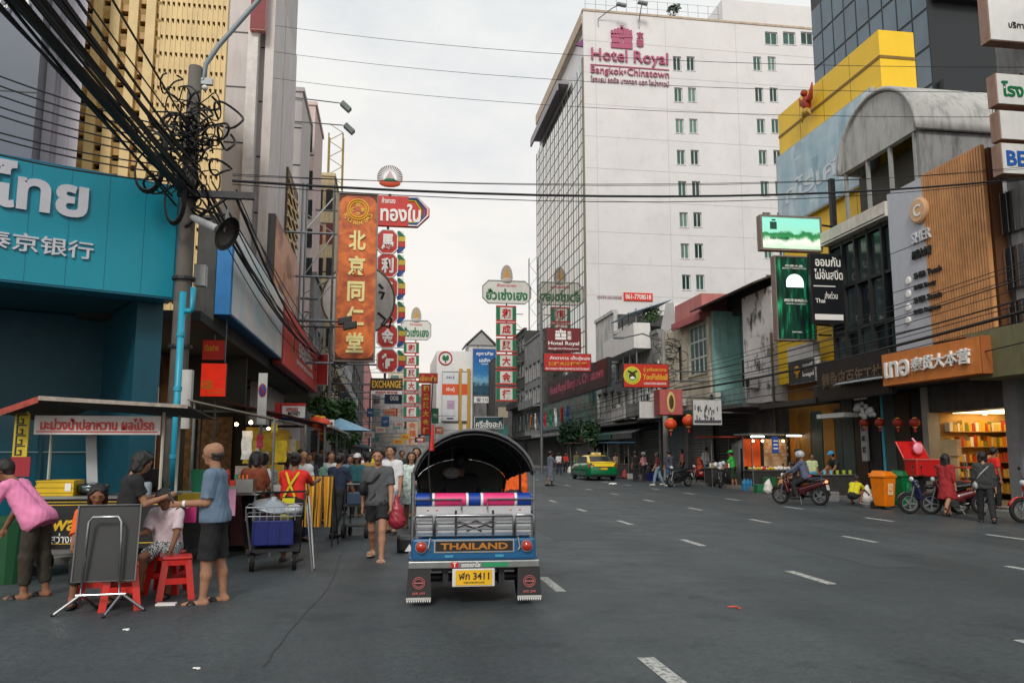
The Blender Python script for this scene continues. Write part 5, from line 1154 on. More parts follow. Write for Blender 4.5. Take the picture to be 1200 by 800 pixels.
# ------------------------------------------------------------------ towers behind the bank (their flanks follow the side street)
def skew(m,a,b,y0,y1,z0,z1,k=-.44):
    d=(y1-y0)*k;return m.prism([(a,y0,z0),(b,y0,z0),(b+d,y1,z0),(a+d,y1,z0)],(0,0,z1-z0))
gt=thing('blue_panel_tower','dark blue-grey panelled tower with small white roof letters','building',ay(20,300,22))
a=ay(-90,0,22).x;b=ay(44,100,22).x;m=MB();skew(m,a,b,22,27,0,16);m.build('panel_wall',S('slate_cladding',(78,88,104),rough=.35,var=.12,scale=.5),gt)
for k in range(1,4):m=MB();m.box(a,b,21.99,22.0,5+k*3,5.03+k*3);m.build('joint',DARKSTEEL,gt)
text(gt,'GRAND CHINA',ay(-4,3,21.9),(1,0,0),UP,.34,WHITEL,1.7,.01,.05)
wf=thing('white_fin_tower','pale lilac-white ribbed wall standing between slate tower and golden tower','building',ay(68,300,24));a=ay(40,100,23.6).x;b=ay(96,100,23.6).x;m=MB();skew(m,a,b,23.6,29,0,16.6);m.build('wall',S('lilac_white',(200,196,204),rough=.7,var=.05,scale=.6,streak=.2,dirt=srgb((160,156,160))),wf)
for k in (.3,.62):m=MB();x=a+(b-a)*k;m.box(x,x+.22,23.42,23.6,0,16.6);m.build('rib',S('lilac_white',(200,196,204)),wf)
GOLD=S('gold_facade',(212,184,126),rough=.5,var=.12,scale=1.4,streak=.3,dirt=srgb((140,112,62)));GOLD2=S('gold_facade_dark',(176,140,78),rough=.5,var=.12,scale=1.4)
g0=thing('golden_tower','tall golden concrete tower with rows of small dark triangular openings','building',ay(183,300,25));xa=ay(86,100,25).x;xb=ay(183,100,25).x;xc=ay(262,100,25).x
fr=Frame((xa,25,0),(1,0,0),xb-xa,17);holes=[]
cols=[100,120.5,141,164,181.5]
for ci,px in enumerate(cols):
    c=ay(px,100,25).x-xa;w_=.115 if px<180 else .06
    for j in range(44):z=1.0+j*.58+(.29 if ci % 2 else 0);holes.append((c-w_,c+w_,z,z+.2)) if z+.3<16.9 else None
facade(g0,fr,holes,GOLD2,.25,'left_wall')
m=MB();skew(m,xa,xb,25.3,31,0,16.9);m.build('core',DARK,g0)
for px in (90,110.5,131,152.5,173):m=MB();x=ay(px,100,25).x;m.box(x-.14,x+.14,24.86,25,0,17);m.build('rib',GOLD,g0)
m=MB()
for h in holes:m.prism([(xa+h[0],25.0,h[2]+.0),(xa+h[0],24.9,h[2]-.02),(xa+h[0],25.0,h[2]-.16)],(h[1]-h[0],0,0))
o=m.build('sill_wedge',GOLD,g0);o['kind']='stuff'
Wr=xc-xb;m=MB();nc,nr_=13,31;cw=Wr/nc;rh=.555
for i in range(nc+1):m.box(xb+i*cw-cw*.24,xb+i*cw+cw*.24,24.96,25.2,0,17)
for j in range(nr_):m.box(xb,xc,24.98,25.2,j*rh,j*rh+rh*.68)
for j in range(nr_):
    for i in range(nc):
        x0=xb+i*cw+cw*.24;z0=j*rh+rh*.68;m.prism([(x0,24.99,z0),(x0+cw*.52,24.99,z0),(x0,24.99,z0+rh*.2)],(0,.2,0))
o=m.build('perforated_wall',GOLD,g0);o['kind']='stuff'
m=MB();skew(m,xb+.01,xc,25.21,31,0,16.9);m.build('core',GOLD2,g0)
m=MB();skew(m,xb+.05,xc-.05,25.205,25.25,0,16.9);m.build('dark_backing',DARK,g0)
# concrete tower
ct=thing('concrete_tower','tall pale concrete tower with panel joints and a sloping top','building',(-6,35,0));x0=ay(257,100,35).x;zt_=ax(343,45,-5).z;y1=ax(343,200,-5).y;y0=ax(315,200,-5).y
PC=S('pale_concrete',(196,190,188),rough=.8,var=.06,scale=.7,streak=.3,dirt=srgb((130,124,122)),bump=.05)
m=MB();m.box(x0,ay(290,100,y0).x,y0,y1,0,zt_+6);m.build('wall',PC,ct)
m=MB();m.box(ay(290,100,y0).x,ay(302,100,y0).x,y0-.35,y1,0,zt_+6);m.build('pilaster',S('pale_concrete_light',(212,208,206),rough=.8,streak=.25,dirt=srgb((150,146,144))),ct)
m=MB();m.box(ay(302,100,y0).x,-5.05,y0+.4,y1-.01,0,zt_+4);m.build('recess_wall',PC,ct)
m=MB();m.box(-5.35,-5.0,y0,y1-.01,0,zt_);m.build('side_fin',S('fin_white',(204,198,196),rough=.6,var=.06,scale=.5,streak=.5,dirt=srgb((150,130,126))),ct)
m=MB();m.box(-5.36,-4.985,y0+3,y0+3.3,0,zt_-.05);m.build('fin_groove',PC,ct)
for k in range(9):
    z=4.5+k*2.36;m=MB();m.box(x0+.02,ay(290,100,y0).x-.01,y0-.012,y0,z,z+.06);m.build('joint',DARKSTEEL,ct);m=MB();m.box(ay(302,100,y0).x,-5.36,y0+.388,y0+.4,z-.4,z-.34);m.build('joint',DARKSTEEL,ct)
f_=fy(294,-30,312,35,y0-.6);r=sign('red_blade_sign','deep red blade sign high on the concrete tower',f_,S('blade_red',(120,40,44)),S('blade_pink',(196,130,130)),.3);strut(r,f_.p(.5,.3,-.2),f_.p(.5,.3,-1.1),.05)
# grey block, pink block
def block(label,x0p,x1p,ytop,Y,depth,mat,name='building_block',joints=0,X1=None):
    a=ay(x0p,ytop,Y);b=ay(x1p,ytop,Y);r=thing(name,label,'building',((a.x+b.x)/2,Y,0));m=MB();m.box(a.x,b.x,Y,Y+depth,0,a.z);m.build('wall',mat,r)
    for k in range(joints):z=a.z*(k+1)/(joints+1);m=MB();m.box(a.x,b.x,Y-.015,Y,z,z+.08);m.build('joint',DARKSTEEL,r)
    m=MB();m.box(a.x-.05,b.x+.1,Y-.1,Y+depth,a.z,a.z+.25);m.build('parapet',mat,r);return r,a,b
r_,a,b=block('narrow grey concrete block with joints next to the concrete tower',325,355,106,46.5,5,PC,joints=9)
r_,a,b=block('pale pink tenement block with a grey window',340,370,122,53,6,S('pale_pink',(206,186,180),rough=.8,streak=.4,dirt=srgb((150,130,124))),'tenement_block',6)
f_=fy(357,145,366,178,52.95);m=MB();plate(f_,.1,m);m.build('window',GLASSD,r_)
for k in range(4):
    f_=fy(357,200+k*34,366,222+k*34,52.95);m=MB();plate(f_,.1,m);m.build('window',GLASSD,r_)
r_,a,b=block('dull red and cream tenement behind the orange sign',352,392,205,62,12,S('cream_yellowish',(206,188,150),rough=.8,streak=.5,dirt=srgb((120,96,80))),'tenement_block',5)
for k in range(5):
    for q in (356,370,382):f_=fy(q,222+k*40,q+8,246+k*40,61.95);m=MB();plate(f_,.1,m);m.build('window',[GLASSD,S('shut_red',(120,50,46))][(k+q) % 2],r_)
# lattice crane-like mast on the roof
r=thing('roof_lattice_mast','rusty yellow steel lattice mast standing on the cream tenement roof','mast',(-5,63,17));pb_=ay(386,215,63);pt=ay(392,176,63);wz=pb_.z
for a_,b_ in ((-.55,0),(.55,0),(.55,1),(-.55,1)):m=MB();m.tube([(pb_.x+a_+.4,63+b_,wz-.5),(pb_.x+a_+.4,63+b_,pt.z+1.4)],.06,5);m.build('leg',S('mast_yellow',(150,128,70),streak=.5),r)
for k in range(7):
    z=wz+k*.7;s_=1 if k % 2 else-1;m=MB();m.tube([(pb_.x+.4-.55*s_,62.95,z),(pb_.x+.4+.55*s_,62.95,z+.7)],.035,4);m.build('brace',S('mast_yellow',(150,128,70)),r)
# ------------------------------------------------------------------ bank row: blue picture fascia, red fascia, canopy, recessed shops
LX=-3.6
def sky_print():
    mm=pm('sky_print',(.6,.75,.8),rough=.3);t=mm.node_tree;b=t.nodes['Principled BSDF'];L=t.links.new;g=t.nodes.new('ShaderNodeNewGeometry')
    n=t.nodes.new('ShaderNodeTexNoise');n.inputs['Scale'].default_value=.55;n.inputs['Detail'].default_value=6;L(g.outputs['Position'],n.inputs['Vector'])
    r=t.nodes.new('ShaderNodeValToRGB');e=r.color_ramp.elements;e[0].position=.35;e[0].color=srgb((160,208,222))+(1,);e[1].position=.65;e[1].color=srgb((216,222,224))+(1,);L(n.outputs[0],r.inputs[0]);L(r.outputs[0],b.inputs['Base Color']);return mm
f_=fx(262,326,262,242,362,LX);r=sign('blue_fascia','big pale blue sky-print fascia box with bright blue end',f_,sky_print(),S('fascia_blue',(0,112,176),rough=.5),.34)
f_=fx(326,369,327,345,424,LX+.02);r=sign('red_fascia','long red savings bank fascia with white Thai lettering and gold crest',f_,S('fascia_red',(222,62,60),rough=.5,var=.06,scale=.8),S('fascia_red_dark',(128,34,36)),.3)
wr(r,f_,'ออมสิน',.56,.56,.34,WHITEL,.4,.03);wr(r,f_,'ธนาคารออมสิน',.56,.28,.1,WHITEL,.5);m=MB();m.ball(f_.p(.22,.52,.0),.42,12,9,sc=(.1,.55,1.3));m.build('crest',S('crest_gold',(196,150,90)),r,smooth=True);m=MB();m.ball(f_.p(.22,.52,.04),.3,10,8,sc=(.08,.5,1.2));m.build('crest_inner',S('crest_red',(150,40,40)),r,smooth=True)
r=thing('shop_canopy','dark overhanging canopy slab beneath the blue and red fascias','canopy',(-5,30,4.4));m=MB();m.box(-6.4,LX-.36,17.6,50,4.35,4.55);m.build('slab',S('canopy_soffit',(40,42,42),rough=.8),r)
m=MB();m.box(-4.4,LX-.37,18.9,50,4.56,7.0);m.build('fascia_backing',WALLD,r)
rowb=thing('recessed_shop_row','dark recessed shopfronts under the canopy with shutters and lit rooms','building',(-6.5,30,0));m=MB();m.box(-9,-6.45,20.4,36,.13,4.5);m.box(-9,-6.45,36.01,60,.13,9.5);m.build('wall',S('shop_dark_wall',(46,44,42),rough=.8,var=.3,scale=1),rowb)
m=MB();m.box(-6.4,-4.1,24.2,24.4,.13,4.34);m.build('cross_wall',S('shop_dark_wall',(46,44,42)),rowb);m=MB();m.box(-6.2,-4.4,24.14,24.19,.2,2.6);m.build('goods_rack',S('rack_goods',(120,90,60),var=.7,scale=7),rowb)
for k in range(1,9):
    y=17+k*3.6; 
    if k % 3 == 1:m=MB();m.box(-6.44,-6.36,y+.2,y+3.2,.2,3.4);m.build('shop_window',pm('lit_shopfront',srgb((170,150,110)),emit=.5,ecol=(1,.8,.5),var=.5,scale=1.5),rowb)
    else:shutter(rowb,-6.38,y+.2,y+3.2,.13,3.3,S('shutter_dark',(60,60,60)),1)
    m=MB();m.box(-6.44,-6.1,y-.2,y+.19,.13,4.34);m.build('pier',[S('pier_rust',(96,60,40)),WALLG][k % 2],rowb)
def gsb():
    f1=fy(237,398,264,422,19.6);r=sign('red_rate_sign','upper dim red sign with small yellow print under the canopy',f1,pm('sign_lit_red_dim',srgb((140,30,20)),emit=.25),DARKSTEEL,.08);wr(r,f1,'เงินฝาก',.4,.6,.3,GOLDL,.6);strut(r,f1.p(.5,1,-.04),f1.p(.5,1,-.04)+UP*.6,.02)
    f2=fy(235,425,265,465,19.5);r=sign('gsb_sign','glowing red GSB sign with yellow letters hanging under the canopy',f2,pm('sign_lit_red',srgb((205,40,18)),emit=.55),DARKSTEEL,.1);wr(r,f2,'GSB',.26,.36,.24,GOLDL,.44,.03);wr(r,f2,'ธนาคารออมสิน',.6,.14,.07,GOLDL,.6);m=MB();plate(f2,.01,m,.06,.94,.22,.235,.02);m.build('gold_line',GOLDL,r);strut(r,f2.p(.9,1,-.04),f2.p(.9,1,-.04)+UP*1.5,.02)
gsb()
f_=fy(371,414,384,451,40);r=sign('red_box_sign','small plain red box sign with white edge past the red fascia',f_,RED,WHITE,.4);strut(r,f_.p(0,.5,-.2),Vector((-4.5,40.2,f_.p(0,.5).z)),.04)
# billboard above the fascias, golden screen
def photo_print():
    mm=pm('orange_photo_print',(.6,.3,.15),rough=.4);t=mm.node_tree;b=t.nodes['Principled BSDF'];L=t.links.new;g=t.nodes.new('ShaderNodeNewGeometry');mpn=t.nodes.new('ShaderNodeMapping');mpn.inputs['Scale'].default_value=(1,.35,.5);L(g.outputs['Position'],mpn.inputs[0])
    n=t.nodes.new('ShaderNodeTexNoise');n.inputs['Scale'].default_value=1.2;n.inputs['Detail'].default_value=3;L(mpn.outputs[0],n.inputs['Vector']);r=t.nodes.new('ShaderNodeValToRGB');r.color_ramp.interpolation='EASE';e=r.color_ramp.elements;e[0].position=.3;e[0].color=srgb((92,74,66))+(1,);e[1].position=.72;e[1].color=srgb((206,190,184))+(1,)
    for ps,c in ((.42,(150,84,56)),(.5,(206,150,110)),(.6,(196,130,100))):q=e.new(ps);q.color=srgb(c)+(1,)
    L(n.outputs[0],r.inputs[0]);L(r.outputs[0],b.inputs['Base Color']);return mm
f_=fx(312,343,313,228,335,-4.1);r=sign('photo_billboard','orange and brown photo billboard above the red fascia',f_,photo_print(),DARKSTEEL,.25,cat='billboard');strut(r,f_.p(.5,.1,-.2),f_.p(.5,.1,-1.2),.06)
y0=ax(342,300,-4.6).y;y1=ax(354,300,-4.6).y;z1=ax(343,187,-4.6).z;r=thing('golden_screen','golden lattice screen wall between billboard and orange sign frame','building',(-5,y0,0));m=MB();m.box(-5.2,-4.9,y0,y1,4.5,z1);m.build('backing',S('screen_dark',(84,64,40)),r);m=MB()
for k in range(34):
    z=7+k*.55
    if z>z1-1:break
    m.obox((-4.9,y0,z),(.06,0,0),(0,y1-y0,.7),(0,0,.12));m.obox((-4.88,y0,z+.7),(.06,0,0),(0,y1-y0,-.7),(0,0,.12))
o=m.build('lattice',GOLD,r);o['kind']='stuff'
# ------------------------------------------------------------------ great orange vertical sign with steel frame
OY=35.0;f_=fy(393.5,226,441.5,424,OY)
def orange():
    mm=pm('sign_orange_marble',srgb((196,92,26)),rough=.4);t=mm.node_tree;b=t.nodes['Principled BSDF'];L=t.links.new;g=t.nodes.new('ShaderNodeNewGeometry');w_=t.nodes.new('ShaderNodeTexNoise');w_.inputs['Scale'].default_value=1.3;w_.inputs['Detail'].default_value=4;w_.inputs['Distortion'].default_value=1.5;L(g.outputs['Position'],w_.inputs['Vector'])
    r=t.nodes.new('ShaderNodeValToRGB');e=r.color_ramp.elements;e[0].position=.35;e[0].color=srgb((158,62,18))+(1,);e[1].position=.65;e[1].color=srgb((224,116,34))+(1,);L(w_.outputs[0],r.inputs[0]);L(r.outputs[0],b.inputs['Base Color']);return mm
r=sign('pharmacy_sign','tall orange vertical sign with pale gold characters 北京同仁堂',f_,orange(),S('sign_edge_dark',(70,40,26)),.35,.035,bm=S('sign_frame_grey',(128,118,110)))
CREAM=S('letters_cream',(232,220,150),rough=.4,var=.08,scale=3)
for ch,py in zip('北京同仁堂',(283,313,343,372,402)):b=1-(py-226)/198;wr(r,f_,ch,.5,b,.118,CREAM,.42,.03,depth=.05)
c=f_.p(.5,.898,.02);rr=.26*f_.W
for k in (1.0,.78):m=MB();m.tube([c+f_.u*rr*k*math.cos(t)+UP*rr*k*math.sin(t) for t in [2*PI*i/32 for i in range(32)]],.035,5,closed=True);m.build('logo_ring',GOLDL,r)
for k,(dx,dz) in enumerate(((0,.45),(-.45,0),(.45,0),(0,-.45))):text(r,'同仁堂京'[k],c+f_.u*dx*rr+UP*dz*rr,f_.u,UP,rr*.42,GOLDL,bold=.03)
for k,ch in enumerate('TONG REN TANG'):
    if ch == ' ':continue
    t=R(-155+k*130/12);text(r,ch,c+f_.u*rr*1.32*math.cos(t)+UP*rr*1.32*math.sin(t),(f_.u*-math.sin(t)+UP*math.cos(t)),(f_.u*-math.cos(t)-UP*math.sin(t)),.17,GOLDL,bold=.03)
for sx in (-1,1):
    for sz in (0,1):m=MB();a_=.04 if sx<0 else .96;p=f_.p(a_,.02 if sz == 0 else .98,.015);m.prism([p,p-f_.u*sx*.3,p-f_.u*sx*.1+UP*(.1 if sz == 0 else-.1),p+UP*(.3 if sz == 0 else-.3)],f_.n*.01);m.build('corner_scroll',S('scroll_brown',(84,36,20)),r)
xl=-4.9
for py in (273,324,375,425):z=ay(400,py,OY).z;m=MB();m.tube([(xl,OY+.2,z),(f_.p(0,0).x+.1,OY+.2,z)],.055,5);m.build('frame_arm',STEEL,r)
for x in (ay(352,300,OY).x,ay(357,300,OY).x,ay(390,300,OY).x):m=MB();m.tube([(x,OY+.2,ay(400,440,OY).z),(x,OY+.2,ay(400,215,OY).z)],.05,5);m.build('frame_post',STEEL,r)
for p_,q_ in (((355,273),(391,232)),((355,248),(391,273)),((355,324),(391,275)),((355,345),(391,324)),((355,375),(391,330)),((355,380),(391,420))):
    a,b=ay(*p_,OY+.2),ay(*q_,OY+.2);m=MB();m.tube([a,b],.03,4);m.build('frame_brace',STEEL,r)
# round white sign behind it
c=ay(420,351,39);r=thing('round_sign','round white sign with black brush strokes behind the orange sign','sign',c);rad=abs(ay(462.5,351,39).x-c.x)
m=MB();m.lathe([(rad,0),(rad,.25)],c+Vector((0,.25,0)),(0,-1,0),40);m.build('disc',S('disc_white',(206,200,192),streak=.2),r);m=MB();m.tube([c+Vector((math.cos(t)*rad,0,math.sin(t)*rad)) for t in [2*PI*i/40 for i in range(40)]],.05,5,closed=True);m.build('rim',S('rim_brown',(110,92,76)),r)
for pts in (((444,333),(449,338)),((444,342),(450,343),(447,350)),((443,366),(452,374),(447,380),(456,384),(459,372))):
    m=MB();m.tube([ay(x,y,38.98) for x,y in pts],.06,5);m.build('brush_stroke',BLACKL,r)
strut(r,c+Vector((-rad,.1,0)),Vector((-4.9,39.1,c.z)),.06)
# black floodlights on arms over the sign
for py,x1 in ((377,410),(383,416)):
    y_=33.2;p=Vector((-5.0,y_,ay(352,py,y_).z));q=ay(x1-14,py,y_);r=thing('floodlight','black floodlight on a thin arm aimed at the orange sign, %s of the pair' % ('upper' if py == 377 else 'lower'),'floodlight',p,'floodlights by the orange sign');m=MB();m.tube([p,q],.03,5);m.build('arm',DARKSTEEL,r)
    m=MB();e_=ay(x1+2,py-3,y_);m.obox(q-UP*.12,e_-q,(0,.35,0),(0,0,.28));m.build('lamp_head',BLACK,r,bevel=.03)
# lamps on the tower arms
for i,(p0,p1) in enumerate((((355,115),(398,121)),((355,143),(402,147)))):
    a,b=ay(*p0,46.4),ay(*p1,46.4);r=thing('tower_floodlight','grey floodlight on a long thin arm from the grey block, %s one' % ('upper','lower')[i],'floodlight',a,'floodlights on the grey block');m=MB();m.tube([a-Vector((.6,0,0)),b],.035,5);m.build('arm',STEEL,r);m=MB();m.obox(b,(.5,0,-.45),(0,.4,0),(.2,0,.22));m.build('lamp_head',S('lamp_grey',(110,120,118)),r,bevel=.02)
# ------------------------------------------------------------------ octagon gold shop sign (red) with round-ray crest
GY=55.0;f_=fy(438,230,503.5,265,GY);r=thing('octagon_gold_sign','red gold-shop sign with ray crest over a column of octagon character panels','sign',f_.p(.5,0,-.4));W,H=f_.W,f_.H;c_=.38*H
P=[f_.p(0,0)+f_.u*a+UP*b for a,b in ((0,0),(W-c_,0),(W,c_),(W,H-c_),(W-c_,H),(0,H))];OR=S('oct_red',(196,48,40),rough=.5,var=.06)
m=MB();m.prism([p-f_.n*.4 for p in P],f_.n*.4);m.build('head_board',OR,r)
for k,(cc,off) in enumerate(((WHITEL,.12),(S('stripe_blue',(30,80,160)),.3),(PAN_G,.48),(GOLDL,.62))):
    Q=[f_.p(0,0,.02+k*.003)+f_.u*a+UP*b for a,b in ((W*.62,off*.5),(W-c_-off*.3,off*.5),(W-off,c_+off*.15),(W-off,H-c_-off*.15),(W-c_-off*.3,H-off*.5),(W*.62,H-off*.5))]
    m=MB();m.tube(Q,.055,4);m.build('stripe',cc,r)
wr(r,f_,'ทองใบ',.48,.44,.6,WHITEL,.72,.03,depth=.06);wr(r,f_,'ห้างทอง',.26,.84,.2,WHITEL,.24,.02)
c=f_.p(.3,1.0);cc=ay(457,208,GY);m=MB()
for k in range(25):t=R(-20+k*220/24);m.prism([cc+Vector((math.cos(t)*.45,0,math.sin(t)*.45)),cc+Vector((math.cos(t+.05)*.88,0,math.sin(t+.05)*.88)),cc+Vector((math.cos(t-.05)*.88,0,math.sin(t-.05)*.88))],(0,.06,0))
o=m.build('crest_rays',S('rays_brown',(110,84,60)),r);o['kind']='stuff'
m=MB();m.prism([cc+Vector((-.38,-.03,-.2)),cc+Vector((.38,-.03,-.2)),cc+Vector((0,-.03,.52))],(0,.08,0));m.build('crest_flame',S('crest_pale',(206,176,176)),r)
m=MB();m.ball(cc-UP*.42,.6,12,7,sc=(1.25,.25,.5));m.build('crest_base',S('crest_orange',(196,76,40)),r);m=MB();m.ball(cc-UP*.22+Vector((0,-.1,0)),.34,10,6,sc=(1.2,.25,.4));m.build('crest_leaf',PAN_G,r)
m=MB();m.tube([cc-UP*1.2,f_.p(.3,.9,-.2)],.1,6);m.build('crest_stem',STEEL,r)
for ch,ya in zip('馬利成興金行',(270.5,298,325.5,353,381,410)):
    f1=fy(442,ya-.8,466,ya+26.6,GY);w_,h_=f1.W,f1.H;k=.25*w_;P=[f1.p(0,0)+f1.u*a+UP*b for a,b in ((k,0),(w_-k,0),(w_,k),(w_,h_-k),(w_-k,h_),(k,h_),(0,h_-k),(0,k))]
    m=MB();m.prism([p-f1.n*.5 for p in P],f1.n*.5);pn=m.build('octagon_panel',OR,r);m=MB();m.tube([p+f1.n*.01 for p in P],.05,4,closed=True);m.build('octagon_rim',WHITEL,pn);wr(pn,f1,ch,.5,.5,.66,WHITEL,.6,.04,depth=.05)
    # coloured side facets of the lantern-like box
    f2=fy(465.5,ya,475,ya+25.5,GY+.1);plate(f2,.2,MB(),0,.8,.02,.98,-.1).build('facet_backing',WHITEL,pn);cols_=(PAN_G,S('facet_yellow',(206,176,60)),OR,S('stripe_blue',(30,80,160)))
    for q in range(4):m=MB();b1q=1-q*.25;m.prism([f2.p(0 if q in (1,2) else .0,b1q-.24),f2.p(1 if q in (1,2) else (.95 if q == 0 else .3),b1q-.24+(.0 if q != 3 else 0)),f2.p(1 if q in (1,2) else (.3 if q == 0 else .95),b1q-.01),f2.p(0,b1q-.01)],-f2.n*.3);m.build('side_facet',cols_[q],pn)
for z in (f_.p(0,.5).z,13,10,7.5):m=MB();m.tube([(f_.p(.2,0).x,GY+.6,z),(-5.5,GY+.6,z)],.07,5);m.build('arm',STEEL,r)
m=MB();m.tube([(ay(454,300,GY).x,GY+.55,6.6),(ay(454,300,GY).x,GY+.55,f_.p(0,1).z)],.09,6);m.build('spine',STEEL,r)
# second green-lettered gold sign further along
ysl=[(401,414),(416,428.5),(430.5,443),(445.5,458),(460.5,473),(475.5,489)]
gold_sign('further gold shop sign with green Thai head board past the octagon sign',(470,375.5,505,398),128,(473,491,ysl),-4.5)
# ------------------------------------------------------------------ generic left row
def lhouse(label,p0,p1,ytop,wall,wins,X=-5.0,ground=3.4,awn=None,shut=None,balcony=None):
    y0=ax(p0,530,X).y;y1=ax(p1,530,X).y;zt=ax(*ytop,X).z;r=thing('shophouse',label,'building',(X,y0,0));fr=Frame((X,y0,ground),(0,1,0),y1-y0,zt-ground);hs=[]
    for z0,z1,n,nz in wins:
        for i in range(n):hs.append((fr.W*(i+.14)/n,fr.W*(i+.86)/n,z0-ground,z1-ground,nz))
    facade(r,fr,[h[:4] for h in hs],wall,.3,'upper_wall')
    for h in hs:window(r,fr,h[:4],WFR,GLASSD,2,h[4],.12,.07,wall,panes=False)
    m=MB();m.box(X-8,X-.31,y0+.01,y1-.01,.13,zt-.1);m.build('core',WALLD,r);m=MB();m.box(X-.3,X+.05,y0+.01,y0+.4,.13,ground);m.build('pier',wall,r);shutter(r,X-.2,y0+.45,y1-.1,.13,ground-.4,shut,1);m=MB();m.box(X-.35,X+.12,y0+.01,y1-.01,zt,zt+.25);m.build('cornice',wall,r)
    if awn:
        m=MB();m.add([(X+1.9,y0+.2,ground-.9),(X+1.9,y1-.2,ground-.9),(X+.06,y1-.2,ground-.1),(X+.06,y0+.2,ground-.1)],[(0,1,2,3)]);m.add([(X+1.9,y0+.2,ground-.91),(X+1.9,y1-.2,ground-.91),(X+1.9,y1-.2,ground-1.2),(X+1.9,y0+.2,ground-1.2)],[(0,1,2,3)]);m.build('awning',awn,r,solid=.03)
    if balcony:m=MB();m.box(X+.01,X+.9,y0+.1,y1-.1,balcony,balcony+.14);m.box(X+.82,X+.9,y0+.1,y1-.1,balcony+.14,balcony+.9);m.build('balcony',wall,r)
    return r
lhouse('grey shophouse with brown awning past the red box sign',362,380,(372,330),WALLG,((4.6,6.6,4,2),(8,10,4,2)),awn=AWB)
lhouse('cream shophouse with red awning left of the octagon sign',380,395,(390,300),WALLC,((4.6,6.8,4,2),(8.5,10.5,4,2),(12,14,4,2)),awn=AWR,balcony=7.6)
lhouse('stained white shophouse with blue awning beyond the cream shophouse',395,410,(403,330),WALLW,((4.6,6.8,5,2),(8.5,10.5,5,2),(12,14,5,2)),awn=AWBL,balcony=7.6)
lhouse('dark shophouse with green awning further down the vendor pavement',410,424,(418,380),WALLD,((4.6,6.8,5,2),(8.5,10.5,5,2),(12,14,5,2)),awn=AWG)
lhouse('pink shophouse at the far end of the vendor pavement',424,434,(430,420),PINK,((4.6,6.8,5,2),(8.5,10.5,5,2)),awn=AWD)
# ------------------------------------------------------------------ small signs on the left
def small(name,label,box,Y,face,words,edge=None,depth=.15,wallx=-4.9,border=0,bm=None):
    f_=fy(*box,Y);r=sign(name,label,f_,face,edge or DARKSTEEL,depth,border,bm=bm)
    for s_,a,b,h,mt,w_ in words:wr(r,f_,s_,a,b,h,mt,w_,.02)
    strut(r,f_.p(0,.5,-.1),Vector((wallx,Y+.1,f_.p(0,.5).z)),.04);return r,f_
BR=S('sign_darkbrown',(58,34,22))
small('exchange_sign','dark sign with yellow EXCHANGE lettering under the octagon column',(434,443,472,457,),50,BR,(('EXCHANGE',.5,.5,.62,GOLDL,.9),))
small('exchange_sign','pale strip sign with small red characters below the EXCHANGE sign',(434,457.5,472,462),50,WHITE,(('找換外幣兌換',.5,.5,.7,REDL,.7),))
small('number_sign','blue sign numbered 008 below the EXCHANGE sign',(451,461,471,473),58,S('sign_navy',(34,56,88)),(('008',.55,.55,.5,WHITEL,.5),))
r,f_=small('express_money_sign','white EXPRESS MONEY light box with red top and blue base',(329,472,358,492),24,S('lightbox_white',(222,222,220)),(('XPRESS',.45,.62,.22,REDL,.5),('MONEY',.55,.38,.22,BLACKL,.5)),wallx=-6.4)
m=MB();plate(f_,.01,m,0,1,.84,1,.02);plate(f_,.01,m,0,.06,.1,.83,.02);m.build('red_band',RED,r);m=MB();plate(f_,.01,m,0,1,0,.14,.021);m.build('blue_band',S('stripe_blue',(30,80,160)),r);plate(f_,.3,MB(),-.25,-.02,0,1).build('side_box',RED,r)
small('notice_sign','white notice board with black print beside the red lanterns',(375,491,392,508),27,S('lightbox_white',(222,222,220)),(('金門海鮮',.5,.7,.22,BLACKL,.8),('SEAFOOD',.5,.35,.2,REDL,.7)),wallx=-6.4)
small('beige_sign','small faded peach sign far down the vendor pavement',(450,479,464,486),70,S('sign_peach',(206,150,120)),(('รับซื้อทอง',.5,.5,.5,REDL,.8),))
small('red_name_sign','red sign with yellow Thai letters above a red vertical sign',(491,437,513,449),140,S('sign_deepred',(166,36,30)),(('เอี๊ยะเซ้ง',.5,.5,.55,GOLDL,.85),),wallx=0)
r,f_=small('red_vertical_sign','tall narrow red sign with yellow characters far down the street',(493.5,450,504.5,510),140,S('sign_brightred',(188,40,34)),(),wallx=0)
for k,ch in enumerate('和盛興大金行'):wr(r,f_,ch,.5,.92-k*.165,.12,GOLDL,.62,.03)
r,f_=small('gold_vertical_sign','tan vertical sign with orange characters below the green-lettered column',(476,493,490,522),120,S('sign_tan',(196,170,150)),())
for k,ch in enumerate('金福行'):wr(r,f_,ch,.5,.82-k*.32,.26,S('letter_orange',(190,90,40)),.6,.03)
# no parking sign
r=thing('no_parking_sign','white no-parking sign with blue and red disc on a thin post','sign',(-3.0,19.8,0));Y=20.0;f_=fy(302,437,312.5,497,Y);m=MB();plate(f_,.02,m);m.build('plate',S('plate_white',(206,206,204)),r)
c=f_.p(.5,.66,.004);rr=.46*f_.W;m=MB();m.ball(c,rr,20,10,sc=(1,.03,1.75));m.build('red_disc',RED,r);m=MB();m.ball(c+f_.n*.006,rr*.8,20,10,sc=(1,.03,1.75));m.build('blue_disc',S('disc_blue',(30,84,160)),r)
m=MB();m.tube([c+f_.n*.02+f_.u*-rr*.5+UP*rr*.9,c+f_.n*.02+f_.u*rr*.5-UP*rr*.9],.025,4);m.build('red_bar',RED,r);wr(r,f_,'↔',.5,.15,.06,BLACKL,.6,.02)
m=MB();m.tube([(f_.p(.5,0).x,Y+.04,.0),(f_.p(.5,0).x,Y+.04,f_.p(0,1).z)],.03,8);m.build('post',STEEL,r)
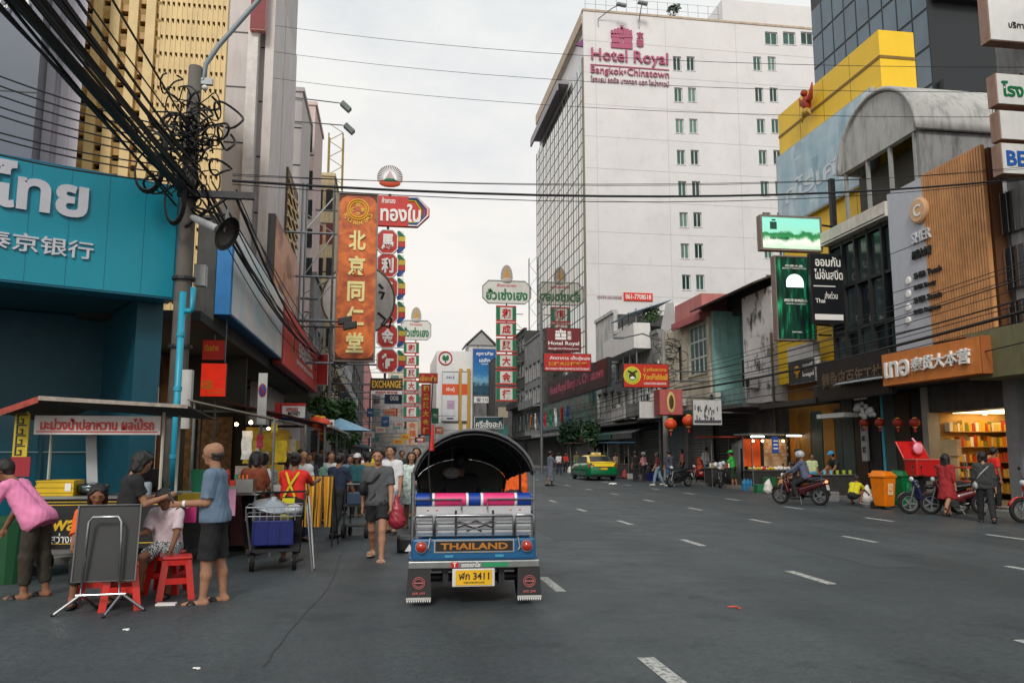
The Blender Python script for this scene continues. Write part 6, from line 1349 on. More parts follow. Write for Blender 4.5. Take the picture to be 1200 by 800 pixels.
# lanterns
lantern('large red paper lantern hanging over the vendor awnings',ay(377,498,24),.27);lantern('red paper lantern close behind the large one over the awnings',ay(371,495,26),.24)
# ------------------------------------------------------------------ buildings closing the street at the bend
eb=thing('kbank_building','white bank building with round green leaf logo at the bend','building',(13,150,0));a=ay(512,411,150);b=ay(554,411,150)
m=MB();m.box(a.x,b.x,150,175,0,a.z);m.build('wall',WHITE,eb)
c=ay(522,419.5,149.9);m=MB();m.tube([c+Vector((math.cos(t)*1.2,0,math.sin(t)*1.2)) for t in [2*PI*i/24 for i in range(24)]],.12,5,closed=True);m.build('logo_ring',RED,eb);m=MB();m.ball(c-Vector((.3,0,-.1)),.5,8,6,sc=(.6,.1,1));m.ball(c+Vector((.35,0,.1)),.5,8,6,sc=(.6,.1,1));m.tube([c-UP*.8,c+UP*.2],.12,5);m.build('leaf_logo',GREENL,eb)
f_=fy(518,435,537.5,494,149.6);r=sign('white_banner','tall white banner with orange band and small pictures at the bend',f_,S('banner_white',(214,214,216)),STEEL,.2,cat='banner');m=MB();plate(f_,.02,m,.0,1,.53,.75,.02);m.build('orange_band',S('band_orange',(214,84,40)),r);wr(r,f_,'เงินกู้',.5,.64,.1,WHITEL,.5,.02);wr(r,f_,'SALE',.5,.88,.05,S('letter_navy',(30,40,90)),.5);m=MB();plate(f_,.02,m,.3,.75,.25,.42,.02);m.build('picture',S('pic_pink',(180,150,176),var=.3,scale=2),r)
m=MB();plate(f_,.02,m,.3,.7,.05,.08,.02);m.build('small_print',S('letter_navy',(30,40,90)),r)
for k,px in enumerate((540,549)):m=MB();p=ay(px,432,149.8);m.box(p.x-.3,p.x+.3,149.5,149.99,0,p.z);m.build('yellow_column',S('column_ochre',(190,146,50)),eb)
f_=fy(541,435,547.5,494,149.45);r=sign('white_banner','second narrower white banner with orange band between yellow columns',f_,S('banner_white',(214,214,216)),STEEL,.1,cat='banner');m=MB();plate(f_,.02,m,.0,1,.53,.75,.02);m.build('orange_band',S('band_orange',(214,84,40)),r)
hb_=thing('gabled_building','pale building with small gabled roof house behind the blue billboard','building',(17,158,0));a=ay(550,407,158);b=ay(581,407,158);m=MB();m.box(a.x,b.x,158,175,0,a.z+.5);m.build('wall',WALLW,hb_)
m=MB();x0,x1=ay(549,400,157.5).x,ay(579,400,157.5).x;zz=a.z+.5;m.prism([(x0,157.5,zz),(x1,157.5,zz),((x0+x1)/2,157.5,zz+2.6)],(0,8,0));m.build('gable',S('gable_grey',(150,150,148)),hb_)
m=MB();mid=(x0+x1)/2
m.prism([(x0-.4,157.2,zz-.1),(mid,157.2,zz+2.75),(mid,157.2,zz+3.05),(x0-.6,157.2,zz+.1)],(0,9,0));m.prism([(x1+.4,157.2,zz-.1),(mid+.001,157.2,zz+2.75),(mid+.001,157.2,zz+3.05),(x1+.6,157.2,zz+.1)],(0,9,0));m.build('roof',S('roof_dark',(70,72,74)),hb_)
f_=fy(554,408,582,464,149)
def blue_city():
    mm=pm('city_print',(.05,.2,.45),rough=.4);t=mm.node_tree;b=t.nodes['Principled BSDF'];L=t.links.new;g=t.nodes.new('ShaderNodeNewGeometry');sp=t.nodes.new('ShaderNodeSeparateXYZ');L(g.outputs['Position'],sp.inputs[0]);mr=t.nodes.new('ShaderNodeMapRange');mr.inputs[1].default_value=f_.o.z;mr.inputs[2].default_value=f_.o.z+f_.H;L(sp.outputs['Z'],mr.inputs[0]);n=t.nodes.new('ShaderNodeTexNoise');n.inputs['Scale'].default_value=1.6;n.inputs['Detail'].default_value=8;L(g.outputs['Position'],n.inputs['Vector'])
    ad=t.nodes.new('ShaderNodeMath');ad.operation='MULTIPLY_ADD';ad.inputs[1].default_value=.3;L(n.outputs[0],ad.inputs[0]);L(mr.outputs[0],ad.inputs[2]);r=t.nodes.new('ShaderNodeValToRGB');e=r.color_ramp.elements;e[0].position=.12;e[0].color=srgb((16,42,58))+(1,);e[1].position=1;e[1].color=srgb((20,84,150))+(1,)
    for ps,c in ((.26,(40,84,104)),(.36,(30,66,88)),(.46,(120,176,200)),(.62,(40,120,180))):q=e.new(ps);q.color=srgb(c)+(1,)
    L(ad.outputs[0],r.inputs[0]);L(r.outputs[0],b.inputs['Base Color']);return mm
r=sign('blue_billboard','tall blue billboard with white Thai heading over a city picture',f_,blue_city(),STEEL,.4,cat='billboard');wr(r,f_,'ศุภาลัย',.5,.88,.09,WHITEL,.7,.02);wr(r,f_,'เอลีท',.5,.75,.08,WHITEL,.45,.02);wr(r,f_,'สุรวงศ์',.5,.67,.04,WHITEL,.3)
for a_ in (.2,.8):m=MB();p=f_.p(a_,0,-.3);m.box(p.x-.15,p.x+.15,p.y-.15,p.y+.15,0,p.z);m.build('leg',STEEL,r)
f_=fy(555,464.5,583,472,149);r=sign('number_board','white board reading 1720 under the blue billboard',f_,WHITE,STEEL,.2);wr(r,f_,'☎ 1720',.4,.5,.6,S('letter_navy',(30,40,90)),.6);strut(r,f_.p(.5,.5,-.1),f_.p(.5,.5,-.1)+Vector((0,9,0)),.1)
f_=fy(556,488,590,502,110);r=sign('teal_board','dark green-blue board with white Thai letters over the tuk-tuk roof',f_,S('board_darkteal',(26,62,70)),WHITE,.2,.015);wr(r,f_,'ศรีเซ้งฮะกี่',.5,.4,.6,WHITEL,.9,.02);m=MB();m.tube([f_.p(.5,0,-.1)-UP*f_.p(.5,0).z,f_.p(.5,1,-.1)],.1,6);m.build('post',STEEL,r)
block('dark old block behind the gold shop column at the bend',580,618,420,140,12,WALLD,'old_block',3)
block('pale far block closing the street at the bend',436,520,452,210,12,WALLG,'far_block',5)
block('cream far block beside the pale block',455,486,432,220,12,WALLC,'far_block',5)
# windows on the far blocks and a scatter of far small signs
for o in [q for q in bpy.data.objects if q.get('category') == 'building' and q.name.startswith(('far_block','old_block'))]:
    w0=[c for c in o.children if c.name.startswith('wall')][0];co=[w0.matrix_local.translation+Vector(v.co)+o.location for v in w0.data.vertices];x0,x1=min(c.x for c in co),max(c.x for c in co);y0=min(c.y for c in co);z1=max(c.z for c in co);n=int((x1-x0)/2.6)
    for j in range(int((z1-4)/3.2)):
        for i in range(n):x=x0+(x1-x0)*(i+.2)/n;m=MB();m.box(x,x+(x1-x0)*.6/n,y0-.06,y0-.001,4.4+j*3.2,6.2+j*3.2);m.build('window',random.choice((GLASSD,GLASST,S('curtain',(150,140,120)))),o)
FS=(((176,40,34),'red'),((214,206,190),'cream'),((36,90,140),'blue'),((220,170,50),'yellow'),((30,110,70),'green'),((200,100,50),'orange'))
for i,(px,py,w_,h_,Y) in enumerate(((458,478,8,9,95),(462,494,12,6,90),(447,488,9,12,88),(470,508,10,7,100),(506,478,8,18,145),(510,500,9,8,145),(486,512,12,6,120),(440,500,12,7,70),(430,478,8,10,66),(460,515,14,5,110),(545,505,18,6,140),(600,498,12,10,125),(612,485,8,16,120),(425,505,14,8,60),(622,505,12,6,118))):
    c,nm=FS[i % 6];f_=fy(px,py,px+w_,py+h_,Y);r=sign('distant_sign','%s shop sign %s far down the street' % (nm,('with characters','with Thai print','panel','strip','board')[i % 5]),f_,S('far_'+nm,c,rough=.5),DARKSTEEL,.15,group='distant shop signs');wr(r,f_,('金行','ทอง','酒樓','ห้าง','藥行')[i % 5],.5,.5,.5 if w_>h_ else .25,WHITEL if i % 6 not in (1,3) else REDL,.6,.02);wx=-4.8 if px<480 else (f_.p(1,0).x+3);strut(r,f_.p(.5,.5,-.1),Vector((wx,Y+.1,f_.p(0,.5).z)),.05)
# ------------------------------------------------------------------ utility pole, cables, lamp arm, loudspeaker, pipe
PX,PY=-3.52,14.7
pz=ay(217,78,PY).z
up=thing('utility_pole','grey concrete utility pole wrapped in tangled black cables at the bank corner','pole',(PX,PY,.13))
px_=ay(217,300,PY).x
m=MB();m.tube([(px_,PY,.1),(px_,PY,pz)],[.17,.12],10);m.build('shaft',S('pole_concrete',(96,90,84),rough=.85,var=.2,scale=3,streak=.5,dirt=srgb((50,46,42)),bump=.1),up,smooth=True)
zc_=ay(250,231,PY).z
m=MB();m.box(px_-.15,ay(300,231,PY).x,PY-.2,PY-.1,zc_-.06,zc_+.06);m.build('cross_arm',DARKSTEEL,up)
m=MB();m.tube([(px_,PY-.15,zc_-.6),(ay(268,231,PY).x,PY-.15,zc_-.05)],.03,5);m.build('arm_brace',DARKSTEEL,up)
for k,z in enumerate((2.2,3.4,4.6)):m=MB();m.lathe([(.2,0),(.2,.05)],(px_,PY,z),n=12);m.build('steel_band',DARKSTEEL,up)
m=MB();m.box(px_+.1,px_+.28,PY-.25,PY-.1,2.0,3.0);m.build('meter_strip',S('strip_white',(180,180,176)),up);m=MB();m.box(ay(222,320,PY).x,ay(236,320,PY).x,PY+.3,PY+.5,ay(222,330,PY).z,ay(222,305,PY).z);m.build('junction_box',S('box_grey',(170,172,170)),up)
p0=ay(226,95,PY);lp=[p0,ay(239,95,PY),ay(241,76,PY),ay(256,54,PY),ay(300,4,PY),ay(330,-30,PY),ay(350,-38,PY)]
m=MB();m.tube(lp,.045,8);m.build('lamp_arm',S('lamp_arm_grey',(120,132,138),rough=.4),up,smooth=True);m=MB();m.ball(lp[-1]+Vector((.2,0,0)),.3,10,6,sc=(1.2,.5,.35));m.build('lamp_head',STEEL,up,smooth=True)
m=MB();m.box(p0.x-.05,p0.x+.35,PY-.04,PY+.04,p0.z-.06,p0.z+.06);m.build('lamp_bracket',STEEL,up);m=MB();m.ball(ay(240,103,PY),.06,10,7,sc=(1,1,.9));m.build('insulator',S('ceramic',(206,206,204),rough=.2),up,smooth=True)
# tangle on the pole
tg=thing('cable_tangle','messy knot of black cable loops tied around the concrete pole','cables',(px_,PY,5)); 
for i in range(60):
    c=ay(random.gauss(221,17),random.gauss(165,30),PY-.2);ra,rb=random.uniform(.1,.36),random.uniform(.06,.26);t0=random.random()*6.28;tl_=random.uniform(-.9,.9);m=MB();n=16
    P=[c+Vector((math.cos(tl_)*ra*math.cos(t)-math.sin(tl_)*rb*math.sin(t),.15*math.sin(t*2+t0),math.sin(tl_)*ra*math.cos(t)+math.cos(tl_)*rb*math.sin(t))) for t in [t0+5.6*q/n for q in range(n+1)]];m.tube(P,random.choice((.012,.016,.022)),5);m.build('cable_loop',CABLE,tg)
for (x,y,rx,rz_) in ((173,200,.2,.34),(204,232,.14,.42),(181,170,.16,.2)):
    c=ay(x,y,PY-.5)
    for q in range(4):m=MB();m.tube([c+Vector(((rx+q*.012)*math.cos(t),.03*q,(rz_+q*.012)*math.sin(t))) for t in [2*PI*k/20 for k in range(20)]],.014,5,closed=True);m.build('cable_coil',CABLE,tg)
def catenary(p,q,sag,n=14):
    p,q=Vector(p),Vector(q);return [p.lerp(q,t)-UP*(sag*4*t*(1-t)) for t in [i/n for i in range(n+1)]]
def cables(name,label,runs,loc):
    r=thing(name,label,'cables',loc)
    for p,q,s_,rad in runs:m=MB();m.tube(catenary(p,q,s_),rad,5);m.build('cable',CABLE,r)
    return r
# along the street over the left kerb: near span, then onward spans
runs=[]
for i in range(17):
    x=px_+random.uniform(-.3,.25);z=zc_+random.uniform(-.25,.5)+(.55 if i>12 else 0);runs.append(((x,PY,z),(x+random.uniform(-.25,.25),-14,z+random.uniform(-.1,1.2)),random.uniform(.25,.7),random.choice((.012,.016,.02))))
for k in (0,1,2):runs.append(((px_+.1*k,PY,zc_+.12*k),(px_-.1+.12*k,-14,zc_+.3+.25*k),.35,(.055,.045,.03)[k]))
cables('cable_bundle','thick bundle of black cables running from the pole over the near road',runs,(px_,PY,zc_))
runs=[];xa_=ay(285,231,PY).x
for i in range(12):x=random.uniform(px_+.1,xa_);z=zc_+random.uniform(-.15,.3);runs.append(((x,PY,z),(-3.3+random.uniform(-.2,.2),46,6.6+random.uniform(-.5,.6)),random.uniform(.3,1.2),random.choice((.012,.016,.03))))
cables('cable_bundle','black cables running down the street from the concrete pole past the fascias',runs,(px_,PY+1,zc_))
runs=[]
for i in range(7):z=6.3+random.uniform(-.6,.6);runs.append(((-3.3,46,z),(-3.3,84,z+random.uniform(-.4,.4)),random.uniform(.3,1.),.02))
cables('cable_bundle','far black cables strung between the distant pavement poles',runs,(-3.3,46,6))
r=thing('utility_pole','further utility pole with dark cable knot below the octagon sign','pole',(-3.3,46,.13));m=MB();m.tube([(-3.3,46,.1),(-3.3,46,8.2)],[.18,.13],8);m.build('shaft',CONC,r);m=MB();m.box(-4.2,-2.4,45.9,46.1,6.5,6.65);m.build('cross_arm',DARKSTEEL,r)
for i in range(26):
    c=Vector((-3.2+random.gauss(0,.45),45.8,random.uniform(3.6,7.2)));m=MB();ra=random.uniform(.2,.6);m.tube([c+Vector((ra*math.cos(t),.1,ra*random.uniform(.8,1.1)*math.sin(t))) for t in [5.5*q/12 for q in range(13)]],.025,4);m.build('cable_loop',CABLE,r)
# flat cables into the bank facade
runs=[(ay(205,150+i*9,PY-.1),ay(-60,62+i*14+random.uniform(-8,8),PY-2),.1,.014) for i in range(8)]
cables('service_cables','thin black service cables from the pole across to the slate tower',runs,(px_-1,PY,zc_))
runs=[(ay(255,20+31*i,34.5),ax(1215,79+29*i,17.4),.6,.009) for i in range(3)]
cables('street_wires','three thin wires crossing high above the whole street',runs,(-5,34,14))
P1=ax(1230,206,17.3)
runs=[(ay(272,212,PY-.1),P1,.42,.026),(ay(272,206,PY-.1),P1+UP*.25,.3,.007),(ay(272,204,PY-.1),P1+UP*.32,.38,.007),(ay(272,216,PY-.1),P1-UP*.02,.5,.009)]
cables('street_wires','thick black cable sagging straight across the street at sign height',runs,(px_+.5,PY,zc_))
runs=[]
for i in range(11):x=15.5+random.uniform(-.1,.9);z=4.3+i*.2+random.uniform(-.2,.2);runs.append(((x,6,z+.9),(15.7+random.uniform(-.2,.4),43,z-.1),random.uniform(.2,.6),(.05 if i == 3 else random.choice((.012,.018,.025)))))
for i in range(9):z=4.2+i*.22;runs.append(((15.7,43,z),(15.9+random.uniform(-.3,.4),95,z+.3),random.uniform(.3,1.0),.022))
cables('cable_bundle','black cables sagging along the shopfronts opposite the vendors',runs,(15.7,43,4))
tg2=thing('cable_tangle','small black cable knot on the lamp pole over the fishball sign','cables',(15.7,43,5))
for i in range(22):
    c=ay(random.gauss(783,9),random.gauss(415,14),42.9);m=MB();ra=random.uniform(.2,.55);m.tube([c+Vector((ra*math.cos(t),.1,ra*.8*math.sin(t))) for t in [5.5*q/12 for q in range(13)]],.022,4);m.build('cable_loop',CABLE,tg2)
# loudspeaker
c0=ay(228,256,PY-.35);c1=ay(262,272,PY-.55);d_=(c1-c0).normalized();sp_=thing('horn_loudspeaker','grey horn loudspeaker bolted under the pole cross arm','loudspeaker',c0)
L_=(c1-c0).length;m=MB();m.lathe([(.04,-.08),(.06,0),(.07,L_*.75),(.075,L_*.8)],c0,d_,14);m.build('driver',S('speaker_white',(196,196,196)),sp_,smooth=True)
m=MB();m.lathe([(.075,L_*.78),(.12,L_*.88),(.22,L_*1.0),(.30,L_*1.12),(.31,L_*1.13),(.2,L_*1.0),(.05,L_*.8)],c0,d_,22);m.build('horn',S('speaker_dark',(52,50,48),rough=.5),sp_,smooth=True);m=MB();m.tube([c1,c1+Vector((0,.35,.55))],.025,6);m.build('bracket',STEEL,sp_)
# teal drain pipe with elbow
PIPE=S('pipe_teal',(30,150,178),rough=.4,var=.08,streak=.15,dirt=srgb((20,90,110)));yq=PY-.75;r=thing('drain_pipe','bright teal drain pipe with side elbow running down beside the pole','pipe',ay(208,700,yq)*1);x0=ay(208.5,450,yq).x;r.location=(x0,yq,.1)
m=MB();m.tube([(x0,yq,.0),(x0,yq,ay(208,342,yq).z)],.055,12);m.build('riser',PIPE,r,smooth=True);zq=ay(208,364,yq).z
m=MB();m.tube([(x0,yq,zq),(x0+.13,yq,zq),(x0+.155,yq,zq+.03),(x0+.16,yq,zq+.4)],.045,12);m.build('elbow',PIPE,r,smooth=True)
for z in (1.5,2.6,3.5):m=MB();m.lathe([(.068,0),(.068,.07)],(x0,yq,z),n=12);m.build('coupling',PIPE,r)
# ------------------------------------------------------------------ mango cart
CY=11.6
xl,xr=ay(22,560,CY).x,ay(190,560,CY).x
ct_=thing('food_cart','mango food cart with dark awning, red-lettered strip and black counter','food cart',((xl+xr)/2,CY,0))
zt0=ay(110,584,CY).z;CB=S('counter_black',(26,28,28),rough=.4,var=.2)
m=MB();m.box(xl,xr,CY,CY+.9,.35,zt0);m.build('counter',CB,ct_);m=MB();m.box(xl-.04,xr+.04,CY-.05,CY+.95,zt0,zt0+.035);m.build('counter_top',S('steel_sheet',(150,152,150),rough=.3,metal=.8),ct_)
YL=S('letters_yellow',(222,180,40));fr=Frame((xl,CY-.002,.35),(1,0,0),xr-xl,zt0-.35)
text(ct_,'Yaowarat',fr.p(.31,.52,.006),fr.u,UP,.2,YL,.98,.02,.004,slant=.15);text(ct_,'"สว่างข้าวเหนียว"',fr.p(.45,.22,.006),fr.u,UP,.13,WHITEL,.8,.01,.004)
for b in (.93,.87,.1):m=MB();plate(fr,.004,m,.02,.98,b,b+.016,.004);m.build('yellow_line',YL,ct_)
zr=ay(110,497,CY).z
for x,y in ((xl+.03,CY+.03),(xr-.03,CY+.03),(xl+.03,CY+.87),(xr-.03,CY+.87)):m=MB();m.tube([(x,y,zt0+.03),(x,y,zr+.17)],.022,6);m.build('post',S('post_pale',(176,174,160)),ct_)
for x in (xl+.25,xr-.25):m=MB();m.tube([(x,CY+.15,.17),(x,CY+.24,.17)],.17,18);w_=m.build('wheel',RUBBER,ct_);m=MB();m.tube([(x,CY+.13,.17),(x,CY+.26,.17)],.05,10);m.build('hub',STEEL,w_)
m=MB();x0,x1=ay(2,475,CY-.35).x,ay(222,490,CY-.35).x;z0=ay(110,497,CY-.35).z;z1=ay(110,462,CY-.2).z
xm=ay(46,466,CY-.45).x;zf=ay(46,466,CY-.45).z;zr_=ay(214,476,CY-.45).z;zl=ay(0,482,CY-.45).z;m.add([(x0,CY-.45,zl),(xm,CY-.45,zf),(x1,CY-.45,zr_),(x1,CY+1.3,zr_-.1),(xm,CY+1.3,zf-.06),(x0,CY+1.3,zl-.1)],[(0,1,4,5),(1,2,3,4)]);m.build('awning',S('awning_black',(44,42,40),rough=.8,streak=.3),ct_,solid=.02)
m=MB();m.add([(x0,CY-.47,zl+.015),(xm,CY-.47,zf+.02),(xm,CY-.47,zf-.06),(x0,CY-.47,zl-.07)],[(0,1,2,3)]);m.build('striped_valance',S('valance_red',(150,60,44),var=.5,scale=9),ct_,solid=.01)
m=MB();m.add([(xm,CY-.472,zf+.025),(x1,CY-.472,zr_+.02),(x1,CY-.472,zr_-.025),(xm,CY-.472,zf-.03)],[(0,1,2,3)]);m.build('awning_edge',S('edge_grey',(150,140,130),var=.4,scale=8),ct_,solid=.01)
f_=fy(40,487,188,509,CY-.03);m=MB();plate(f_,.03,m);m.build('name_strip',S('strip_cream',(206,200,196)),ct_);text(ct_,'มะม่วงน้ำปลาหวาน ผลไม้รถ',f_.p(.5,.56,.006),f_.u,UP,f_.H*.62,REDL,f_.W*.9,.03,.006)
m=MB();plate(f_,.004,m,.02,.98,.12,.18,.004);m.build('red_line',REDL,ct_)
f_=fy(16,484,33,535,CY-.04);m=MB();plate(f_,.03,m);m.build('key_panel',S('panel_yellow',(206,180,40)),ct_)
m=MB()
for k in range(4):
    b=.03+k*.24
    for a0,a1,c0_,c1_ in ((.15,.85,.2,.23),(.15,.27,.0,.2),(.27,.65,.0,.03),(.53,.65,.03,.13),(.4,.53,.1,.13)):plate(f_,.004,m,a0,a1,b+c0_,b+c1_,.004)
m.build('key_pattern',BLACKL,ct_)
f_=fy(12,535,35,558,CY-.05);m=MB();plate(f_,.02,m);m.build('red_board',S('board_crimson',(150,30,40)),ct_)
m=MB();m.add([(ay(100,505,CY+.5).x,CY+.5,zr),(ay(112,505,CY+.5).x,CY+.5,zr),(ay(116,570,CY+.5).x,CY+.5,zt0+.03),(ay(103,570,CY+.5).x,CY+.5,zt0+.03)],[(0,1,2,3)]);m.build('plastic_sheet',S('plastic_bag_white',(170,176,180),rough=.3),ct_,solid=.03)
# crate, bowl, jars on the counter
f_=fy(42,563,86,581,CY+.1);r=thing('plastic_crate','yellow plastic crate with white label on the black counter','crate',(f_.p(.5,0).x,CY+.25,zt0+.035));YC=S('crate_yellow',(214,178,24),rough=.4);w_=f_.W;x0=f_.o.x;z0=zt0+.036;h_=f_.H
m=MB();m.box(x0,x0+w_,CY+.1,CY+.12,z0,z0+h_);m.box(x0,x0+w_,CY+.48,CY+.5,z0,z0+h_);m.box(x0,x0+.02,CY+.121,CY+.479,z0,z0+h_);m.box(x0+w_-.02,x0+w_,CY+.121,CY+.479,z0,z0+h_);m.box(x0+.02,x0+w_-.02,CY+.121,CY+.479,z0,z0+.02);m.build('tub',YC,r)
for b in (.25,.6,.95):m=MB();m.box(x0-.008,x0+w_+.008,CY+.09,CY+.1,z0+h_*b-.012,z0+h_*b+.01);m.build('rib',YC,r)
m=MB();m.box(x0+w_*.78,x0+w_*.94,CY+.085,CY+.09,z0+h_*.3,z0+h_*.8);m.build('sticker',WHITEL,r)
c=ay(107,572,CY+.3);r=tag(MB().lathe([(.1,0),(.2,.05),(.215,.12),(.2,.14),(.1,.15),(.02,.17)],(c.x,CY+.35,zt0+.036),n=20).build('steel_pot',S('steel_pot',(110,124,126),rough=.2,metal=.9),smooth=True),'round steel pot with lid on the black counter','pot')
for i,px in enumerate((160,168,176)):c=ay(px,560,CY+.4);tag(MB().lathe([(.05,0),(.055,.12),(.05,.16),(.03,.17)],(c.x,CY+.3,zt0+.036),n=12).build('glass_jar',S('jar_%d' % i,((170,172,168),(190,150,80),(150,160,170))[i],rough=.2)),('pale grey','amber','bluish')[i]+' jar at the end of the black counter','jar')
m=MB();p=gp(16,668);m.lathe([(.2,0),(.24,.35),(.24,.36),(.22,.36),(.2,.3)],p,n=16);tag(m.build('bucket',S('bucket_grey',(120,122,120))),'grey bucket on the asphalt behind the man in pink','bucket')
m=MB();p=Vector((ay(10,615,11.2).x,11.2,0));m.lathe([(.22,0),(.3,.75),(.3,.8)],p,n=16);tag(m.build('waste_bin',S('bin_green',(30,84,50))),'green round waste tub at the end of the mango cart','bin')
# ------------------------------------------------------------------ red plastic stools
RS=S('stool_red',(206,36,26),rough=.35,var=.06,scale=3,coat=.2)
def stool():
    r=thing('plastic_stool','x','stool');h=.46
    m=MB();m.box(-.16,.16,-.16,.16,h-.035,h);m.build('seat',RS,r,bevel=.02)
    for sx in (-1,1):
        for sy in (-1,1):
            m=MB();a,b=.15,.2
            T_=[(sx*(a-.07),sy*a),(sx*a,sy*a),(sx*a,sy*(a-.07)),(sx*(a-.015),sy*(a-.07)),(sx*(a-.015),sy*(a-.015)),(sx*(a-.07),sy*(a-.015))];k=b/a
            V=[(x,y,h-.036) for x,y in T_]+[(x+sx*(b-a),y+sy*(b-a),0.0) for x,y in T_];n=6
            m.add(V,[tuple(range(n)),tuple(range(2*n-1,n-1,-1))]+[(i,(i+1) % n,(i+1) % n+n,i+n) for i in range(n)]);m.build('leg',RS,r)
    for sx in (-1,1):m=MB();m.box(sx*.169-.006,sx*.169+.006,-.115,.115,.17,.235);m.build('stretcher',RS,r);m=MB();m.box(-.115,.115,sx*.169-.006,sx*.169+.006,.17,.235);m.build('stretcher',RS,r)
    for sx in (-1,1):m=MB();m.box(sx*.155-.005,sx*.155+.005,-.1,.1,h-.09,h-.037);m.build('apron',RS,r);m=MB();m.box(-.1,.1,sx*.155-.005,sx*.155+.005,h-.09,h-.037);m.build('apron',RS,r)
    return r
st0=stool();stools=[(gp(205,700),.25,'empty red plastic stool beside the bald man'),(Vector((-3.14,9.66,0)),.1,'red plastic stool under the woman in orange'),(Vector((-2.52,10.2,0)),-.1,'red plastic stool under the boy in the white tee'),(gp(140,712),.3,'red plastic stool half hidden behind the folded table')]
for i,(p,a,lb) in enumerate(stools):
    o=st0 if i == 0 else copy_tree(st0);o['label']=lb;o['group']='red plastic stools';place(o,(p.x,p.y,0),a)
m=MB();p=gp(197,707);m.box(p.x-.1,p.x+.1,p.y-.12,p.y-.02,0,.02);tag(m.build('folded_paper',WHITEL),'white folded paper wedged at the foot of the empty red stool','litter')
# ------------------------------------------------------------------ folded table standing upright
ft=thing('folding_table','folded black table standing upright on shiny steel legs','table',(0,0,0));BT=S('table_black',(38,40,40),rough=.45,var=.25,scale=2)
m=MB();m.obox((-.29,0,.31),(.58,0,0),(0,.035,0),(.0,.1,.74));m.build('table_top',BT,ft,bevel=.008,seg=1)
m=MB();m.tube([(-.295,-.005,.31),(.295,-.005,.31),(.295,.095,1.06),(-.295,.095,1.06)],.012,6,closed=True);m.build('edge_band',S('edge_alu',(130,130,130),metal=.6,rough=.4),ft)
m=MB();m.tube([(-.19,-.07,.12),(-.16,-.04,.9),(-.13,-.03,.95),(.11,-.03,.95),(.14,-.04,.9),(.17,-.07,.12)],.014,8);m.build('leg_hoop',CHROME,ft,smooth=True)
m=MB();m.tube([(-.23,-.08,.19),(.23,-.08,.19)],.012,8);m.build('cross_bar',CHROME,ft)
for x,y,tx,ty in ((-.19,-.07,-.42,-.1),(.19,-.07,.08,-.3),(.19,-.07,.4,.0),(-.19,-.02,-.1,.25)):m=MB();m.tube([(x,y,.19),(tx,ty,.012)],.016,8);m.build('foot',CHROME,ft);m=MB();m.ball((tx,ty,.016),.02,8,6);m.build('foot_cap',BLACK,ft)
p=gp(118,722);place(ft,(p.x-.06,p.y+.2,0),R(6))
# ------------------------------------------------------------------ drinks stall behind the bald man
SY=13.0;x0,x1=ay(196,580,SY).x,ay(302,580,SY).x;zt1=ay(250,577,SY).z
ds=thing('drinks_stall','cluttered drinks stall table with steel box and hanging price papers behind the bald man','stall',((x0+x1)/2,SY,0))
m=MB();m.box(x0,x1,SY,SY+.75,zt1-.04,zt1);m.build('table_top',S('top_pale',(190,190,184)),ds);m=MB();m.box(x0+.03,x1-.5,SY+.03,SY+.7,.2,zt1-.05);m.build('cabinet',S('cabinet_dark',(44,44,42),var=.4,scale=4),ds)
m=MB();m.box(x0,ay(243,580,SY).x,SY-.02,SY-.001,zt1-.16,zt1);m.build('yellow_edge',S('edge_yellow',(190,160,40),streak=.3),ds)
for x in (x0+.04,x1-.04): 
    for y in (SY+.04,SY+.7):m=MB();m.tube([(x,y,0),(x,y,zt1-.04)],.02,6);m.build('leg',STEEL,ds)
m=MB();m.box(ay(277,580,SY).x,ay(297,580,SY).x,SY-.1,SY+.3,zt1+.002,zt1+.2);m.build('steel_box',S('steel_sheet',(150,152,150)),ds)
ff=fy(262,573,276,604,SY-.12);m=MB();plate(ff,.008,m);m.build('pink_paper',S('paper_pink',(214,150,180)),ds);ff=fy(216,592,230,612,SY-.3);m=MB();plate(ff,.008,m);m.build('magenta_paper',S('paper_magenta',(200,50,120)),ds)
for i,px in enumerate((276.5,281,286)):c=ay(px,570,SY+.2);m=MB();m.lathe([(.03,0),(.033,.16),(.014,.21),(.014,.25)],(c.x,SY+.45,zt1+.002),n=10);o=m.build('bottle',S('bottle_orange',(236,110,30),rough=.3),smooth=True);tag(o,'orange juice bottle in the row on the drinks stall','bottle','orange juice bottles on the drinks stall')
ff=fy(228,538,241,576,SY+.3);r=thing('basket','green plastic basket standing on the drinks stall beside the pole','basket',ff.p(.5,0));r.location.z=zt1;BGm=S('basket_green',(30,130,90));m=MB();m.lathe([(.12,zt1),(.16,zt1+.34),(.15,zt1+.34),(.11,zt1+.02)],(ff.p(.5,0).x,SY+.35,0),n=14);m.build('tub',BGm,r)
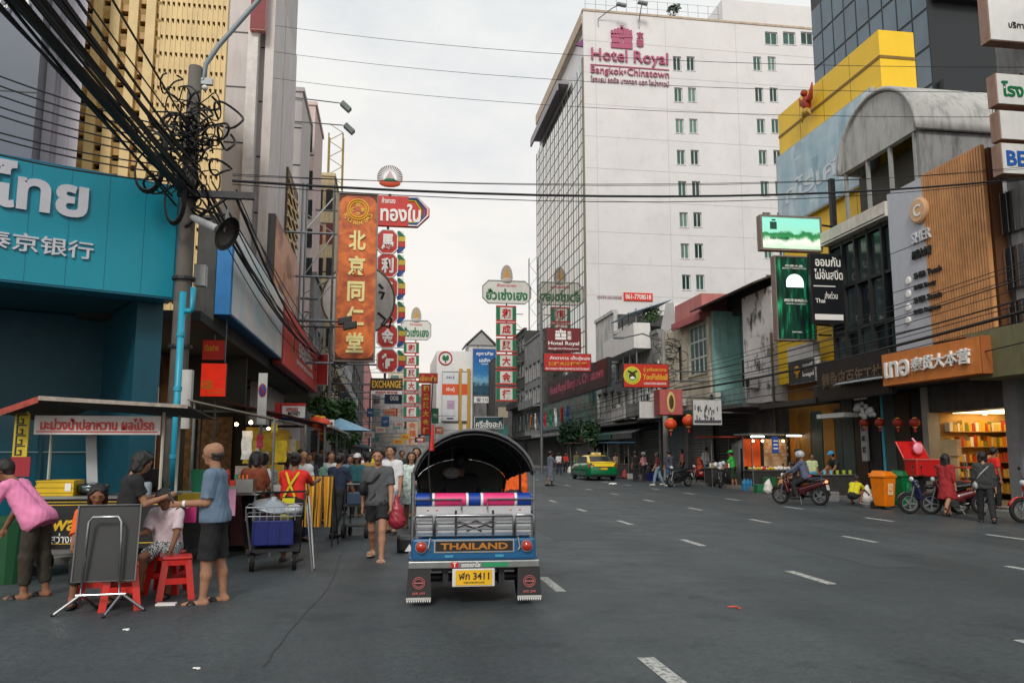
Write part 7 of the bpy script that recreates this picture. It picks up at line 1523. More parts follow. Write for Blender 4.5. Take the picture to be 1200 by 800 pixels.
# stall awning, lit bulbs, hanging strips and bags
aw=thing('stall_awning','grey sloping tarp awning over the drinks stall with small lit bulbs','awning',(-3,15,2));a,b=ay(232,478,14.2),ay(300,497,13.2)
m=MB();xA,xB=ay(228,480,15).x,ay(312,500,13).x+.3;m.add([(-3.2,13.6,2.44),(-4.3,19.5,2.68),(-1.55,19.5,2.12),(-1.75,13.4,2.12)],[(0,1,2,3)]);m.build('tarp',S('tarp_grey',(110,106,98),rough=.7,var=.2,streak=.2),aw,solid=.02)
for x,y in ((-1.8,13.4),(-1.6,16.3),(-1.6,19.3),(-3.1,13.7),(-4.2,19.3)):m=MB();m.tube([(x,y,0),(x,y,2.13 if x>-3 else 2.42 if x>-4 else 2.66)],.022,6);m.build('post',STEEL,aw)
for y,x in ((13.6,-2.2),(14.6,-2.6),(15.6,-2.1),(17,-2.4)):m=MB();m.ball((x,y,2.08),.03,8,6);m.build('bulb',BULB,aw)
for i in range(30):
    y=13.5+i*.19;x=-1.95+random.uniform(-.5,.15);c=((200,170,40),(214,214,206),(214,180,60),(190,60,90),(214,206,190),(220,190,30))[i % 6];h_=random.uniform(.15,.6);z=2.08-random.random()*.35;m=MB();wv=random.uniform(.03,.11);g=[[(x-wv+.01*math.sin(q*2),y,z-h_*q/5),(x+wv+.01*math.sin(q*2),y+.05,z-h_*q/5)] for q in range(6)];m.sheet(g);m.build('hanging_strip',S('strip_%d' % (i % 6),c,rough=.6,var=.25,scale=12),aw,solid=.008)
for i in range(10):m=MB();p=Vector((-2.2+random.uniform(-.5,.3),14+i*.5,1.05));m.lathe([(.04,0),(.05,.2),(.02,.28)],p,n=8);tag(m.build('bottle',S('bottle_mix_%d' % (i % 4),((180,60,50),(220,220,214),(90,130,60),(220,170,40))[i % 4],rough=.3)),('red','white','green','yellow')[i % 4]+' bottle among the goods on the long vendor counter','bottle','bottles on the vendor counter')
vt=thing('vendor_counter','long vendor counter draped in pale cloth under the grey tarp','stall',(-2.3,16,0));m=MB();m.box(-2.9,-1.75,14.0,19.4,.95,1.05);m.build('top',S('top_pale',(190,190,184)),vt);m=MB();m.box(-2.85,-1.8,14.05,19.35,.1,.949);m.build('skirt_cloth',S('cloth_dark_red',(90,44,44),var=.4,scale=4),vt)
for i in range(22):m=MB();p=Vector((-2.35+random.uniform(-.4,.45),14.2+random.random()*5,1.05));s_=random.uniform(.06,.13);m.box(p.x-s_,p.x+s_,p.y-s_,p.y+s_,1.051,1.05+random.uniform(.08,.35));m.build('goods_pack',S('goods_%d' % (i % 6),((200,60,50),(230,226,216),(230,190,50),(60,120,90),(220,120,160),(120,90,60))[i % 6],rough=.4,var=.2,scale=15),vt)
# ------------------------------------------------------------------ hand trolley with wok lid
hc_=thing('vendor_trolley','wire vendor trolley carrying a blue crate and big round wok lid','trolley',(0,0,0));BLU=S('crate_blue',(22,36,110),rough=.4,var=.1)
m=MB();m.box(-.28,.24,-.3,.3,.34,.68);m.build('blue_crate',BLU,hc_,bevel=.015)
for x in (-.28,-.1,.06,.24):m=MB();m.box(x-.012,x+.012,-.315,-.301,.36,.66);m.build('crate_rib',BLU,hc_)
m=MB();m.box(-.34,.34,-.36,.36,.26,.3);m.build('deck',DARKSTEEL,hc_)
for x in (-.28,.28):
    m=MB();m.tube([(x-.03,-.2,.14),(x+.03,-.2,.14)],.14,18);w_=m.build('wheel',RUBBER,hc_);m=MB();m.tube([(x-.04,-.2,.14),(x+.04,-.2,.14)],.05,10);m.build('hub',STEEL,w_);m=MB();m.tube([(x,.25,.0),(x,.25,.27)],.02,6);m.build('leg',STEEL,hc_)
for z in (.74,.86):m=MB();m.tube([(-.38,-.36,z),(.36,-.36,z),(.36,.36,z),(-.38,.36,z)],.009,5,closed=True);m.build('basket_rail',CHROME,hc_)
for k in range(9):m=MB();x=-.38+.74*k/8;m.tube([(x,-.36,.68),(x,-.36,.86)],.006,4);m.build('basket_wire',CHROME,hc_)
m=MB();m.lathe([(.27,0),(.262,.02),(.25,.03),(.2,.055),(.19,.06),(.12,.095),(.11,.1),(.05,.118),(.04,.15),(.0,.155)],(-.05,-.05,.84),(.18,-.28,1),26);m.build('wok_lid',S('lid_alu',(172,176,182),rough=.35,metal=.8,var=.1),hc_,smooth=True)
for i in range(6):m=MB();m.ball((random.uniform(.0,.3),random.uniform(-.2,.25),.8),.1,8,6,sc=(1,1,.7));m.build('plastic_bag',S('bag_clear',(186,190,194),rough=.3),hc_,smooth=True)
m=MB();m.tube([(.36,-.36,.68),(.4,-.4,1.02),(.42,.1,1.05),(-.3,.36,1.02)],.014,6);m.build('handle',DARKSTEEL,hc_,smooth=True)
m=MB();m.tube([(-.38,-.4,.84),(-.3,-.42,.3)],.012,6);m.build('side_strut',CHROME,hc_);m=MB();m.tube([(.42,-.35,.9),(.52,-.55,.0)],.017,8);m.build('prop_leg',CHROME,hc_);m=MB();m.tube([(.45,.1,.98),(.55,-.3,.02)],.015,8);m.build('prop_leg',CHROME,hc_)
p=gp(318,668);place(hc_,(p.x,p.y+.2,0),R(6))
# yellow strip rack
rk=thing('strip_rack','wire rack hung with orange and yellow paper strips','rack',(0,0,0));m=MB();m.tube([(-.4,0,0),(-.4,0,1.2),(.4,0,1.2),(.4,0,0)],.014,6);m.build('frame',DARKSTEEL,rk);m=MB();m.tube([(-.4,.4,0),(-.4,.02,1.2),(.4,.02,1.2),(.4,.4,0)],.012,6);m.build('rear_frame',DARKSTEEL,rk)
for i in range(24):x=-.38+.76*i/23;tw=random.uniform(-.03,.03);m=MB();g=[[(x-.017+tw*q/4,-.02-.012*math.sin(q+i),1.19-.86*q/4),(x+.017+tw*q/4,-.02+.012*math.cos(q+i*2),1.19-.86*q/4)] for q in range(5)];m.sheet(g);m.build('paper_strip',[S('strip_orange',(214,130,20),rough=.5),S('strip_yellow',(222,176,50),rough=.5),S('strip_brown',(110,70,24),rough=.5),S('strip_gold',(190,140,40),rough=.5)][i % 4],rk)
p=gp(362,640);place(rk,(p.x,p.y,0),R(-12))
# second row of awnings and a street tree further on
aw2=thing('stall_awning','dark red stall awning with grey edge beyond the strip rack','awning',(-3,24,2));m=MB();m.add([(-4.4,21,2.95),(-4.4,31,2.95),(-1.5,31,2.3),(-1.5,21,2.3)],[(0,1,2,3)]);m.build('tarp',S('tarp_maroon',(84,44,38),rough=.7,var=.2),aw2,solid=.02);m=MB();m.box(-1.54,-1.46,21,31,2.24,2.3);m.build('edge_pipe',S('edge_grey2',(170,166,160)),aw2)
for x,y in ((-1.6,21.2),(-1.6,26),(-1.6,30.8),(-4.3,21.2),(-4.3,30.8)):m=MB();m.tube([(x,y,0),(x,y,2.3 if x>-3 else 2.9)],.03,6);m.build('post',STEEL,aw2)
for k,(y,w_) in enumerate(((21.3,1.2),(23.5,1.0),(26,1.4))):m=MB();m.box(-3.2,-1.9,y,y+w_,0.05,.95);r=m.build('stall_table',S('table_mix_%d' % k,((70,60,50),(100,40,36),(60,80,90))[k],var=.3,scale=3));tag(r,('brown','maroon','blue-grey')[k]+' draped stall table under the dark red awning','table','draped stall tables')
um=thing('market_umbrella','pale blue market umbrella beyond the awnings by the tree','umbrella',(-1.9,33,0));m=MB();g=[];n=10;apex=Vector((-1.9,33,2.95));V=[apex]+[Vector((-1.9+1.25*math.cos(2*PI*i/n),33+1.25*math.sin(2*PI*i/n),2.45)) for i in range(n)];m.add(V,[(0,1+i,1+(i+1) % n) for i in range(n)]);m.build('canopy',S('umbrella_blue',(120,160,186)),um,solid=.01);m=MB();m.tube([(-1.9,33,0),(-1.9,33,2.95)],.02,6);m.build('pole',STEEL,um)
tree('leafy green street tree behind the vendor awnings',(-2.4,38,.0),3.9,1.5,2600,.14,LEAF)
tree('small dark street tree with round crown in front of the hotel entrance',(14.9,66,.1),4.2,1.6,1600,.17,LEAF2);tree('second small street tree close to the hotel flags',(15.4,60,.1),3.6,1.3,1400,.16,LEAF2)
# ------------------------------------------------------------------ wheels
def wheel(root,c,r,w,rimmat,axis=(1,0,0),spokes=5,name='wheel'):
    c=Vector(c);a=Vector(axis);m=MB();m.lathe([(r*.70,-w*.42),(r*.9,-w*.5),(r*.99,-w*.3),(r,0),(r*.99,w*.3),(r*.9,w*.5),(r*.70,w*.42),(r*.70,-w*.42)],c,a,28,caps=False);ty=m.build(name,RUBBER,root,smooth=True)
    m=MB();m.lathe([(r*.71,-w*.3),(r*.71,w*.3),(r*.62,w*.28),(r*.62,-w*.28),(r*.71,-w*.3)],c,a,24,caps=False);m.lathe([(r*.18,-w*.45),(r*.18,w*.45)],c,a,12);u=a.orthogonal().normalized()
    for k in range(spokes):
        d=u.copy();d.rotate(Matrix.Rotation(2*PI*k/spokes,3,a));t=a.cross(d);m.obox(c+d*r*.1-t*r*.07-a*w*.1,d*r*.53,t*r*.14,a*w*.2)
    m.build('rim',rimmat,ty);return ty
# ------------------------------------------------------------------ tuk-tuk (rear bumper at local y = 0, drives along +Y)
TKB=S('tuk_blue',(16,88,136),rough=.25,var=.08,scale=3,coat=.5);TKW=S('tuk_white',(190,192,196),rough=.35,var=.08);VIN=S('vinyl_black',(15,16,17),rough=.55,var=.2,scale=5,bump=.15,bscale=9);REDLAMP=S('lamp_red',(170,40,24),rough=.2,coat=.6);AMBER=S('lamp_amber',(206,96,30),rough=.2,coat=.6)
tk=thing('tuk_tuk','blue three-wheeled tuk-tuk with black arched roof and THAILAND plate','tuk-tuk')
def arch(y,w,z0,h,n=16,k=1.0):return [Vector((w*math.cos(t),y,z0+h*math.sin(t) ** 1.2)) for t in [PI*i/n for i in range(n+1)]]
g=[arch(y,w_,z0,h) for y,w_,z0,h in ((.02,.645,1.385,.455),(.10,.65,1.39,.455),(.7,.65,1.37,.43),(1.4,.65,1.32,.39),(2.0,.64,1.27,.34),(2.3,.62,1.23,.30))]
m=MB();m.sheet(g);m.build('roof',VIN,tk,smooth=True,solid=.025)
for y,z0_,h_ in ((.03,1.38,.45),(.75,1.37,.44),(1.5,1.32,.39),(2.2,1.25,.31)):m=MB();m.tube([p-Vector((0,0,.022)) for p in arch(y,.63,z0_,h_-.01)],.013,6);m.build('roof_hoop',DARKSTEEL,tk,smooth=True)
for k in range(-3,4):x=k*.19;m=MB();z=1.40+.45*math.sqrt(max(0,1-(x/.66) ** 2)) ** 1.2;m.tube([(x,.04,z-.045),(x,1.0,z-.06),(x,2.1,z-.24)],.008,5);m.build('roof_batten',DARKSTEEL,tk)
m=MB();m.tube([p+Vector((0,-.02,0)) for p in arch(.02,.652,1.38,.465)],.016,6);m.build('roof_piping',S('piping_grey',(90,92,94)),tk,smooth=True)
for sx in (-1,1):
    m=MB();m.tube([(sx*.655,.05,.46),(sx*.655,.05,1.40)],.017,8);m.build('rear_post',STEEL,tk);m=MB();m.tube([(sx*.66,1.25,.5),(sx*.665,1.25,1.36)],.016,8);m.build('middle_post',DARKSTEEL,tk);m=MB();m.tube([(sx*.52,2.35,.75),(sx*.60,2.2,1.28)],.016,8);m.build('front_post',DARKSTEEL,tk)
m=MB();m.box(-.665,.665,.0,.36,.46,.695);m.build('rear_panel',TKB,tk,bevel=.03)
m=MB();m.box(-.60,.60,.02,.1,.70,.735);m.build('panel_ledge',TKB,tk,bevel=.01)
m=MB();m.box(-.70,.70,-.05,.03,.385,.465);m.build('bumper',S('bumper_steel',(150,152,152),rough=.3,metal=.8,var=.12,scale=9),tk,bevel=.012)
m=MB();m.box(.08,.36,-.053,-.0505,.40,.445);m.build('bumper_sticker',S('sticker_green',(30,140,90)),tk);text(tk,'ของเขาโย',Vector((-.04,-.052,.425)),(1,0,0),UP,.05,WHITEL,.2,.02,.003);m=MB();m.box(-.25,-.17,-.053,-.0505,.395,.455);m.build('bumper_badge',RED,tk);text(tk,'T',Vector((-.21,-.0535,.425)),(1,0,0),UP,.045,WHITEL,None,.02,.002)
m=MB();m.box(-.43,.43,-.012,-.001,.545,.68);m.build('name_frame',S('frame_silver',(176,178,180),rough=.3,metal=.7),tk);m=MB();m.box(-.415,.415,-.016,-.0125,.56,.665);m.build('name_plate',S('plate_black',(22,20,20)),tk)
text(tk,'THAILAND',Vector((0,-.0165,.612)),(1,0,0),UP,.068,S('letter_copper',(196,130,60),rough=.3,metal=.5),.72,.03,.006)
for sx in (-1,1):
    m=MB();m.lathe([(.055,0),(.055,.05),(.045,.07),(.0,.075)],(sx*.565,.0,.61),(0,-1,0),18);m.build('tail_lamp',REDLAMP,tk,smooth=True);m=MB();m.lathe([(.065,-.005),(.065,.02),(.056,.02)],(sx*.565,.0,.61),(0,-1,0),18);m.build('lamp_rim',CHROME,tk)
    for x in (.5,.40):m=MB();m.lathe([(.035,0),(.035,.03),(.0,.045)],(sx*x,.10,.985),(0,-1,0),14);m.build('upper_lamp',REDLAMP if x == .5 else AMBER,tk,smooth=True)
    m=MB();m.tube([(sx*.47,-.02,.70),(sx*.49,-.03,.60),(sx*.47,-.03,.57)],.01,6);m.build('hook',CHROME,tk);m=MB();m.box(sx*.27-.045,sx*.27+.045,-.006,-.001,.495,.52);m.build('vent',S('vent_cyan',(60,150,180)),tk)
# railing
for z in (.915,.845,.785,.72):m=MB();m.tube([(-.64,.0,z),(.64,.0,z)],.009,6);m.build('rail_bar',CHROME,tk)
for a,b in ((-.64,-.44),(-.42,.42),(.44,.64)):m=MB();m.tube([(a,-.012,.71),(a,-.012,.92),(a+.02,-.012,.935),(b-.02,-.012,.935),(b,-.012,.92),(b,-.012,.71)],.011,6);m.build('rail_hoop',CHROME,tk,smooth=True)
for x in (-.2,.2):m=MB();m.tube([(x,.0,.70),(x,.0,.985)],.012,6);m.build('rail_post',DARKSTEEL,tk)
m=MB();m.box(-.62,.62,.06,.085,.70,1.03);m.build('back_board',TKW,tk)
m=MB()
for x,z,r_ in ((-.1,.8,.03),(.02,.84,.03),(.12,.8,.03),(0,.76,.04),(-.16,.84,.02),(.18,.84,.02)):m.tube([(x-.08,.056,z),(x,.05,z+r_),(x+.08,.056,z)],.008,5)
m.build('board_scroll',S('scroll_dark',(60,40,44)),tk)
# rolled cushion
ED=[-.625,-.455,-.425,-.09,-.06,.07,.10,.44,.47,.625];CM=[S('cush_blue',(24,60,150),rough=.35),WHITEL,S('cush_pink',(226,62,124),rough=.35),WHITEL];SEQ=[0,1,2,1,0,1,2,1,0]
cu=MB().tube([(-.63,.1,1.09),(-.62,.1,1.09)],.07,18).build('cushion_end',CM[0],tk)
for k in range(9):
    m=MB();n=max(2,int((ED[k+1]-ED[k])/.012));pr=[(.074+(.0035 if q % 2 else 0),ED[k]+(ED[k+1]-ED[k])*q/n) for q in range(n+1)];m.lathe(pr,(0,.1,1.09),(1,0,0),20);m.build('cushion_band',CM[SEQ[k]],tk,smooth=True)
for x in (-.14,.14):m=MB();m.tube([(x-.5*(1 if x<0 else-1),.01,1.10),(x,.01,1.10),(x,.02,.99)],.01,6);m.build('cushion_strap',CHROME,tk)
# mudflaps and rear axle
for sx in (-1,1):
    m=MB();m.add([(sx*.465,-.03,.385),(sx*.70,-.03,.385),(sx*.715,-.06,.075),(sx*.455,-.06,.075)],[(0,1,2,3)]);fl=m.build('mudflap',S('flap_black',(26,25,26),rough=.5),tk,solid=.012)
    for k in range(11):x=sx*.455+sx*.26*(k+.5)/11;m=MB();m.prism([(x-.011,-.062,.078),(x+.011,-.062,.078),(x,-.063,.045)],(0,.004,0));m.build('flap_tooth',WHITEL,fl)
    m=MB();m.add([(sx*.458,-.067,.10),(sx*.715,-.067,.10),(sx*.715,-.0675,.077),(sx*.456,-.0675,.077)],[(0,1,2,3)]);m.build('flap_strip',S('strip_white',(180,180,176)),fl)
    c=Vector((sx*.585,-.058,.245));m=MB();m.tube([c+Vector((.062*math.cos(t),-.004,.058*math.sin(t))) for t in [2*PI*i/24 for i in range(24)]],.005,5,closed=True);m.tube([c+Vector((.045*math.cos(t),-.004,.04*math.sin(t))) for t in [2*PI*i/20 for i in range(20)]],.005,5,closed=True);m.tube([c+Vector((-.05,-.004,0)),c+Vector((.05,-.004,0))],.008,5);m.build('flap_emblem',S('emblem_rose',(170,90,90)),fl)
    text(fl,'JEE JEE',Vector((sx*.585,-.066,.14)),(1,0,0),UP,.026,S('emblem_rose',(170,90,90)),.14,.03,.003)
    wheel(tk,(sx*.575,.33,.245),.245,.15,STEEL);m=MB();m.box(sx*.45,sx*.7,.08,.62,.455,.50);m.build('fender',TKB,tk,bevel=.02)
m=MB();m.tube([(-.5,.33,.245),(.5,.33,.245)],.045,10);m.ball((0,.33,.245),.12,12,8);m.build('axle',DARKSTEEL,tk);m=MB();m.box(-.45,.45,.1,2.2,.34,.40);m.build('chassis',BLACK,tk);m=MB();m.tube([(.12,.0,.22),(.12,.5,.22)],.06,10);m.build('silencer',S('rust_pipe',(110,50,36),rough=.7),tk)
for sx in (-1,1):m=MB();m.box(sx*.3-.03,sx*.3+.03,.05,.3,.2,.38);m.build('spring_shackle',DARKSTEEL,tk)
PLY=S('plate_yellow',(226,176,30),rough=.4);m=MB();m.box(-.235,.215,-.062,-.05,.20,.385);m.build('plate_frame',S('plate_white',(206,206,204)),tk,bevel=.006);m=MB();m.box(-.20,.185,-.068,-.0625,.215,.37);m.build('number_plate',PLY,tk);text(tk,'ฬก 3411',Vector((-.005,-.0685,.31)),(1,0,0),UP,.075,BLACKL,.32,.02,.003);text(tk,'กรุงเทพมหานคร',Vector((-.005,-.0685,.24)),(1,0,0),UP,.025,BLACKL,.22,.01,.003)
# cabin: floor, benches, partition, windscreen, front
m=MB();m.box(-.62,.62,.37,2.3,.40,.46);m.build('floor',DARKSTEEL,tk);SEATB=S('seat_black',(30,30,34),rough=.45,var=.2)
m=MB();m.box(-.56,.56,.36,.8,.47,.70);m.build('passenger_bench',SEATB,tk,bevel=.04);m=MB();m.box(-.58,.58,.2,.34,.70,1.02);m.build('bench_back',SEATB,tk,bevel=.04);m=MB();m.box(-.3,.3,1.5,1.85,.46,.74);m.build('driver_seat',SEATB,tk,bevel=.03);m=MB();m.box(-.28,.28,1.42,1.48,.74,1.05);m.build('driver_backrest',SEATB,tk,bevel=.02)
for sx in (-1,1):m=MB();m.box(sx*.63,sx*.665,.37,1.2,.46,.80);m.build('side_panel',TKB,tk,bevel=.015);m=MB();m.tube([(sx*.65,.06,.95),(sx*.65,1.25,.95)],.012,6);m.build('side_rail',CHROME,tk)
m=MB();m.box(-.52,.52,2.28,2.34,.35,.92);m.build('front_cowl',TKB,tk,bevel=.02);m=MB();m.prism([(x_,2.26,z_) for x_,z_ in [(.6*math.cos(PI*i/12),1.23+.28*math.sin(PI*i/12) ** 1.2) for i in range(13)]],(0,.03,0));m.build('sun_visor',VIN,tk);m=MB();m.box(-.6,.6,2.255,2.285,1.12,1.249);m.build('visor_band',VIN,tk);m=MB();m.add([(-.5,2.33,.93),(.5,2.33,.93),(.56,2.26,1.12),(-.56,2.26,1.12)],[(0,1,2,3)]);m.build('windscreen',S('glass_clear_dark',(60,74,76),rough=.05,trans=.85),tk,solid=.006);m=MB();m.tube([(-.3,2.05,1.02),(0,2.15,.98),(.3,2.05,1.02)],.014,6);m.build('handlebar',BLACK,tk);wheel(tk,(0,2.55,.23),.23,.1,STEEL,name='front_wheel');m=MB();m.tube([(.09,2.55,.23),(.06,2.35,.7)],.02,6);m.build('fork',STEEL,tk)
m=MB();m.ball((-.18,1.3,1.35),.07,8,6,sc=(1.6,.5,1));m.build('hanging_charm',S('charm_grey',(120,116,116),var=.5,scale=30),tk);m=MB();m.tube([(-.18,1.3,1.4),(-.18,1.3,1.85)],.005,4);m.build('charm_cord',BLACK,tk)
m=MB();m.tube([(-.47,-.02,1.1),(-.5,-.02,1.45),(-.48,.0,2.0),(-.46,.0,2.42)],.007,5);m.build('antenna',BLACK,tk);m=MB();m.tube([(-.47,-.01,1.62),(-.46,-.01,1.9)],[.03,.012],6);m.build('antenna_ribbon',RED,tk)
TKX,TKY=.93,8.85
place(tk,(TKX,TKY,0),R(-1.5))
# ------------------------------------------------------------------ scooters
def scooter(label,loc,rz,col,seatc=None,plate_=True,basket=False,lit=False,group='motorcycles on the street',lean=0,box=None):
    r=thing('motorcycle',label,'motorcycle',(0,0,0),group);pc=S('moto_'+'_'.join(map(str,col)),col,rough=.25,coat=.5,var=.06)
    wheel(r,(0,.62,.28),.28,.09,STEEL,name='front_wheel');wheel(r,(0,-.62,.28),.28,.1,STEEL,name='rear_wheel')
    V=Vox((-.3,-.95,.15),(.3,.85,1.15),.02);V.cone((0,.45,.82),(0,.36,.45),.085,.10,.04,((1,0,0),.8)).cone((0,.36,.42),(0,-.1,.38),.10,.10,.05).cone((0,-.05,.45),(0,-.75,.66),.12,.085,.06).cone((-.13,.42,.7),(-.12,.33,.4),.05,.05,.04).cone((.13,.42,.7),(.12,.33,.4),.05,.05,.04);P,F=V.mesh();np_obj('body',P,F,pc,r)
    V=Vox((-.25,-.95,.5),(.25,.3,1.0),.02);V.cone((0,.1,.70),(0,-.35,.76),.105,.12,.04,((0,0,1),1.7)).cone((0,-.35,.77),(0,-.72,.82),.12,.08,.04,((0,0,1),1.7));P,F=V.mesh();np_obj('seat',P,F,S('seat_black',(30,30,34)),r)
    m=MB();m.tube([(-.05,.62,.28),(-.06,.52,.6),(-.03,.44,.9)],.022,6);m.tube([(.05,.62,.28),(.06,.52,.6),(.03,.44,.9)],.022,6);m.build('fork',STEEL,r)
    m=MB();m.tube([(-.34,.3,1.02),(-.2,.38,1.0),(0,.42,.96),(.2,.38,1.0),(.34,.3,1.02)],.016,8);m.build('handlebar',BLACK,r,smooth=True)
    for sx in (-1,1):m=MB();m.tube([(sx*.26,.35,1.02),(sx*.3,.38,1.2)],.008,5);m.ball((sx*.31,.37,1.23),.055,8,6,sc=(1.1,.3,.8));m.build('mirror',BLACK,r)
    m=MB();m.ball((0,.53,.9),.09,12,8,sc=(1.1,.6,.8));m.build('headlamp',S('lens_clear',(200,204,206),rough=.1),r,smooth=True)
    g=[[(x,.62+.3*math.cos(t),.28+.31*math.sin(t)) for x in (-.06,0,.06)] for t in [R(20+130*i/8) for i in range(9)]];m=MB();m.sheet(g);m.build('front_fender',pc,r,smooth=True,solid=.01)
    g=[[(x,-.62+.31*math.cos(t),.28+.32*math.sin(t)) for x in (-.07,0,.07)] for t in [R(60+115*i/8) for i in range(9)]];m=MB();m.sheet(g);m.build('rear_fender',BLACK,r,smooth=True,solid=.01)
    m=MB();m.tube([(.14,.0,.25),(.16,-.35,.27),(.17,-.8,.36)],[.03,.05,.055],10);m.build('exhaust',S('exhaust_steel',(90,90,92),rough=.35,metal=.8),r,smooth=True);m=MB();m.box(-.1,.1,-.05,.3,.18,.38);m.build('engine',DARKSTEEL,r,bevel=.02)
    m=MB();m.ball((0,-.84,.72),.07,10,6,sc=(1.4,.5,.6));m.build('tail_lamp',pm('tail_lit',srgb((230,60,30)),emit=3,ecol=(1,.2,.08)) if lit else REDLAMP,r,smooth=True)
    if plate_:m=MB();m.obox((-.1,-.9,.47),(.2,0,0),(0,.012,0),(0,.03,.16));m.build('number_plate',S('plate_white',(206,206,204)),r)
    m=MB();m.tube([(-.1,-.05,.25),(-.2,-.12,.02)],.012,5);m.build('side_stand',STEEL,r);m=MB();m.tube([(-.16,-.45,.74),(-.15,-.85,.8),(.15,-.85,.8),(.16,-.45,.74)],.012,6);m.build('grab_rail',STEEL,r,smooth=True)
    if basket:
        for i in range(7):m=MB();m.ball((random.uniform(-.2,.2),.55+random.uniform(-.15,.1),.95+random.uniform(-.1,.2)),.11,8,6);m.build('load_bag',S('bag_clear',(186,190,194)),r,smooth=True)
    place(r,loc,rz);r.rotation_euler=(0,R(lean),rz);return r
bp=gp(938,591)
scooter('red and black motorcycle ridden away with its tail lamp lit',(bp.x,bp.y,0),R(40),(70,16,22),lit=True)
scooter('black motorcycle loaded with white bags parked by the green-shirted man',tuple(gp(846,571)),R(150),(40,40,44),basket=True)
scooter('small black scooter parked by the kerb beside the plaid-shirted man',tuple(gp(796,570)),R(120),(34,34,38))
p=gp(1096,603);scooter('dark blue motorcycle under the open red cooler box',(p.x+.2,p.y+.3,0),R(75),(26,34,66))
p=gp(1138,606);scooter('dark red motorcycle between the red dress woman and dark-clad woman',(p.x+.3,p.y+.9,0),R(70),(90,24,28))
p=gp(1228,612);scooter('red and white motorcycle standing by the steel can',(p.x,p.y,0),R(85),(190,40,40))
# ------------------------------------------------------------------ taxi
tx=thing('taxi','green and yellow taxi sedan driving away along the far lane','taxi');TG=S('taxi_green',(0,112,66),rough=.22,var=.04,coat=.6);TY=S('taxi_yellow',(232,196,40),rough=.22,var=.04,coat=.6)
def loft(sections,name,mat,sub=True):
    m=MB();g=[[Vector(p) for p in s_] for s_ in sections];m.sheet([row+[row[0]] for row in g]);n=len(g[0]);m.add(g[0],[tuple(range(n))]);m.add(g[-1],[tuple(range(n-1,-1,-1))]);return m.build(name,mat,tx,smooth=True)
def sec(y,hw,zb,zt,hb=None):
    hb=hb or hw*.93;return [(-hb,y,zb),(-hw,y,zb+.18),(-hw,y,zb+.42 if zt>zb+.5 else zt-.12),(-hw*.95,y,zt-.05),(-hw*.8,y,zt),(0,y,zt+.015),(hw*.8,y,zt),(hw*.95,y,zt-.05),(hw,y,zb+.42 if zt>zb+.5 else zt-.12),(hw,y,zb+.18),(hb,y,zb)]
loft([sec(.0,.74,.36,.80),sec(.04,.80,.28,.90),sec(.18,.86,.2,1.0),sec(.9,.88,.17,1.03),sec(2.2,.88,.17,1.0),sec(3.3,.88,.17,.97),sec(4.0,.86,.19,.84),sec(4.4,.82,.24,.72),sec(4.6,.7,.32,.6)],'lower_body',TG)
def gsec(y,hw0,hw1,z0,z1):return [(-hw0,y,z0),(-(hw0+hw1)/2,y,(z0+z1)/2),(-hw1,y,z1-.04),(-hw1*.85,y,z1),(0,y,z1+.02),(hw1*.85,y,z1),(hw1,y,z1-.04),((hw0+hw1)/2,y,(z0+z1)/2),(hw0,y,z0)]
loft([gsec(.42,.80,.76,.98,1.03),gsec(.75,.80,.70,.98,1.18),gsec(1.25,.80,.62,.98,1.42),gsec(1.8,.80,.62,.98,1.46),gsec(2.5,.80,.62,.98,1.44),gsec(3.0,.80,.68,.97,1.2),gsec(3.4,.8,.76,.96,1.0)],'roof_shell',TY)
TGL=S('taxi_glass',(34,42,44),rough=.08,spec=.8)
m=MB();m.add([(-.66,.50,1.085),(.66,.50,1.085),(.56,1.13,1.395),(-.56,1.13,1.395)],[(0,1,2,3)]);m.build('rear_window',TGL,tx,solid=.02)
for sx in (-1,1):
    for y0,y1 in ((1.02,1.95),(2.02,2.85)):m=MB();m.add([(sx*.80,y0-.12 if y0<1.5 else y0,1.04),(sx*.80,y1+(.1 if y1>2.5 else 0),1.04),(sx*.675,y1-(.12 if y1>2.5 else 0),1.36),(sx*.675,y0+(.2 if y0<1.5 else 0),1.36)],[(0,1,2,3)]);m.build('side_window',TGL,tx,solid=.02)
    m=MB();m.add([(sx*.86,.14,.72),(sx*.60,.015,.74),(sx*.60,.02,.90),(sx*.86,.2,.93)],[(0,1,2,3)]);m.build('tail_lamp',REDLAMP,tx,solid=.05);wheel(tx,(sx*.78,.85,.31),.31,.2,STEEL);wheel(tx,(sx*.78,3.65,.31),.31,.2,STEEL);m=MB();m.ball((sx*.98,2.85,1.02),.1,8,6,sc=(1,.6,.8));m.build('door_mirror',TG,tx,smooth=True)
m=MB();m.add([(-.78,.05,1.0),(.78,.05,1.0),(.74,.42,1.035),(-.74,.42,1.035)],[(0,1,2,3)]);m.build('boot_lid',TY,tx,solid=.02);m=MB();m.add([(-.56,-.005,.80),(.56,-.005,.80),(.72,.06,.985),(-.72,.06,.985)],[(0,1,2,3)]);m.build('boot_face',TY,tx,solid=.02)
m=MB();m.box(-.2,.2,-.035,-.015,.62,.74);m.build('number_plate',PLY,tx);m=MB();m.box(-.5,.5,-.04,-.012,.77,.80);m.build('boot_chrome',CHROME,tx);m=MB();m.box(-.28,.28,1.5,1.72,1.475,1.60);m.build('roof_sign',S('taxi_sign',(220,210,150)),tx,bevel=.02);text(tx,'TAXI',Vector((0,1.495,1.54)),(1,0,0),UP,.08,RED,None,.02,.004);m=MB();m.box(-.75,.75,-.02,.1,.26,.36);m.build('rear_valance',BLACK,tx)
p=gp(708,563);place(tx,(p.x,p.y,0),R(2))
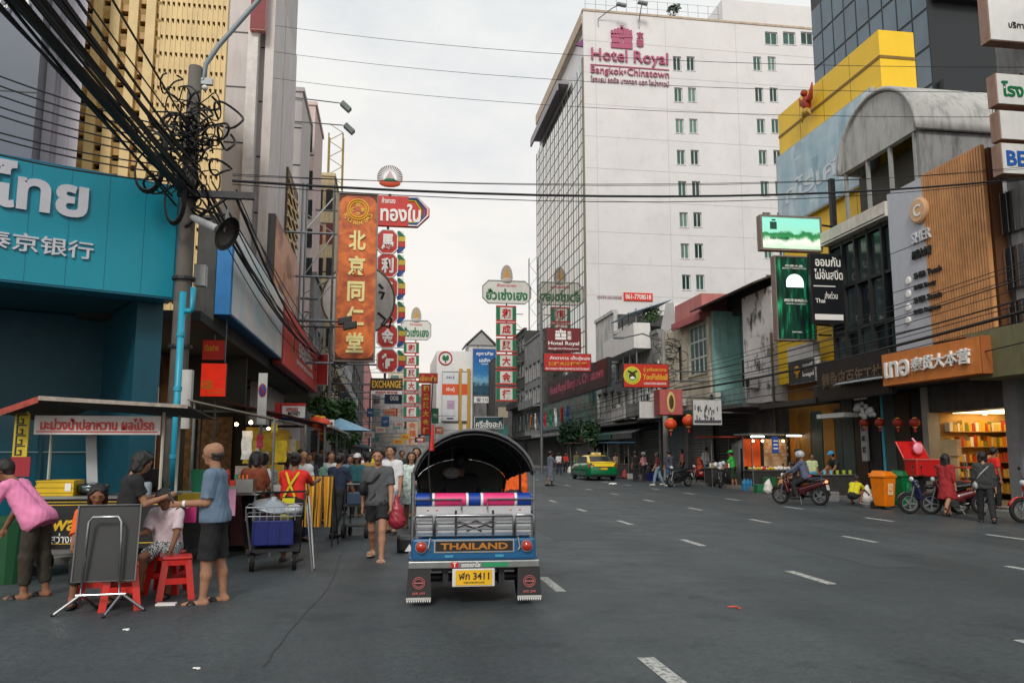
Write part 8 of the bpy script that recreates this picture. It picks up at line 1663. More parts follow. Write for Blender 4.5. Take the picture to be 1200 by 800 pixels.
# ------------------------------------------------------------------ wheelie bins
def bin_(label,p,rz,mat,rim):
    r=thing('wheelie_bin',label,'bin',(0,0,0),'wheelie bins by the kerb');m=MB()
    for z0,z1,a0,a1,b0,b1 in ((.08,.92,.23,.29,.26,.34),):m.add([(-a0,-b0,z0),(a0,-b0,z0),(a0,b0,z0),(-a0,b0,z0),(-a1,-b1,z1),(a1,-b1,z1),(a1,b1,z1),(-a1,b1,z1)],[(3,2,1,0),(4,5,6,7),(0,1,5,4),(1,2,6,5),(2,3,7,6),(3,0,4,7)])
    m.build('tub',mat,r,bevel=.03);m=MB();m.box(-.32,.32,-.37,.37,.92,.97);m.build('rim',mat,r,bevel=.015)
    m=MB();m.add([(-.31,-.38,.97),(.31,-.38,.97),(.31,.36,.97),(-.31,.36,.97),(-.2,-.26,1.09),(.2,-.26,1.09),(.22,.28,1.12),(-.22,.28,1.12)],[(4,5,6,7),(0,1,5,4),(1,2,6,5),(2,3,7,6),(3,0,4,7)]);m.build('lid',mat,r,bevel=.03)
    for sx in (-1,1):m=MB();m.tube([(sx*.2,.3,.1),(sx*.27,.3,.1)],.1,14);m.build('wheel',RUBBER,r)
    m=MB();m.tube([(-.25,.38,1.0),(-.25,.44,1.02),(.25,.44,1.02),(.25,.38,1.0)],.016,6);m.build('handle',mat,r);m=MB();m.obox((-.12,-.318,.42),(.24,0,0),(0,.006,0),(0,-.035,.33));m.build('label_plate',rim,r);m=MB();m.tube([(.07*math.cos(t),-.345,.6+.07*math.sin(t)) for t in [2*PI*i/16 for i in range(16)]],.01,5,closed=True);m.build('label_mark',mat,r);place(r,p,rz,(.76,.8,.97));return r
p=gp(1044,597);bin_('orange wheelie bin with white label beside the green bin',(p.x,p.y+.3,0),R(12),S('bin_orange',(226,120,10),rough=.4),S('label_cream',(230,200,150)))
p=gp(1067,596);bin_('green wheelie bin beside the orange bin',(p.x+.05,p.y+.4,0),R(8),S('bin_green2',(0,100,52),rough=.4),S('label_green',(40,130,80)))
# ------------------------------------------------------------------ open red cooler
p=gp(1092,600);r=thing('cooler_box','big red cooler box with open lid on the motorcycle','cooler',(p.x+.75,p.y+1.2,.9));x,y=p.x+.75,p.y+1.0;CR=S('cooler_red',(186,26,26),rough=.35)
z0=.92;m=MB();m.box(x-.42,x+.42,y,y+.55,z0,z0+.46);m.build('tub',CR,r,bevel=.03);m=MB();m.box(x-.44,x+.44,y-.02,y+.57,z0+.46,z0+.5);m.build('rim',S('rim_palered',(206,90,84)),r,bevel=.01);m=MB();m.obox((x-.46,y+.5,z0+.505),(.84,0,0),(0,.05,0),(-.1,.2,.5));m.build('lid',CR,r,bevel=.02)
m=MB();m.box(x-.2,x+.2,y-.3,y+.6,z0-.12,z0-.001);m.build('carrier',DARKSTEEL,r)
for sx in (-.15,.15):m=MB();m.tube([(x+sx,y+.1,0),(x+sx,y+.1,z0-.1)],.02,6);m.build('support',DARKSTEEL,r)
m=MB();m.ball((x-.05,y+.4,z0+.8),.17,8,6,sc=(1,.4,1));m.tube([(x-.05,y+.42,z0+.9),(x-.15,y+.5,z0+1.1)],.03,5);tag(m.build('plastic_bag',S('bag_pink',(230,150,170),rough=.4),smooth=True),'pink plastic bag hanging on the open red cooler lid','bag')
# ------------------------------------------------------------------ street food stalls, right pavement edge
def stall(name,label,x0,x1,Y,zt,roof=None,roofz=2.3,depth=1.0,front=None):
    a=ay(x0,560,Y).x;b=ay(x1,560,Y).x;r=thing(name,label,'stall',((a+b)/2,Y,0));m=MB();m.box(a,b,Y,Y+depth,zt-.04,zt);m.build('table_top',S('steel_sheet',(150,152,150)),r);m=MB();m.box(a+.04,b-.04,Y+.04,Y+depth-.04,.15,zt-.05);m.build('cabinet',front or S('cabinet_dark',(44,44,42)),r)
    for x in (a+.05,b-.05):
        for y in (Y+.05,Y+depth-.05):m=MB();m.tube([(x,y,0),(x,y,roofz if roof else zt)],.022,6);m.build('post',STEEL,r)
    if roof:m=MB();m.box(a-.25,b+.25,Y-.4,Y+depth+.2,roofz,roofz+.06);m.build('roof',roof,r)
    return r,a,b
Y=33.2;r,a,b=stall('food_stall','fruit stall lit by tubes and warm bulbs with orange back panels',882,937,Y,.85,S('roof_greysheet',(110,112,112)),2.35)
for k,(u0,u1,mt) in enumerate(((.02,.2,S('panel_orange_lit',(230,90,24))),(.22,.4,S('panel_orange_lit',(230,90,24))),(.48,.98,S('panel_cream_brick',(206,176,140))))):m=MB();m.box(a+(b-a)*u0,a+(b-a)*u1,Y+.97,Y+1.0,1.0,2.2);m.build('back_panel',mt,r)
for j in range(6):
    for i in range(6):x=a+(b-a)*(.5+.08*i+(.04 if j % 2 else 0));m=MB();m.box(x,x+(b-a)*.07,Y+.95,Y+.969,1.3+j*.15,1.42+j*.15);m.build('menu_card',S('card_%d' % ((i+j) % 3),((226,196,160),(214,160,110),(230,214,190))[(i+j) % 3]),r)
for x0,x1,z in ((a-.1,a+.5,2.28),(b-.6,b+.1,2.32)):m=MB();m.tube([(x0,Y-.2,z),(x1,Y-.2,z)],.03,8);m.build('tube_lamp',TUBE,r)
for t in (.15,.35,.6,.8):m=MB();m.ball((a+(b-a)*t,Y+.5,2.1),.05,8,6);m.build('bulb',BULB,r)
f_=fy(905,511,912.5,531,Y-.3);s_=sign('blue_sign','small blue sign with white lines hanging at the fruit stall',f_,S('sign_blue',(40,80,170)),None,.03)
for k in range(3):m=MB();plate(f_,.01,m,.15,.85,.25+k*.22,.33+k*.22,.02);m.build('white_line',WHITEL,s_)
strut(s_,f_.p(.5,1,-.02),f_.p(.5,1,-.02)+UP*.25,.01)
FR=[S('fruit_%d' % i,c,rough=.4) for i,c in enumerate(((220,210,190),(214,170,40),(200,50,40),(236,236,230),(120,150,60)))]
for i in range(40):x=a+.1+(b-a-.2)*((i % 10)+.5)/10;y=Y+.1+(i // 10)*.2;m=MB();s_=random.uniform(.06,.09);m.ball((x,y,.85+s_*.9),s_,8,6);tag(m.build('fruit',FR[3] if i % 10>4 else FR[(i % 10) % 3+(0 if i % 3 else 1)],smooth=True),('white wrapped fruit in the rows on the lit stall' if i % 10>4 else 'coloured fruit on the lit stall near the orange panels'),'fruit','fruit on the lit stall')
for i in range(5):m=MB();p=gp(873+i*4,574);m.lathe([(.12,0),(.13,.3),(.06,.42),(.05,.48)],(p.x,p.y,0),n=12);tag(m.build('water_bottle',S('bottle_blue',(40,110,150),rough=.2)),'blue water bottle in the row in front of the fruit stall','bottle','blue water bottles by the fruit stall')
for i,px in enumerate((900,906)):m=MB();p=gp(px,575);m.lathe([(.2,0),(.25,.55),(.25,.58)],(p.x,p.y,0),n=14);tag(m.build('tub',S('bin_green',(30,84,50))),('green tub close to the blue water bottles','green tub behind the first one at the fruit stall')[i],'tub')
r,a,b=stall('food_cart','snack cart with red awning and grey arched booth',834,866,36.8,.9,AWR,2.3);m=MB();a2,b2=ay(867,540,36.2).x,ay(885,540,36.2).x;m.box(a2,b2,36.3,37.1,.05,1.9);m.prism([((a2+b2)/2+(b2-a2)/2*math.cos(t),36.3,1.9+.35*math.sin(t)) for t in [PI*i/10 for i in range(11)]],(0,.8,0));bo=m.build('phone_booth',S('booth_grey',(120,124,126),rough=.4));tag(bo,'grey arched booth between the snack cart and the fruit stall','booth');m=MB();m.box(a2+.08,b2-.08,36.285,36.299,.4,1.8);m.build('booth_opening',DARK,bo)
for i in range(12):m=MB();m.lathe([(.06,0),(.07,.15),(.03,.2)],(a+(b-a)*(i+.5)/12,37.0,.9),n=8);tag(m.build('jar',FR[i % 5]),('cream','yellow','red','white','green')[i % 5]+' jar in the row on the snack cart','jar','jars on the snack cart')
r,a,b=stall('food_stall','noodle stall with cups beside the yellow bank wall',962,1004,26.5,.85,None); 
for i in range(5):m=MB();m.lathe([(.05,0),(.06,.14)],(a+.2+i*.24,26.6,.85),n=10);tag(m.build('cup',[S('cup_blue',(120,170,200)),S('cup_lime',(160,176,60))][i>1]),('pale blue' if i<2 else 'lime green')+' cup in the row on the noodle stall','cup','cups on the noodle stall')
for i,px in enumerate((968,978)):m=MB();p=gp(px,584);m.lathe([(.22,0),(.27,.5),(.27,.53)],(p.x,p.y+.2,0),n=14);tag(m.build('tub',S('tub_green',(0,90,50))),('green washing tub behind the ridden motorcycle','green washing tub beside the other, near the boy in yellow')[i],'tub')
m=MB();p=gp(1022,594);m.lathe([(.28,0),(.34,.1),(.34,.12),(.3,.05)],(p.x,p.y,0),n=18);o=m.build('basin',S('basin_grey',(150,150,150)));tag(o,'grey wash basin in front of the squatting boy in yellow','basin')
m=MB();p=gp(1176,594);m.lathe([(.26,0),(.27,.05),(.27,.35),(.275,.36),(.27,.37),(.27,.8),(.24,.84),(.1,.88)],(p.x-1.2,p.y-.9,0),n=24);o=m.build('steel_can',S('steel_can',(140,142,142),rough=.25,metal=.8));tag(o,'tall ribbed steel can beside the lit souvenir shop','can')
r=thing('red_chair','orange-red rack of goods standing outside the lit shop','rack',ax(1130,560,16.9));p=ax(1132,575,16.6); 
for z in (.35,.75,1.15):m=MB();m.box(16.4,16.9,p.y-.35,p.y+.35,z,z+.04);m.build('rack_shelf',S('rack_red',(190,60,30)),r)
for sy in (-.35,.35):
    for x in (16.42,16.88):m=MB();m.tube([(x,p.y+sy,.13),(x,p.y+sy,1.5)],.015,5);m.build('rack_post',STEEL,r)
m=MB();p=gp(727,560);m.box(14.6,15.2,45.0,45.6,0,.45);tag(m.build('crate',S('crate_blue',(22,36,110)),bevel=.02),'blue plastic crate on the road past the taxi by the group of people','crate')
p=gp(809,566);m=MB();m.lathe([(.3,0),(.33,.1),(.22,.12),(.2,1.2),(.25,1.25)],(p.x+.8,p.y+.5,0.13),n=16);tag(m.build('barrel',S('barrel_orange',(190,70,30))),'orange-red barrel bin outside the shuttered shophouse','barrel')
# hand trolley on the left lane
r=thing('hand_truck','dark steel hand truck pushed by the man in navy','hand truck'); 
for sx in (-.22,.22):m=MB();m.tube([(sx,0,.12),(sx,.05,.9),(sx*.8,0,1.0)],.016,6);m.build('upright',DARKSTEEL,r);m=MB();m.tube([(sx-.03,0,.13),(sx+.03,0,.13)],.13,16);m.build('wheel',RUBBER,r);m=MB();m.tube([(sx,.55,.12),(sx,.55,.6)],.014,6);m.build('front_upright',DARKSTEEL,r);m=MB();m.tube([(sx-.025,.55,.09),(sx+.025,.55,.09)],.09,14);m.build('caster',RUBBER,r)
for z in (.2,.58):m=MB();m.box(-.24,.24,0,.58,z,z+.03);m.build('deck',DARKSTEEL,r)
m=MB();m.box(-.2,.2,.08,.5,.61,.84);m.build('load_box',S('load_navy',(40,56,80),var=.3),r,bevel=.02);m=MB();m.tube([(-.18,0,1.0),(.18,0,1.0)],.016,6);m.build('handle',CHROME,r);p=gp(416,630);place(r,(p.x,p.y,0),R(-10))
# black bag with white triangle beside the tuk-tuk
p=gp(474,648);r=thing('sports_bag','black box bag with white triangle mark on the road beside the tuk-tuk','bag',(p.x,p.y,0));m=MB();m.box(p.x-.12,p.x+.16,p.y,p.y+.4,.005,.26);m.build('body',BLACK,r,bevel=.05);m=MB();m.prism([(p.x+.0,p.y-.004,.03),(p.x+.13,p.y-.004,.03),(p.x+.08,p.y-.004,.15)],(0,.003,0));m.build('mark',WHITEL,r)
# baskets, crates and sacks scattered along the far kerb
for i,(px,py,kind,c,cn) in enumerate(((888,577,'crate',(30,110,70),'green'),(896,579,'sack',(206,204,196),'white'),(918,580,'crate',(200,60,40),'red'),(926,582,'basket',(220,180,60),'yellow'),(912,577,'sack',(180,120,70),'tan'),(968,588,'crate',(120,120,124),'grey'),(1012,590,'sack',(210,206,204),'pale'),(1018,587,'basket',(190,60,50),'red'),(872,573,'sack',(60,90,130),'blue'),(840,566,'crate',(150,90,50),'brown'),(818,566,'sack',(196,190,186),'cream'),(735,561,'crate',(180,180,176),'whitish'),(728,561,'sack',(160,60,60),'dull red'),(672,556,'crate',(70,110,130),'steel blue'),(664,555,'sack',(206,200,190),'off-white'))):
    p=gp(px,py)+Vector((.3,.3,0));mt=S('kerb_goods_%d' % i,c,rough=.6,var=.2,scale=8);r=thing({'crate':'plastic_crate','sack':'goods_sack','basket':'basket'}[kind],'%s %s standing on the far kerbside %s' % (cn,kind,('by the fruit stall','near the noodle stall','by the snack cart','beyond the taxi')[0 if i<5 or i == 8 else 1 if i<8 else 2 if i<11 else 3]),kind,p)
    if kind == 'crate':
        m=MB();m.box(p.x-.25,p.x+.25,p.y-.18,p.y+.18,0,.32);m.build('tub',mt,r,bevel=.015)
        for z in (.06,.16,.26):m=MB();m.box(p.x-.26,p.x+.26,p.y-.19,p.y+.19,z,z+.03);m.build('rib',mt,r)
    elif kind == 'sack':
        V=Vox((-.3,-.3,-.02),(.3,.3,.7),.025);V.cone((0,0,.16),(0,0,.36),.19,.14,.05).cone((0,0,.4),(.04,0,.54),.08,.05,.06).wrinkle(.01,28);V.clip((0,0,0.0),(0,0,-1));P,F=V.mesh();np_obj('bag',P,F,mt,r)
    else:m=MB();m.lathe([(.18,0),(.26,.28),(.27,.3),(.24,.3),(.17,.04)],p,n=16);m.build('bowl',mt,r);m=MB();[m.ball(p+Vector((.1*math.cos(q),.1*math.sin(q),.3)),.08,7,5) for q in range(6)];m.build('produce',S('produce_green',(90,120,50)),r,smooth=True)
# ------------------------------------------------------------------ people
def cl(n,c,**k):return S('cloth_'+n,c,rough=.85,var=.1,scale=18,bump=.12,bscale=260,**k)
BLK=cl('black',(30,30,32));NVY=cl('navy',(28,38,62));GRY=cl('grey',(78,80,82));LGR=cl('light_grey',(160,160,158));WHT=cl('white',(206,206,208));PNK=cl('pink',(222,132,172));BLUG=cl('blue_grey',(104,124,146));ORG=cl('orange',(226,92,24));REDC=cl('red',(212,40,28));DKO=cl('dark_olive',(50,46,36));JEAN=cl('jeans',(58,88,122));LJEAN=cl('light_jeans',(120,142,160));MAR=cl('maroon',(92,30,34));GRN=cl('green',(52,170,60));YLW=cl('yellow',(206,196,30));BRW=cl('brown',(110,78,56));TEALC=cl('teal',(40,90,96));LAV=cl('lavender',(130,130,170));CRIM=cl('crimson',(150,34,36));DGR=cl('dark_green',(30,50,34))
def check_mat(n,c1,c2,sc):
    m_=cl(n,c1);t=m_.node_tree;b=t.nodes['Principled BSDF'];g=t.nodes.new('ShaderNodeTexCoord');ck=t.nodes.new('ShaderNodeTexChecker');ck.inputs['Scale'].default_value=sc;ck.inputs[1].default_value=srgb(c1)+(1,);ck.inputs[2].default_value=srgb(c2)+(1,);t.links.new(g.outputs['Object'],ck.inputs[0]);t.links.new(ck.outputs[0],b.inputs['Base Color']);return m_
PLAID=check_mat('plaid',(40,44,56),(84,84,96),26);PATT=check_mat('checked',(40,42,46),(190,192,194),44)
FLOR=pm('cloth_floral',srgb((190,206,200)),rough=.8,var=.5,scale=16)
WHPK=pm('cloth_white_pink',srgb((214,196,202)),rough=.85,var=.16,scale=7)
def glasses(root,J):
    Hd,k=J['Hd'],J['k'];m=MB()
    for s_ in (-1,1):
        c=Hd(s_*.034,.108,.014);rr=.021*k;X2=Vector(Hd(1,0,0))-Vector(Hd(0,0,0));U2=Vector(Hd(0,0,1))-Vector(Hd(0,0,0));m.tube([Vector(c)+X2.normalized()*rr*math.cos(t)+U2.normalized()*rr*.8*math.sin(t) for t in [2*PI*i/12 for i in range(12)]],.003,4,closed=True);m.tube([Vector(Hd(s_*.056,.105,.018)),Vector(Hd(s_*.088,-.01,.02))],.003,4)
    m.tube([Vector(Hd(-.014,.112,.016)),Vector(Hd(.014,.112,.016))],.003,4);m.build('glasses',BLACK,root)
def phone(hand,col=None):
    def f(root,J):
        w_=Vector(J[hand][2]);fd=Vector(J[hand][3]);c=w_+fd*.1;m=MB();m.obox(c+Vector((-.04,-.01,.01)),(.08,0,0),(0,.07,.12),(0,-.008,.005));m.build('phone',BLACK,root)
    return f
def cap(col,brim=True):
    def f(root,J):
        Hd,k=J['Hd'],J['k'];c=Vector(Hd(0,-.01,.06));V=Vox(np.array(c)-.2,np.array(c)+.25,.012);V.cone(Hd(0,-.022,.06),Hd(0,.02,.058),.112*k,.102*k,.02);V.clip(Hd(0,0,.045),np.array(Hd(0,0,0))-np.array(Hd(0,0,1)))
        if brim:V.cone(Hd(0,.09,.055),Hd(0,.15,.05),.07*k,.065*k,.01,(np.array(Hd(0,0,1))-np.array(Hd(0,0,0)),6))
        P,F=V.mesh();np_obj('cap',P,F,col,root)
    return f
def helmet(col):
    def f(root,J):
        Hd,k=J['Hd'],J['k'];c=Vector(Hd(0,0,.03));V=Vox(np.array(c)-.25,np.array(c)+.25,.013);V.cone(Hd(0,-.025,.045),Hd(0,.02,.045),.135*k,.125*k,.02);V.cone(Hd(0,.13,-.04),Hd(0,.14,.01),.075*k,.085*k,0,sub=True);V.clip(Hd(0,0,-.045),np.array(Hd(0,0,0))-np.array(Hd(0,0,1)));P,F=V.mesh();np_obj('helmet',P,F,col,root)
    return f
def bag(side,mat,size=.13,z=.05,strap=True,front=.0):
    def f(root,J):
        T,k=J['T'],J['k'];c=T(side*.2,front,z);V=Vox(np.array(c)-.25,np.array(c)+.25,.014);V.cone(np.array(c)+(0,-.07,0),np.array(c)+(0,.07,0),size*.8,size*.8,.02,((1,0,0),1.8));P,F=V.mesh();np_obj('shoulder_bag',P,F,mat,root)
        if strap:m=MB();m.tube([T(side*.2,front,z+.08),T(side*.08,.13,.28),T(-side*.1,.07,.47),T(-side*.09,-.1,.44),T(side*.1,-.14,.25),T(side*.2,front,z+.08)],.016,5);m.build('bag_strap',mat,root)
    return f
def both(*fs):
    def f(root,J):
        for q in fs:q(root,J)
    return f
def apron_x(mat):
    def f(root,J):
        T=J['T'];m=MB()
        for s_ in (-1,1):m.tube([T(s_*.10,.1,.48),T(s_*.10,-.09,.47),T(s_*.02,-.145,.3),T(-s_*.09,-.145,.08)],.018,5)
        m.build('apron_strap',mat,root);m=MB();g=[[T(-.1+.2*i,-.16-.01*j,.06-.16*j) for i in (0,.5,1)] for j in range(3)];m.sheet(g);m.build('apron_tail',mat,root,solid=.01)
    return f
def gpx(px,py):p=gp(px,py);return (p.x,p.y,0)
N=.0095   # fine body grid for people close by
# ---- left, close
person('man in pink shirt and dark trousers bending over at the mango cart',(-3.92,10.05,0),R(80),1.66,N,SKIN2,'short',PNK,.9,DKO,1.75,lean=38,neck=12,armL=(35,8,15),armR=(20,8,10),legL=(4,4),legR=(-6,2),shoe=SHOE,sandal=True,hem=.12,wide=.24)
person('woman in orange top sitting behind the folded black table looking down',(-3.16,9.7,0),R(196),1.55,N,SKIN2,'bob',ORG,.95,BLK,1.6,lean=15,neck=12,armL=(30,5,40),armR=(30,5,40),legL=(80,85,10),legR=(78,85,10),seat=.47,shoe=SHOE,sandal=True)
person('woman in black tee and grey shorts standing with a phone',gpx(143,700),R(-62),1.62,N,SKIN,'bob',BLK,.6,LGR,.34,lean=5,neck=20,armL=(20,4,88,14),armR=(22,4,85,14),legL=(2,2),legR=(-5,4),shoe=SHOE,sandal=True,fat=1.1,extra=phone(-1,None),hem=.02)
person('boy in white and pink tee sitting on a stool with checked shorts',(-2.52,10.2,0),R(170),1.45,N,SKIN2,'short',WHPK,.85,PATT,.8,lean=14,neck=22,armL=(28,8,5,6),armR=(30,6,60,8),legL=(72,75,10),legR=(76,80,10),seat=.46,shoe=SHOE,sandal=True)
def bald_extra(root,J):glasses(root,J);phone(-1)(root,J);w_=Vector(J[-1][2]);fd=Vector(J[-1][3]);MB().lathe([(.034,-.014),(.036,0),(.034,.014)],w_-fd*.02,fd,14).build('wrist_watch',WHITEL,root)
person('bald man in blue-grey shirt and black shorts holding a phone',(-1.86,9.42,0),R(86),1.71,.0085,SKIN,'bald',BLUG,.85,BLK,.98,lean=2,armL=(4,6,84,4),armR=(4,6,82,10),legL=(5,2),legR=(-6,2),shoe=SHOE,sandal=True,fat=1.1,hem=.03,wide=.06,extra=bald_extra,haircol=HAIRG)
# ---- vendor row
person('vendor in red tee with crossed yellow apron straps seen from behind',(-1.42,12.75,0),R(-12),1.6,.011,SKIN2,'bun',REDC,.6,BLK,1.8,lean=10,armL=(35,8,35),armR=(60,10,40),shoe=SHOE,extra=apron_x(YLW))
person('vendor in a dark apron working inside the mango cart',(-3.6,13.0,0),R(200),1.62,.014,SKIN2,'bob',BLK,.8,BLK,1.8,lean=12,neck=10,armL=(30,6,50),armR=(30,6,50),shoe=SHOE)
person('person with backpack straps over a pale shirt among the stalls',gpx(350,634),R(-150),1.66,.014,SKIN,'short',WHT,1.6,NVY,1.9,armL=(10,6,30),armR=(10,6,20),shoe=SHOE)
person('woman with dark hair browsing by the strip rack',(-1.9,15.6,0),R(30),1.58,.014,SKIN2,'bob',cl('plum',(80,60,70)),.6,BLK,1.8,armL=(20,6,30),armR=(20,6,30),shoe=SHOE)
person('man in navy tee and black trousers pushing the hand truck',gpx(393,629),R(-30),1.6,.0115,SKIN2,'short',NVY,.7,BLK,1.95,lean=6,armL=(15,6,35),armR=(20,8,15),legL=(12,6),legR=(-14,10),shoe=SHOE,fat=1.05)
person('person in white shirt behind the man in navy',gpx(385,612),R(-160),1.62,.016,SKIN,'short',WHT,.7,TEALC,1.9,armL=(8,6,20),armR=(8,6,20),shoe=SHOE)
person('person in white cap by the hand truck',gpx(417,606),R(170),1.55,.016,SKIN2,'bob',TEALC,.7,BLK,1.9,shoe=SHOE,extra=cap(WHT))
person('young man in grey tee and black shorts walking with a black crossbody bag',gpx(441,655),R(172),1.70,.009,SKIN,'short',GRY,.75,BLK,.62,neck=10,armL=(14,8,14),armR=(-10,8,12),legL=(20,10),legR=(-16,18),shoe=S('sandal_beige',(170,140,120)),sandal=True,extra=bag(1,BLK,.14,.2,True,.1),hem=.05)
person('man in white short-sleeved shirt and light denim shorts carrying a red bag',gpx(457,625),R(160),1.74,.011,SKIN,'short',WHT,.85,LJEAN,.8,armL=(5,6,10),armR=(4,6,8),legL=(8,4),legR=(-8,6),shoe=SHOE,hem=.08)
person('woman with long hair in a pale green floral dress',gpx(481,619),R(176),1.62,.012,SKIN,'long',FLOR,.1,None,skirt=(FLOR,.34,.2),armL=(6,8,12),armR=(6,10,12),legL=(12,6),legR=(-10,8),shoe=SHOE,sandal=True)
person('woman in white top with tan shoulder bag seen past the tuk-tuk post',gpx(508,626),R(10),1.6,.013,SKIN,'tail',WHT,.5,BRW,1.0,armL=(6,8,12),armR=(8,8,20),shoe=SHOE,extra=bag(-1,BRW,.13,.1))
person('second woman in white blouse close to the tuk-tuk',gpx(497,620),R(150),1.6,.014,SKIN,'long',WHT,.7,NVY,1.8,armL=(6,8,12),armR=(8,8,20),shoe=SHOE)
person('tall woman in grey walking behind the floral dress',gpx(487,607),R(175),1.72,.016,SKIN,'long',LGR,.7,GRY,1.8,armL=(6,8,12),armR=(8,8,20),shoe=SHOE)
for i,(px,py,c,lb,hr) in enumerate(((400,590,NVY,'navy shirt','short'),(411,583,BRW,'brown shirt','bob'),(427,588,WHT,'white shirt','short'),(434,580,YLW,'yellow shirt','short'),(447,583,LAV,'lavender top','long'),(470,586,DGR,'dark green shirt','short'),(376,592,MAR,'maroon top','bob'),(365,600,LGR,'light grey shirt','short'),(452,572,BLK,'black shirt','short'),(420,573,CRIM,'crimson top','long'),(500,582,cl('sand',(170,150,120)),'sand shirt','short'))):
    person('distant pedestrian in '+lb+' in the crowd along the stalls',gpx(px,py),R(random.choice((170,190,10,-15,200))),random.uniform(1.56,1.74),.022,random.choice((SKIN,SKIN2)),hr,c,.7,random.choice((BLK,NVY,JEAN)),1.9,armL=(random.uniform(-10,20),6,15),armR=(random.uniform(-10,20),6,15),legL=(12,6),legR=(-10,8),shoe=SHOE)
# red carrier bag hanging from the white-shirted man's hand
p=gp(466,630);r=thing('carrier_bag','bulging dark red plastic carrier bag held by the man in white','bag',(p.x,p.y,.15));q=Vector((p.x-.02,p.y,.46));V=Vox((q.x-.35,q.y-.3,.05),(q.x+.35,q.y+.3,.95),.016);V.cone((q.x,q.y,.33),(q.x,q.y,.50),.17,.13,.05,((0,1,0),1.4)).cone((q.x,q.y,.5),(q.x-.02,q.y,.8),.11,.03,.05,((0,1,0),1.6)).wrinkle(.008,40);P,F=V.mesh();np_obj('sack',P-np.array((p.x,p.y,.15)),F,S('bag_darkred',(150,40,56),rough=.35),r)
# ---- tuk-tuk driver and passenger
person('tuk-tuk driver in dark jacket seen from behind',(TKX,TKY+1.62,0),0,1.66,.013,SKIN2,'short',BLK,1.9,BLK,1.9,seat=.74,lean=8,legL=(75,70,12),legR=(75,70,12),armL=(45,18,25),armR=(45,18,25),shoe=SHOE,group='people in the tuk-tuk')
person('pedestrian in bright orange top walking ahead of the tuk-tuk',(ay(601,560,14.2).x,14.2,0),R(-15),1.66,.012,SKIN,'bob',ORG,1.7,BLK,1.8,armL=(10,8,15),armR=(-8,8,12),legL=(12,6),legR=(-10,8),shoe=SHOE)
# ---- right
person('woman in grey dress crossing the road with a white cloth',gpx(645,569),R(-70),1.68,.018,SKIN2,'bun',cl('slate',(92,98,112)),.9,None,skirt=(cl('slate',(92,98,112)),.62,.24),armL=(20,6,40),armR=(40,6,50),legL=(14,6),legR=(-14,14),shoe=SHOE)
person('person all in black standing at the kerb past the taxi',gpx(745,564),R(20),1.66,.02,SKIN2,'short',BLK,.9,BLK,1.95,shoe=SHOE)
person('person in pink top and helmet at the kerb past the taxi',gpx(755,564),R(40),1.6,.02,SKIN2,None,cl('rose',(206,140,140)),.9,BLK,1.95,armL=(20,5,60),armR=(20,5,60),shoe=SHOE,extra=helmet(LGR))
person('woman in maroon top and pale jeans walking by the kerb',gpx(771,568),R(60),1.64,.018,SKIN,'long',MAR,.8,LJEAN,1.95,armL=(10,5,20),armR=(-10,5,20),legL=(16,6),legR=(-14,12),shoe=S('shoe_white',(200,200,198)))
person('man in dark plaid shirt and blue jeans by the parked scooter',gpx(785,569),R(10),1.72,.018,SKIN,'short',PLAID,1.3,JEAN,1.95,armL=(10,5,20),armR=(5,5,15),legL=(6,4),legR=(-8,6),shoe=S('shoe_white',(200,200,198)),hem=.08)
p=gp(829,563,.13);person('man in grey shirt and blue jeans on the pavement under the lanterns',(p.x,p.y,.13),R(0),1.76,.018,SKIN,'short',LGR,1.5,JEAN,1.95,armL=(20,5,90),armR=(20,5,60),shoe=SHOE,hem=.05)
person('man in bright green tee and cap leaning at the loaded motorcycle',gpx(860,572),R(50),1.68,.016,SKIN2,'short',GRN,.7,DGR,1.0,lean=6,armL=(35,8,10),armR=(5,8,10),legL=(3,2),legR=(-6,3),shoe=SHOE,sandal=True,extra=cap(GRN))
a_=R(40);rider=(bp.x-math.sin(-a_)*-.0,bp.y,0)
person('motorcycle rider in blue-grey jacket with pink trim and silver helmet',(bp.x+.22*math.sin(a_),bp.y-.22*math.cos(a_),0),a_,1.68,.012,SKIN2,None,cl('rider_blue',(86,92,116)),1.95,BLK,1.95,seat=.76,lean=14,legL=(62,80,10),legR=(62,80,10),armL=(48,14,12),armR=(48,14,12),shoe=SHOE,hem=.04,extra=both(helmet(S('helmet_silver',(170,172,176),rough=.2,coat=.5)),lambda r,J:MB().lathe([(.15,-.03),(.155,0),(.15,.03)],J['T'](0,-.01,.02),(0,.2,1),16).build('pink_hem',cl('hot_pink',(200,50,100)),r)))
person('woman in pale top and blue apron behind the ridden motorcycle',gpx(953,580),R(170),1.55,.016,SKIN2,'bun',cl('lime_pale',(190,200,150)),.6,cl('apron_blue',(50,140,190)),.9,shoe=SHOE,armL=(5,8,10),armR=(10,8,20),legL=(0,0),legR=(0,0))
person('man with blue cap in black leaning over the noodle stall',gpx(985,583),R(100),1.7,.016,SKIN2,'short',BLK,.6,BLK,1.9,lean=28,armL=(30,6,20),armR=(30,6,30),shoe=SHOE,extra=cap(cl('cap_blue',(60,130,170))))
person('seated customer in black at the noodle stall',(ay(930,570,27.2).x,27.2,0),R(80),1.6,.018,SKIN2,'short',BLK,.7,BLK,1.9,seat=.45,legL=(80,80,8),legR=(80,80,8),armL=(30,6,60),armR=(30,6,60),shoe=SHOE)
person('boy in yellow tee squatting at a wash basin',gpx(1000,592),R(-60),1.45,.014,SKIN2,'short',YLW,.8,BLK,.9,seat=.22,lean=30,neck=15,legL=(110,140,8),legR=(110,140,8),armL=(50,6,10),armR=(50,6,10),shoe=SHOE,sandal=True)
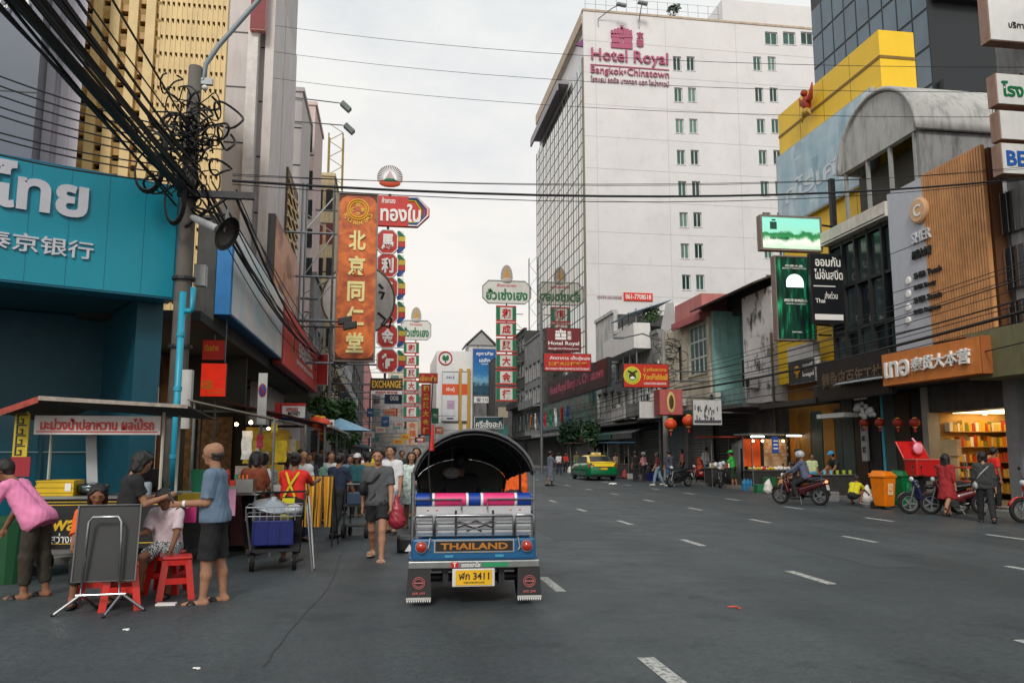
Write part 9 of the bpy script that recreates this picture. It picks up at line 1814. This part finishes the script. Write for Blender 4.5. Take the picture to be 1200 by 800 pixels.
person('woman in red dress with long black hair striding past the motorcycles',gpx(1112,604),R(-62),1.62,.012,SKIN,'long',CRIM,1.5,None,skirt=(CRIM,.38,.26),armL=(15,8,30),armR=(-10,8,20),legL=(24,8),legR=(-22,16),shoe=SHOE,sandal=True)
person('woman in dark cardigan and trousers with a white bag',gpx(1157,612),R(-30),1.64,.013,SKIN,'bob',cl('charcoal',(52,54,54)),1.8,BLK,1.95,armL=(8,8,20),armR=(-6,8,14),legL=(12,6),legR=(-14,12),shoe=SHOE,hem=.08,extra=bag(-1,LGR,.11,-.02))
person('shopper half hidden behind the red motorcycle at the lit shop',(15.9,19.6,.13),R(-100),1.6,.02,SKIN2,'short',REDC,.7,BLK,1.9,shoe=SHOE)
# gold-lit vendors in shop doorways
person('vendor in black helmet behind the ridden motorcycle',gpx(938,579),R(60),1.7,.02,SKIN2,None,BLK,1.5,BLK,1.9,shoe=SHOE,extra=helmet(BLK))
STRIPE=check_mat('stripe',(170,172,178),(70,84,110),34)
for i,(px,py,c,lb,hr,fc) in enumerate(((306,640,STRIPE,'a checked blue shirt','short',20),(336,622,cl('coral',(196,110,96)),'a coral top','bob',160),(327,630,cl('tan',(150,126,100)),'a tan shirt','short',-30),(358,618,PLAID,'a dark plaid shirt','short',190),(371,613,cl('mint',(140,180,160)),'a mint top','long',20),(408,603,cl('sky',(110,140,170)),'a sky blue shirt','short',180),(430,600,cl('ochre',(170,130,60)),'an ochre top','bob',10),(294,650,cl('rust',(130,64,40)),'a rust top','bob',-20),(444,598,STRIPE,'a checked pale shirt','short',185))):
    person('shopper in %s among the vendor stalls' % lb,gpx(px,py),R(fc),random.uniform(1.54,1.7),.017,random.choice((SKIN,SKIN2)),hr,c,.7,random.choice((BLK,NVY,JEAN)),1.9,armL=(random.uniform(0,30),6,25),armR=(random.uniform(0,30),6,25),legL=(8,4),legR=(-8,6),shoe=SHOE,neck=random.uniform(0,14),turn=random.uniform(-25,25))
for i,(px,py,c,lb,hr,fc) in enumerate(((655,556,WHT,'white','short',10),(663,553,REDC,'red','bob',190),(676,556,cl('olive',(90,90,60)),'olive','short',170),(690,552,LAV,'lavender','long',0),(722,558,cl('tan',(150,126,100)),'tan','short',30),(734,559,BLK,'black','bob',200),(800,563,cl('coral',(196,110,96)),'coral','bob',90),(815,562,NVY,'navy','short',60),(874,568,cl('ochre',(170,130,60)),'ochre','bob',150))):
    p=gp(px,py);p.x=max(p.x,12.2);person('far pedestrian in a %s top along the shuttered shophouses' % lb,(p.x,p.y,.14 if p.x>15.4 else 0),R(fc),random.uniform(1.55,1.72),.024,random.choice((SKIN,SKIN2)),hr,c,.7,random.choice((BLK,NVY,JEAN)),1.9,armL=(random.uniform(0,20),6,20),armR=(random.uniform(0,20),6,20),legL=(10,4),legR=(-8,6),shoe=SHOE)
for px,py,a,c,lb in ((760,560,130,(60,62,66),'grey scooter parked by the far kerb near the taxi'),(820,567,110,(130,36,34),'dull red scooter parked below the orange lanterns'),(700,555,150,(40,50,70),'navy scooter parked far past the taxi')):p=gp(px,py);scooter(lb,(p.x+.3,p.y+.4,0),R(a),c)
r,a,b=stall('food_stall','small kerbside stall with blue roof beyond the taxi',712,738,50,.9,AWBL,2.2)
r,a,b=stall('food_stall','small kerbside stall with brown roof by the hotel trees',668,690,62,.9,AWB,2.3)
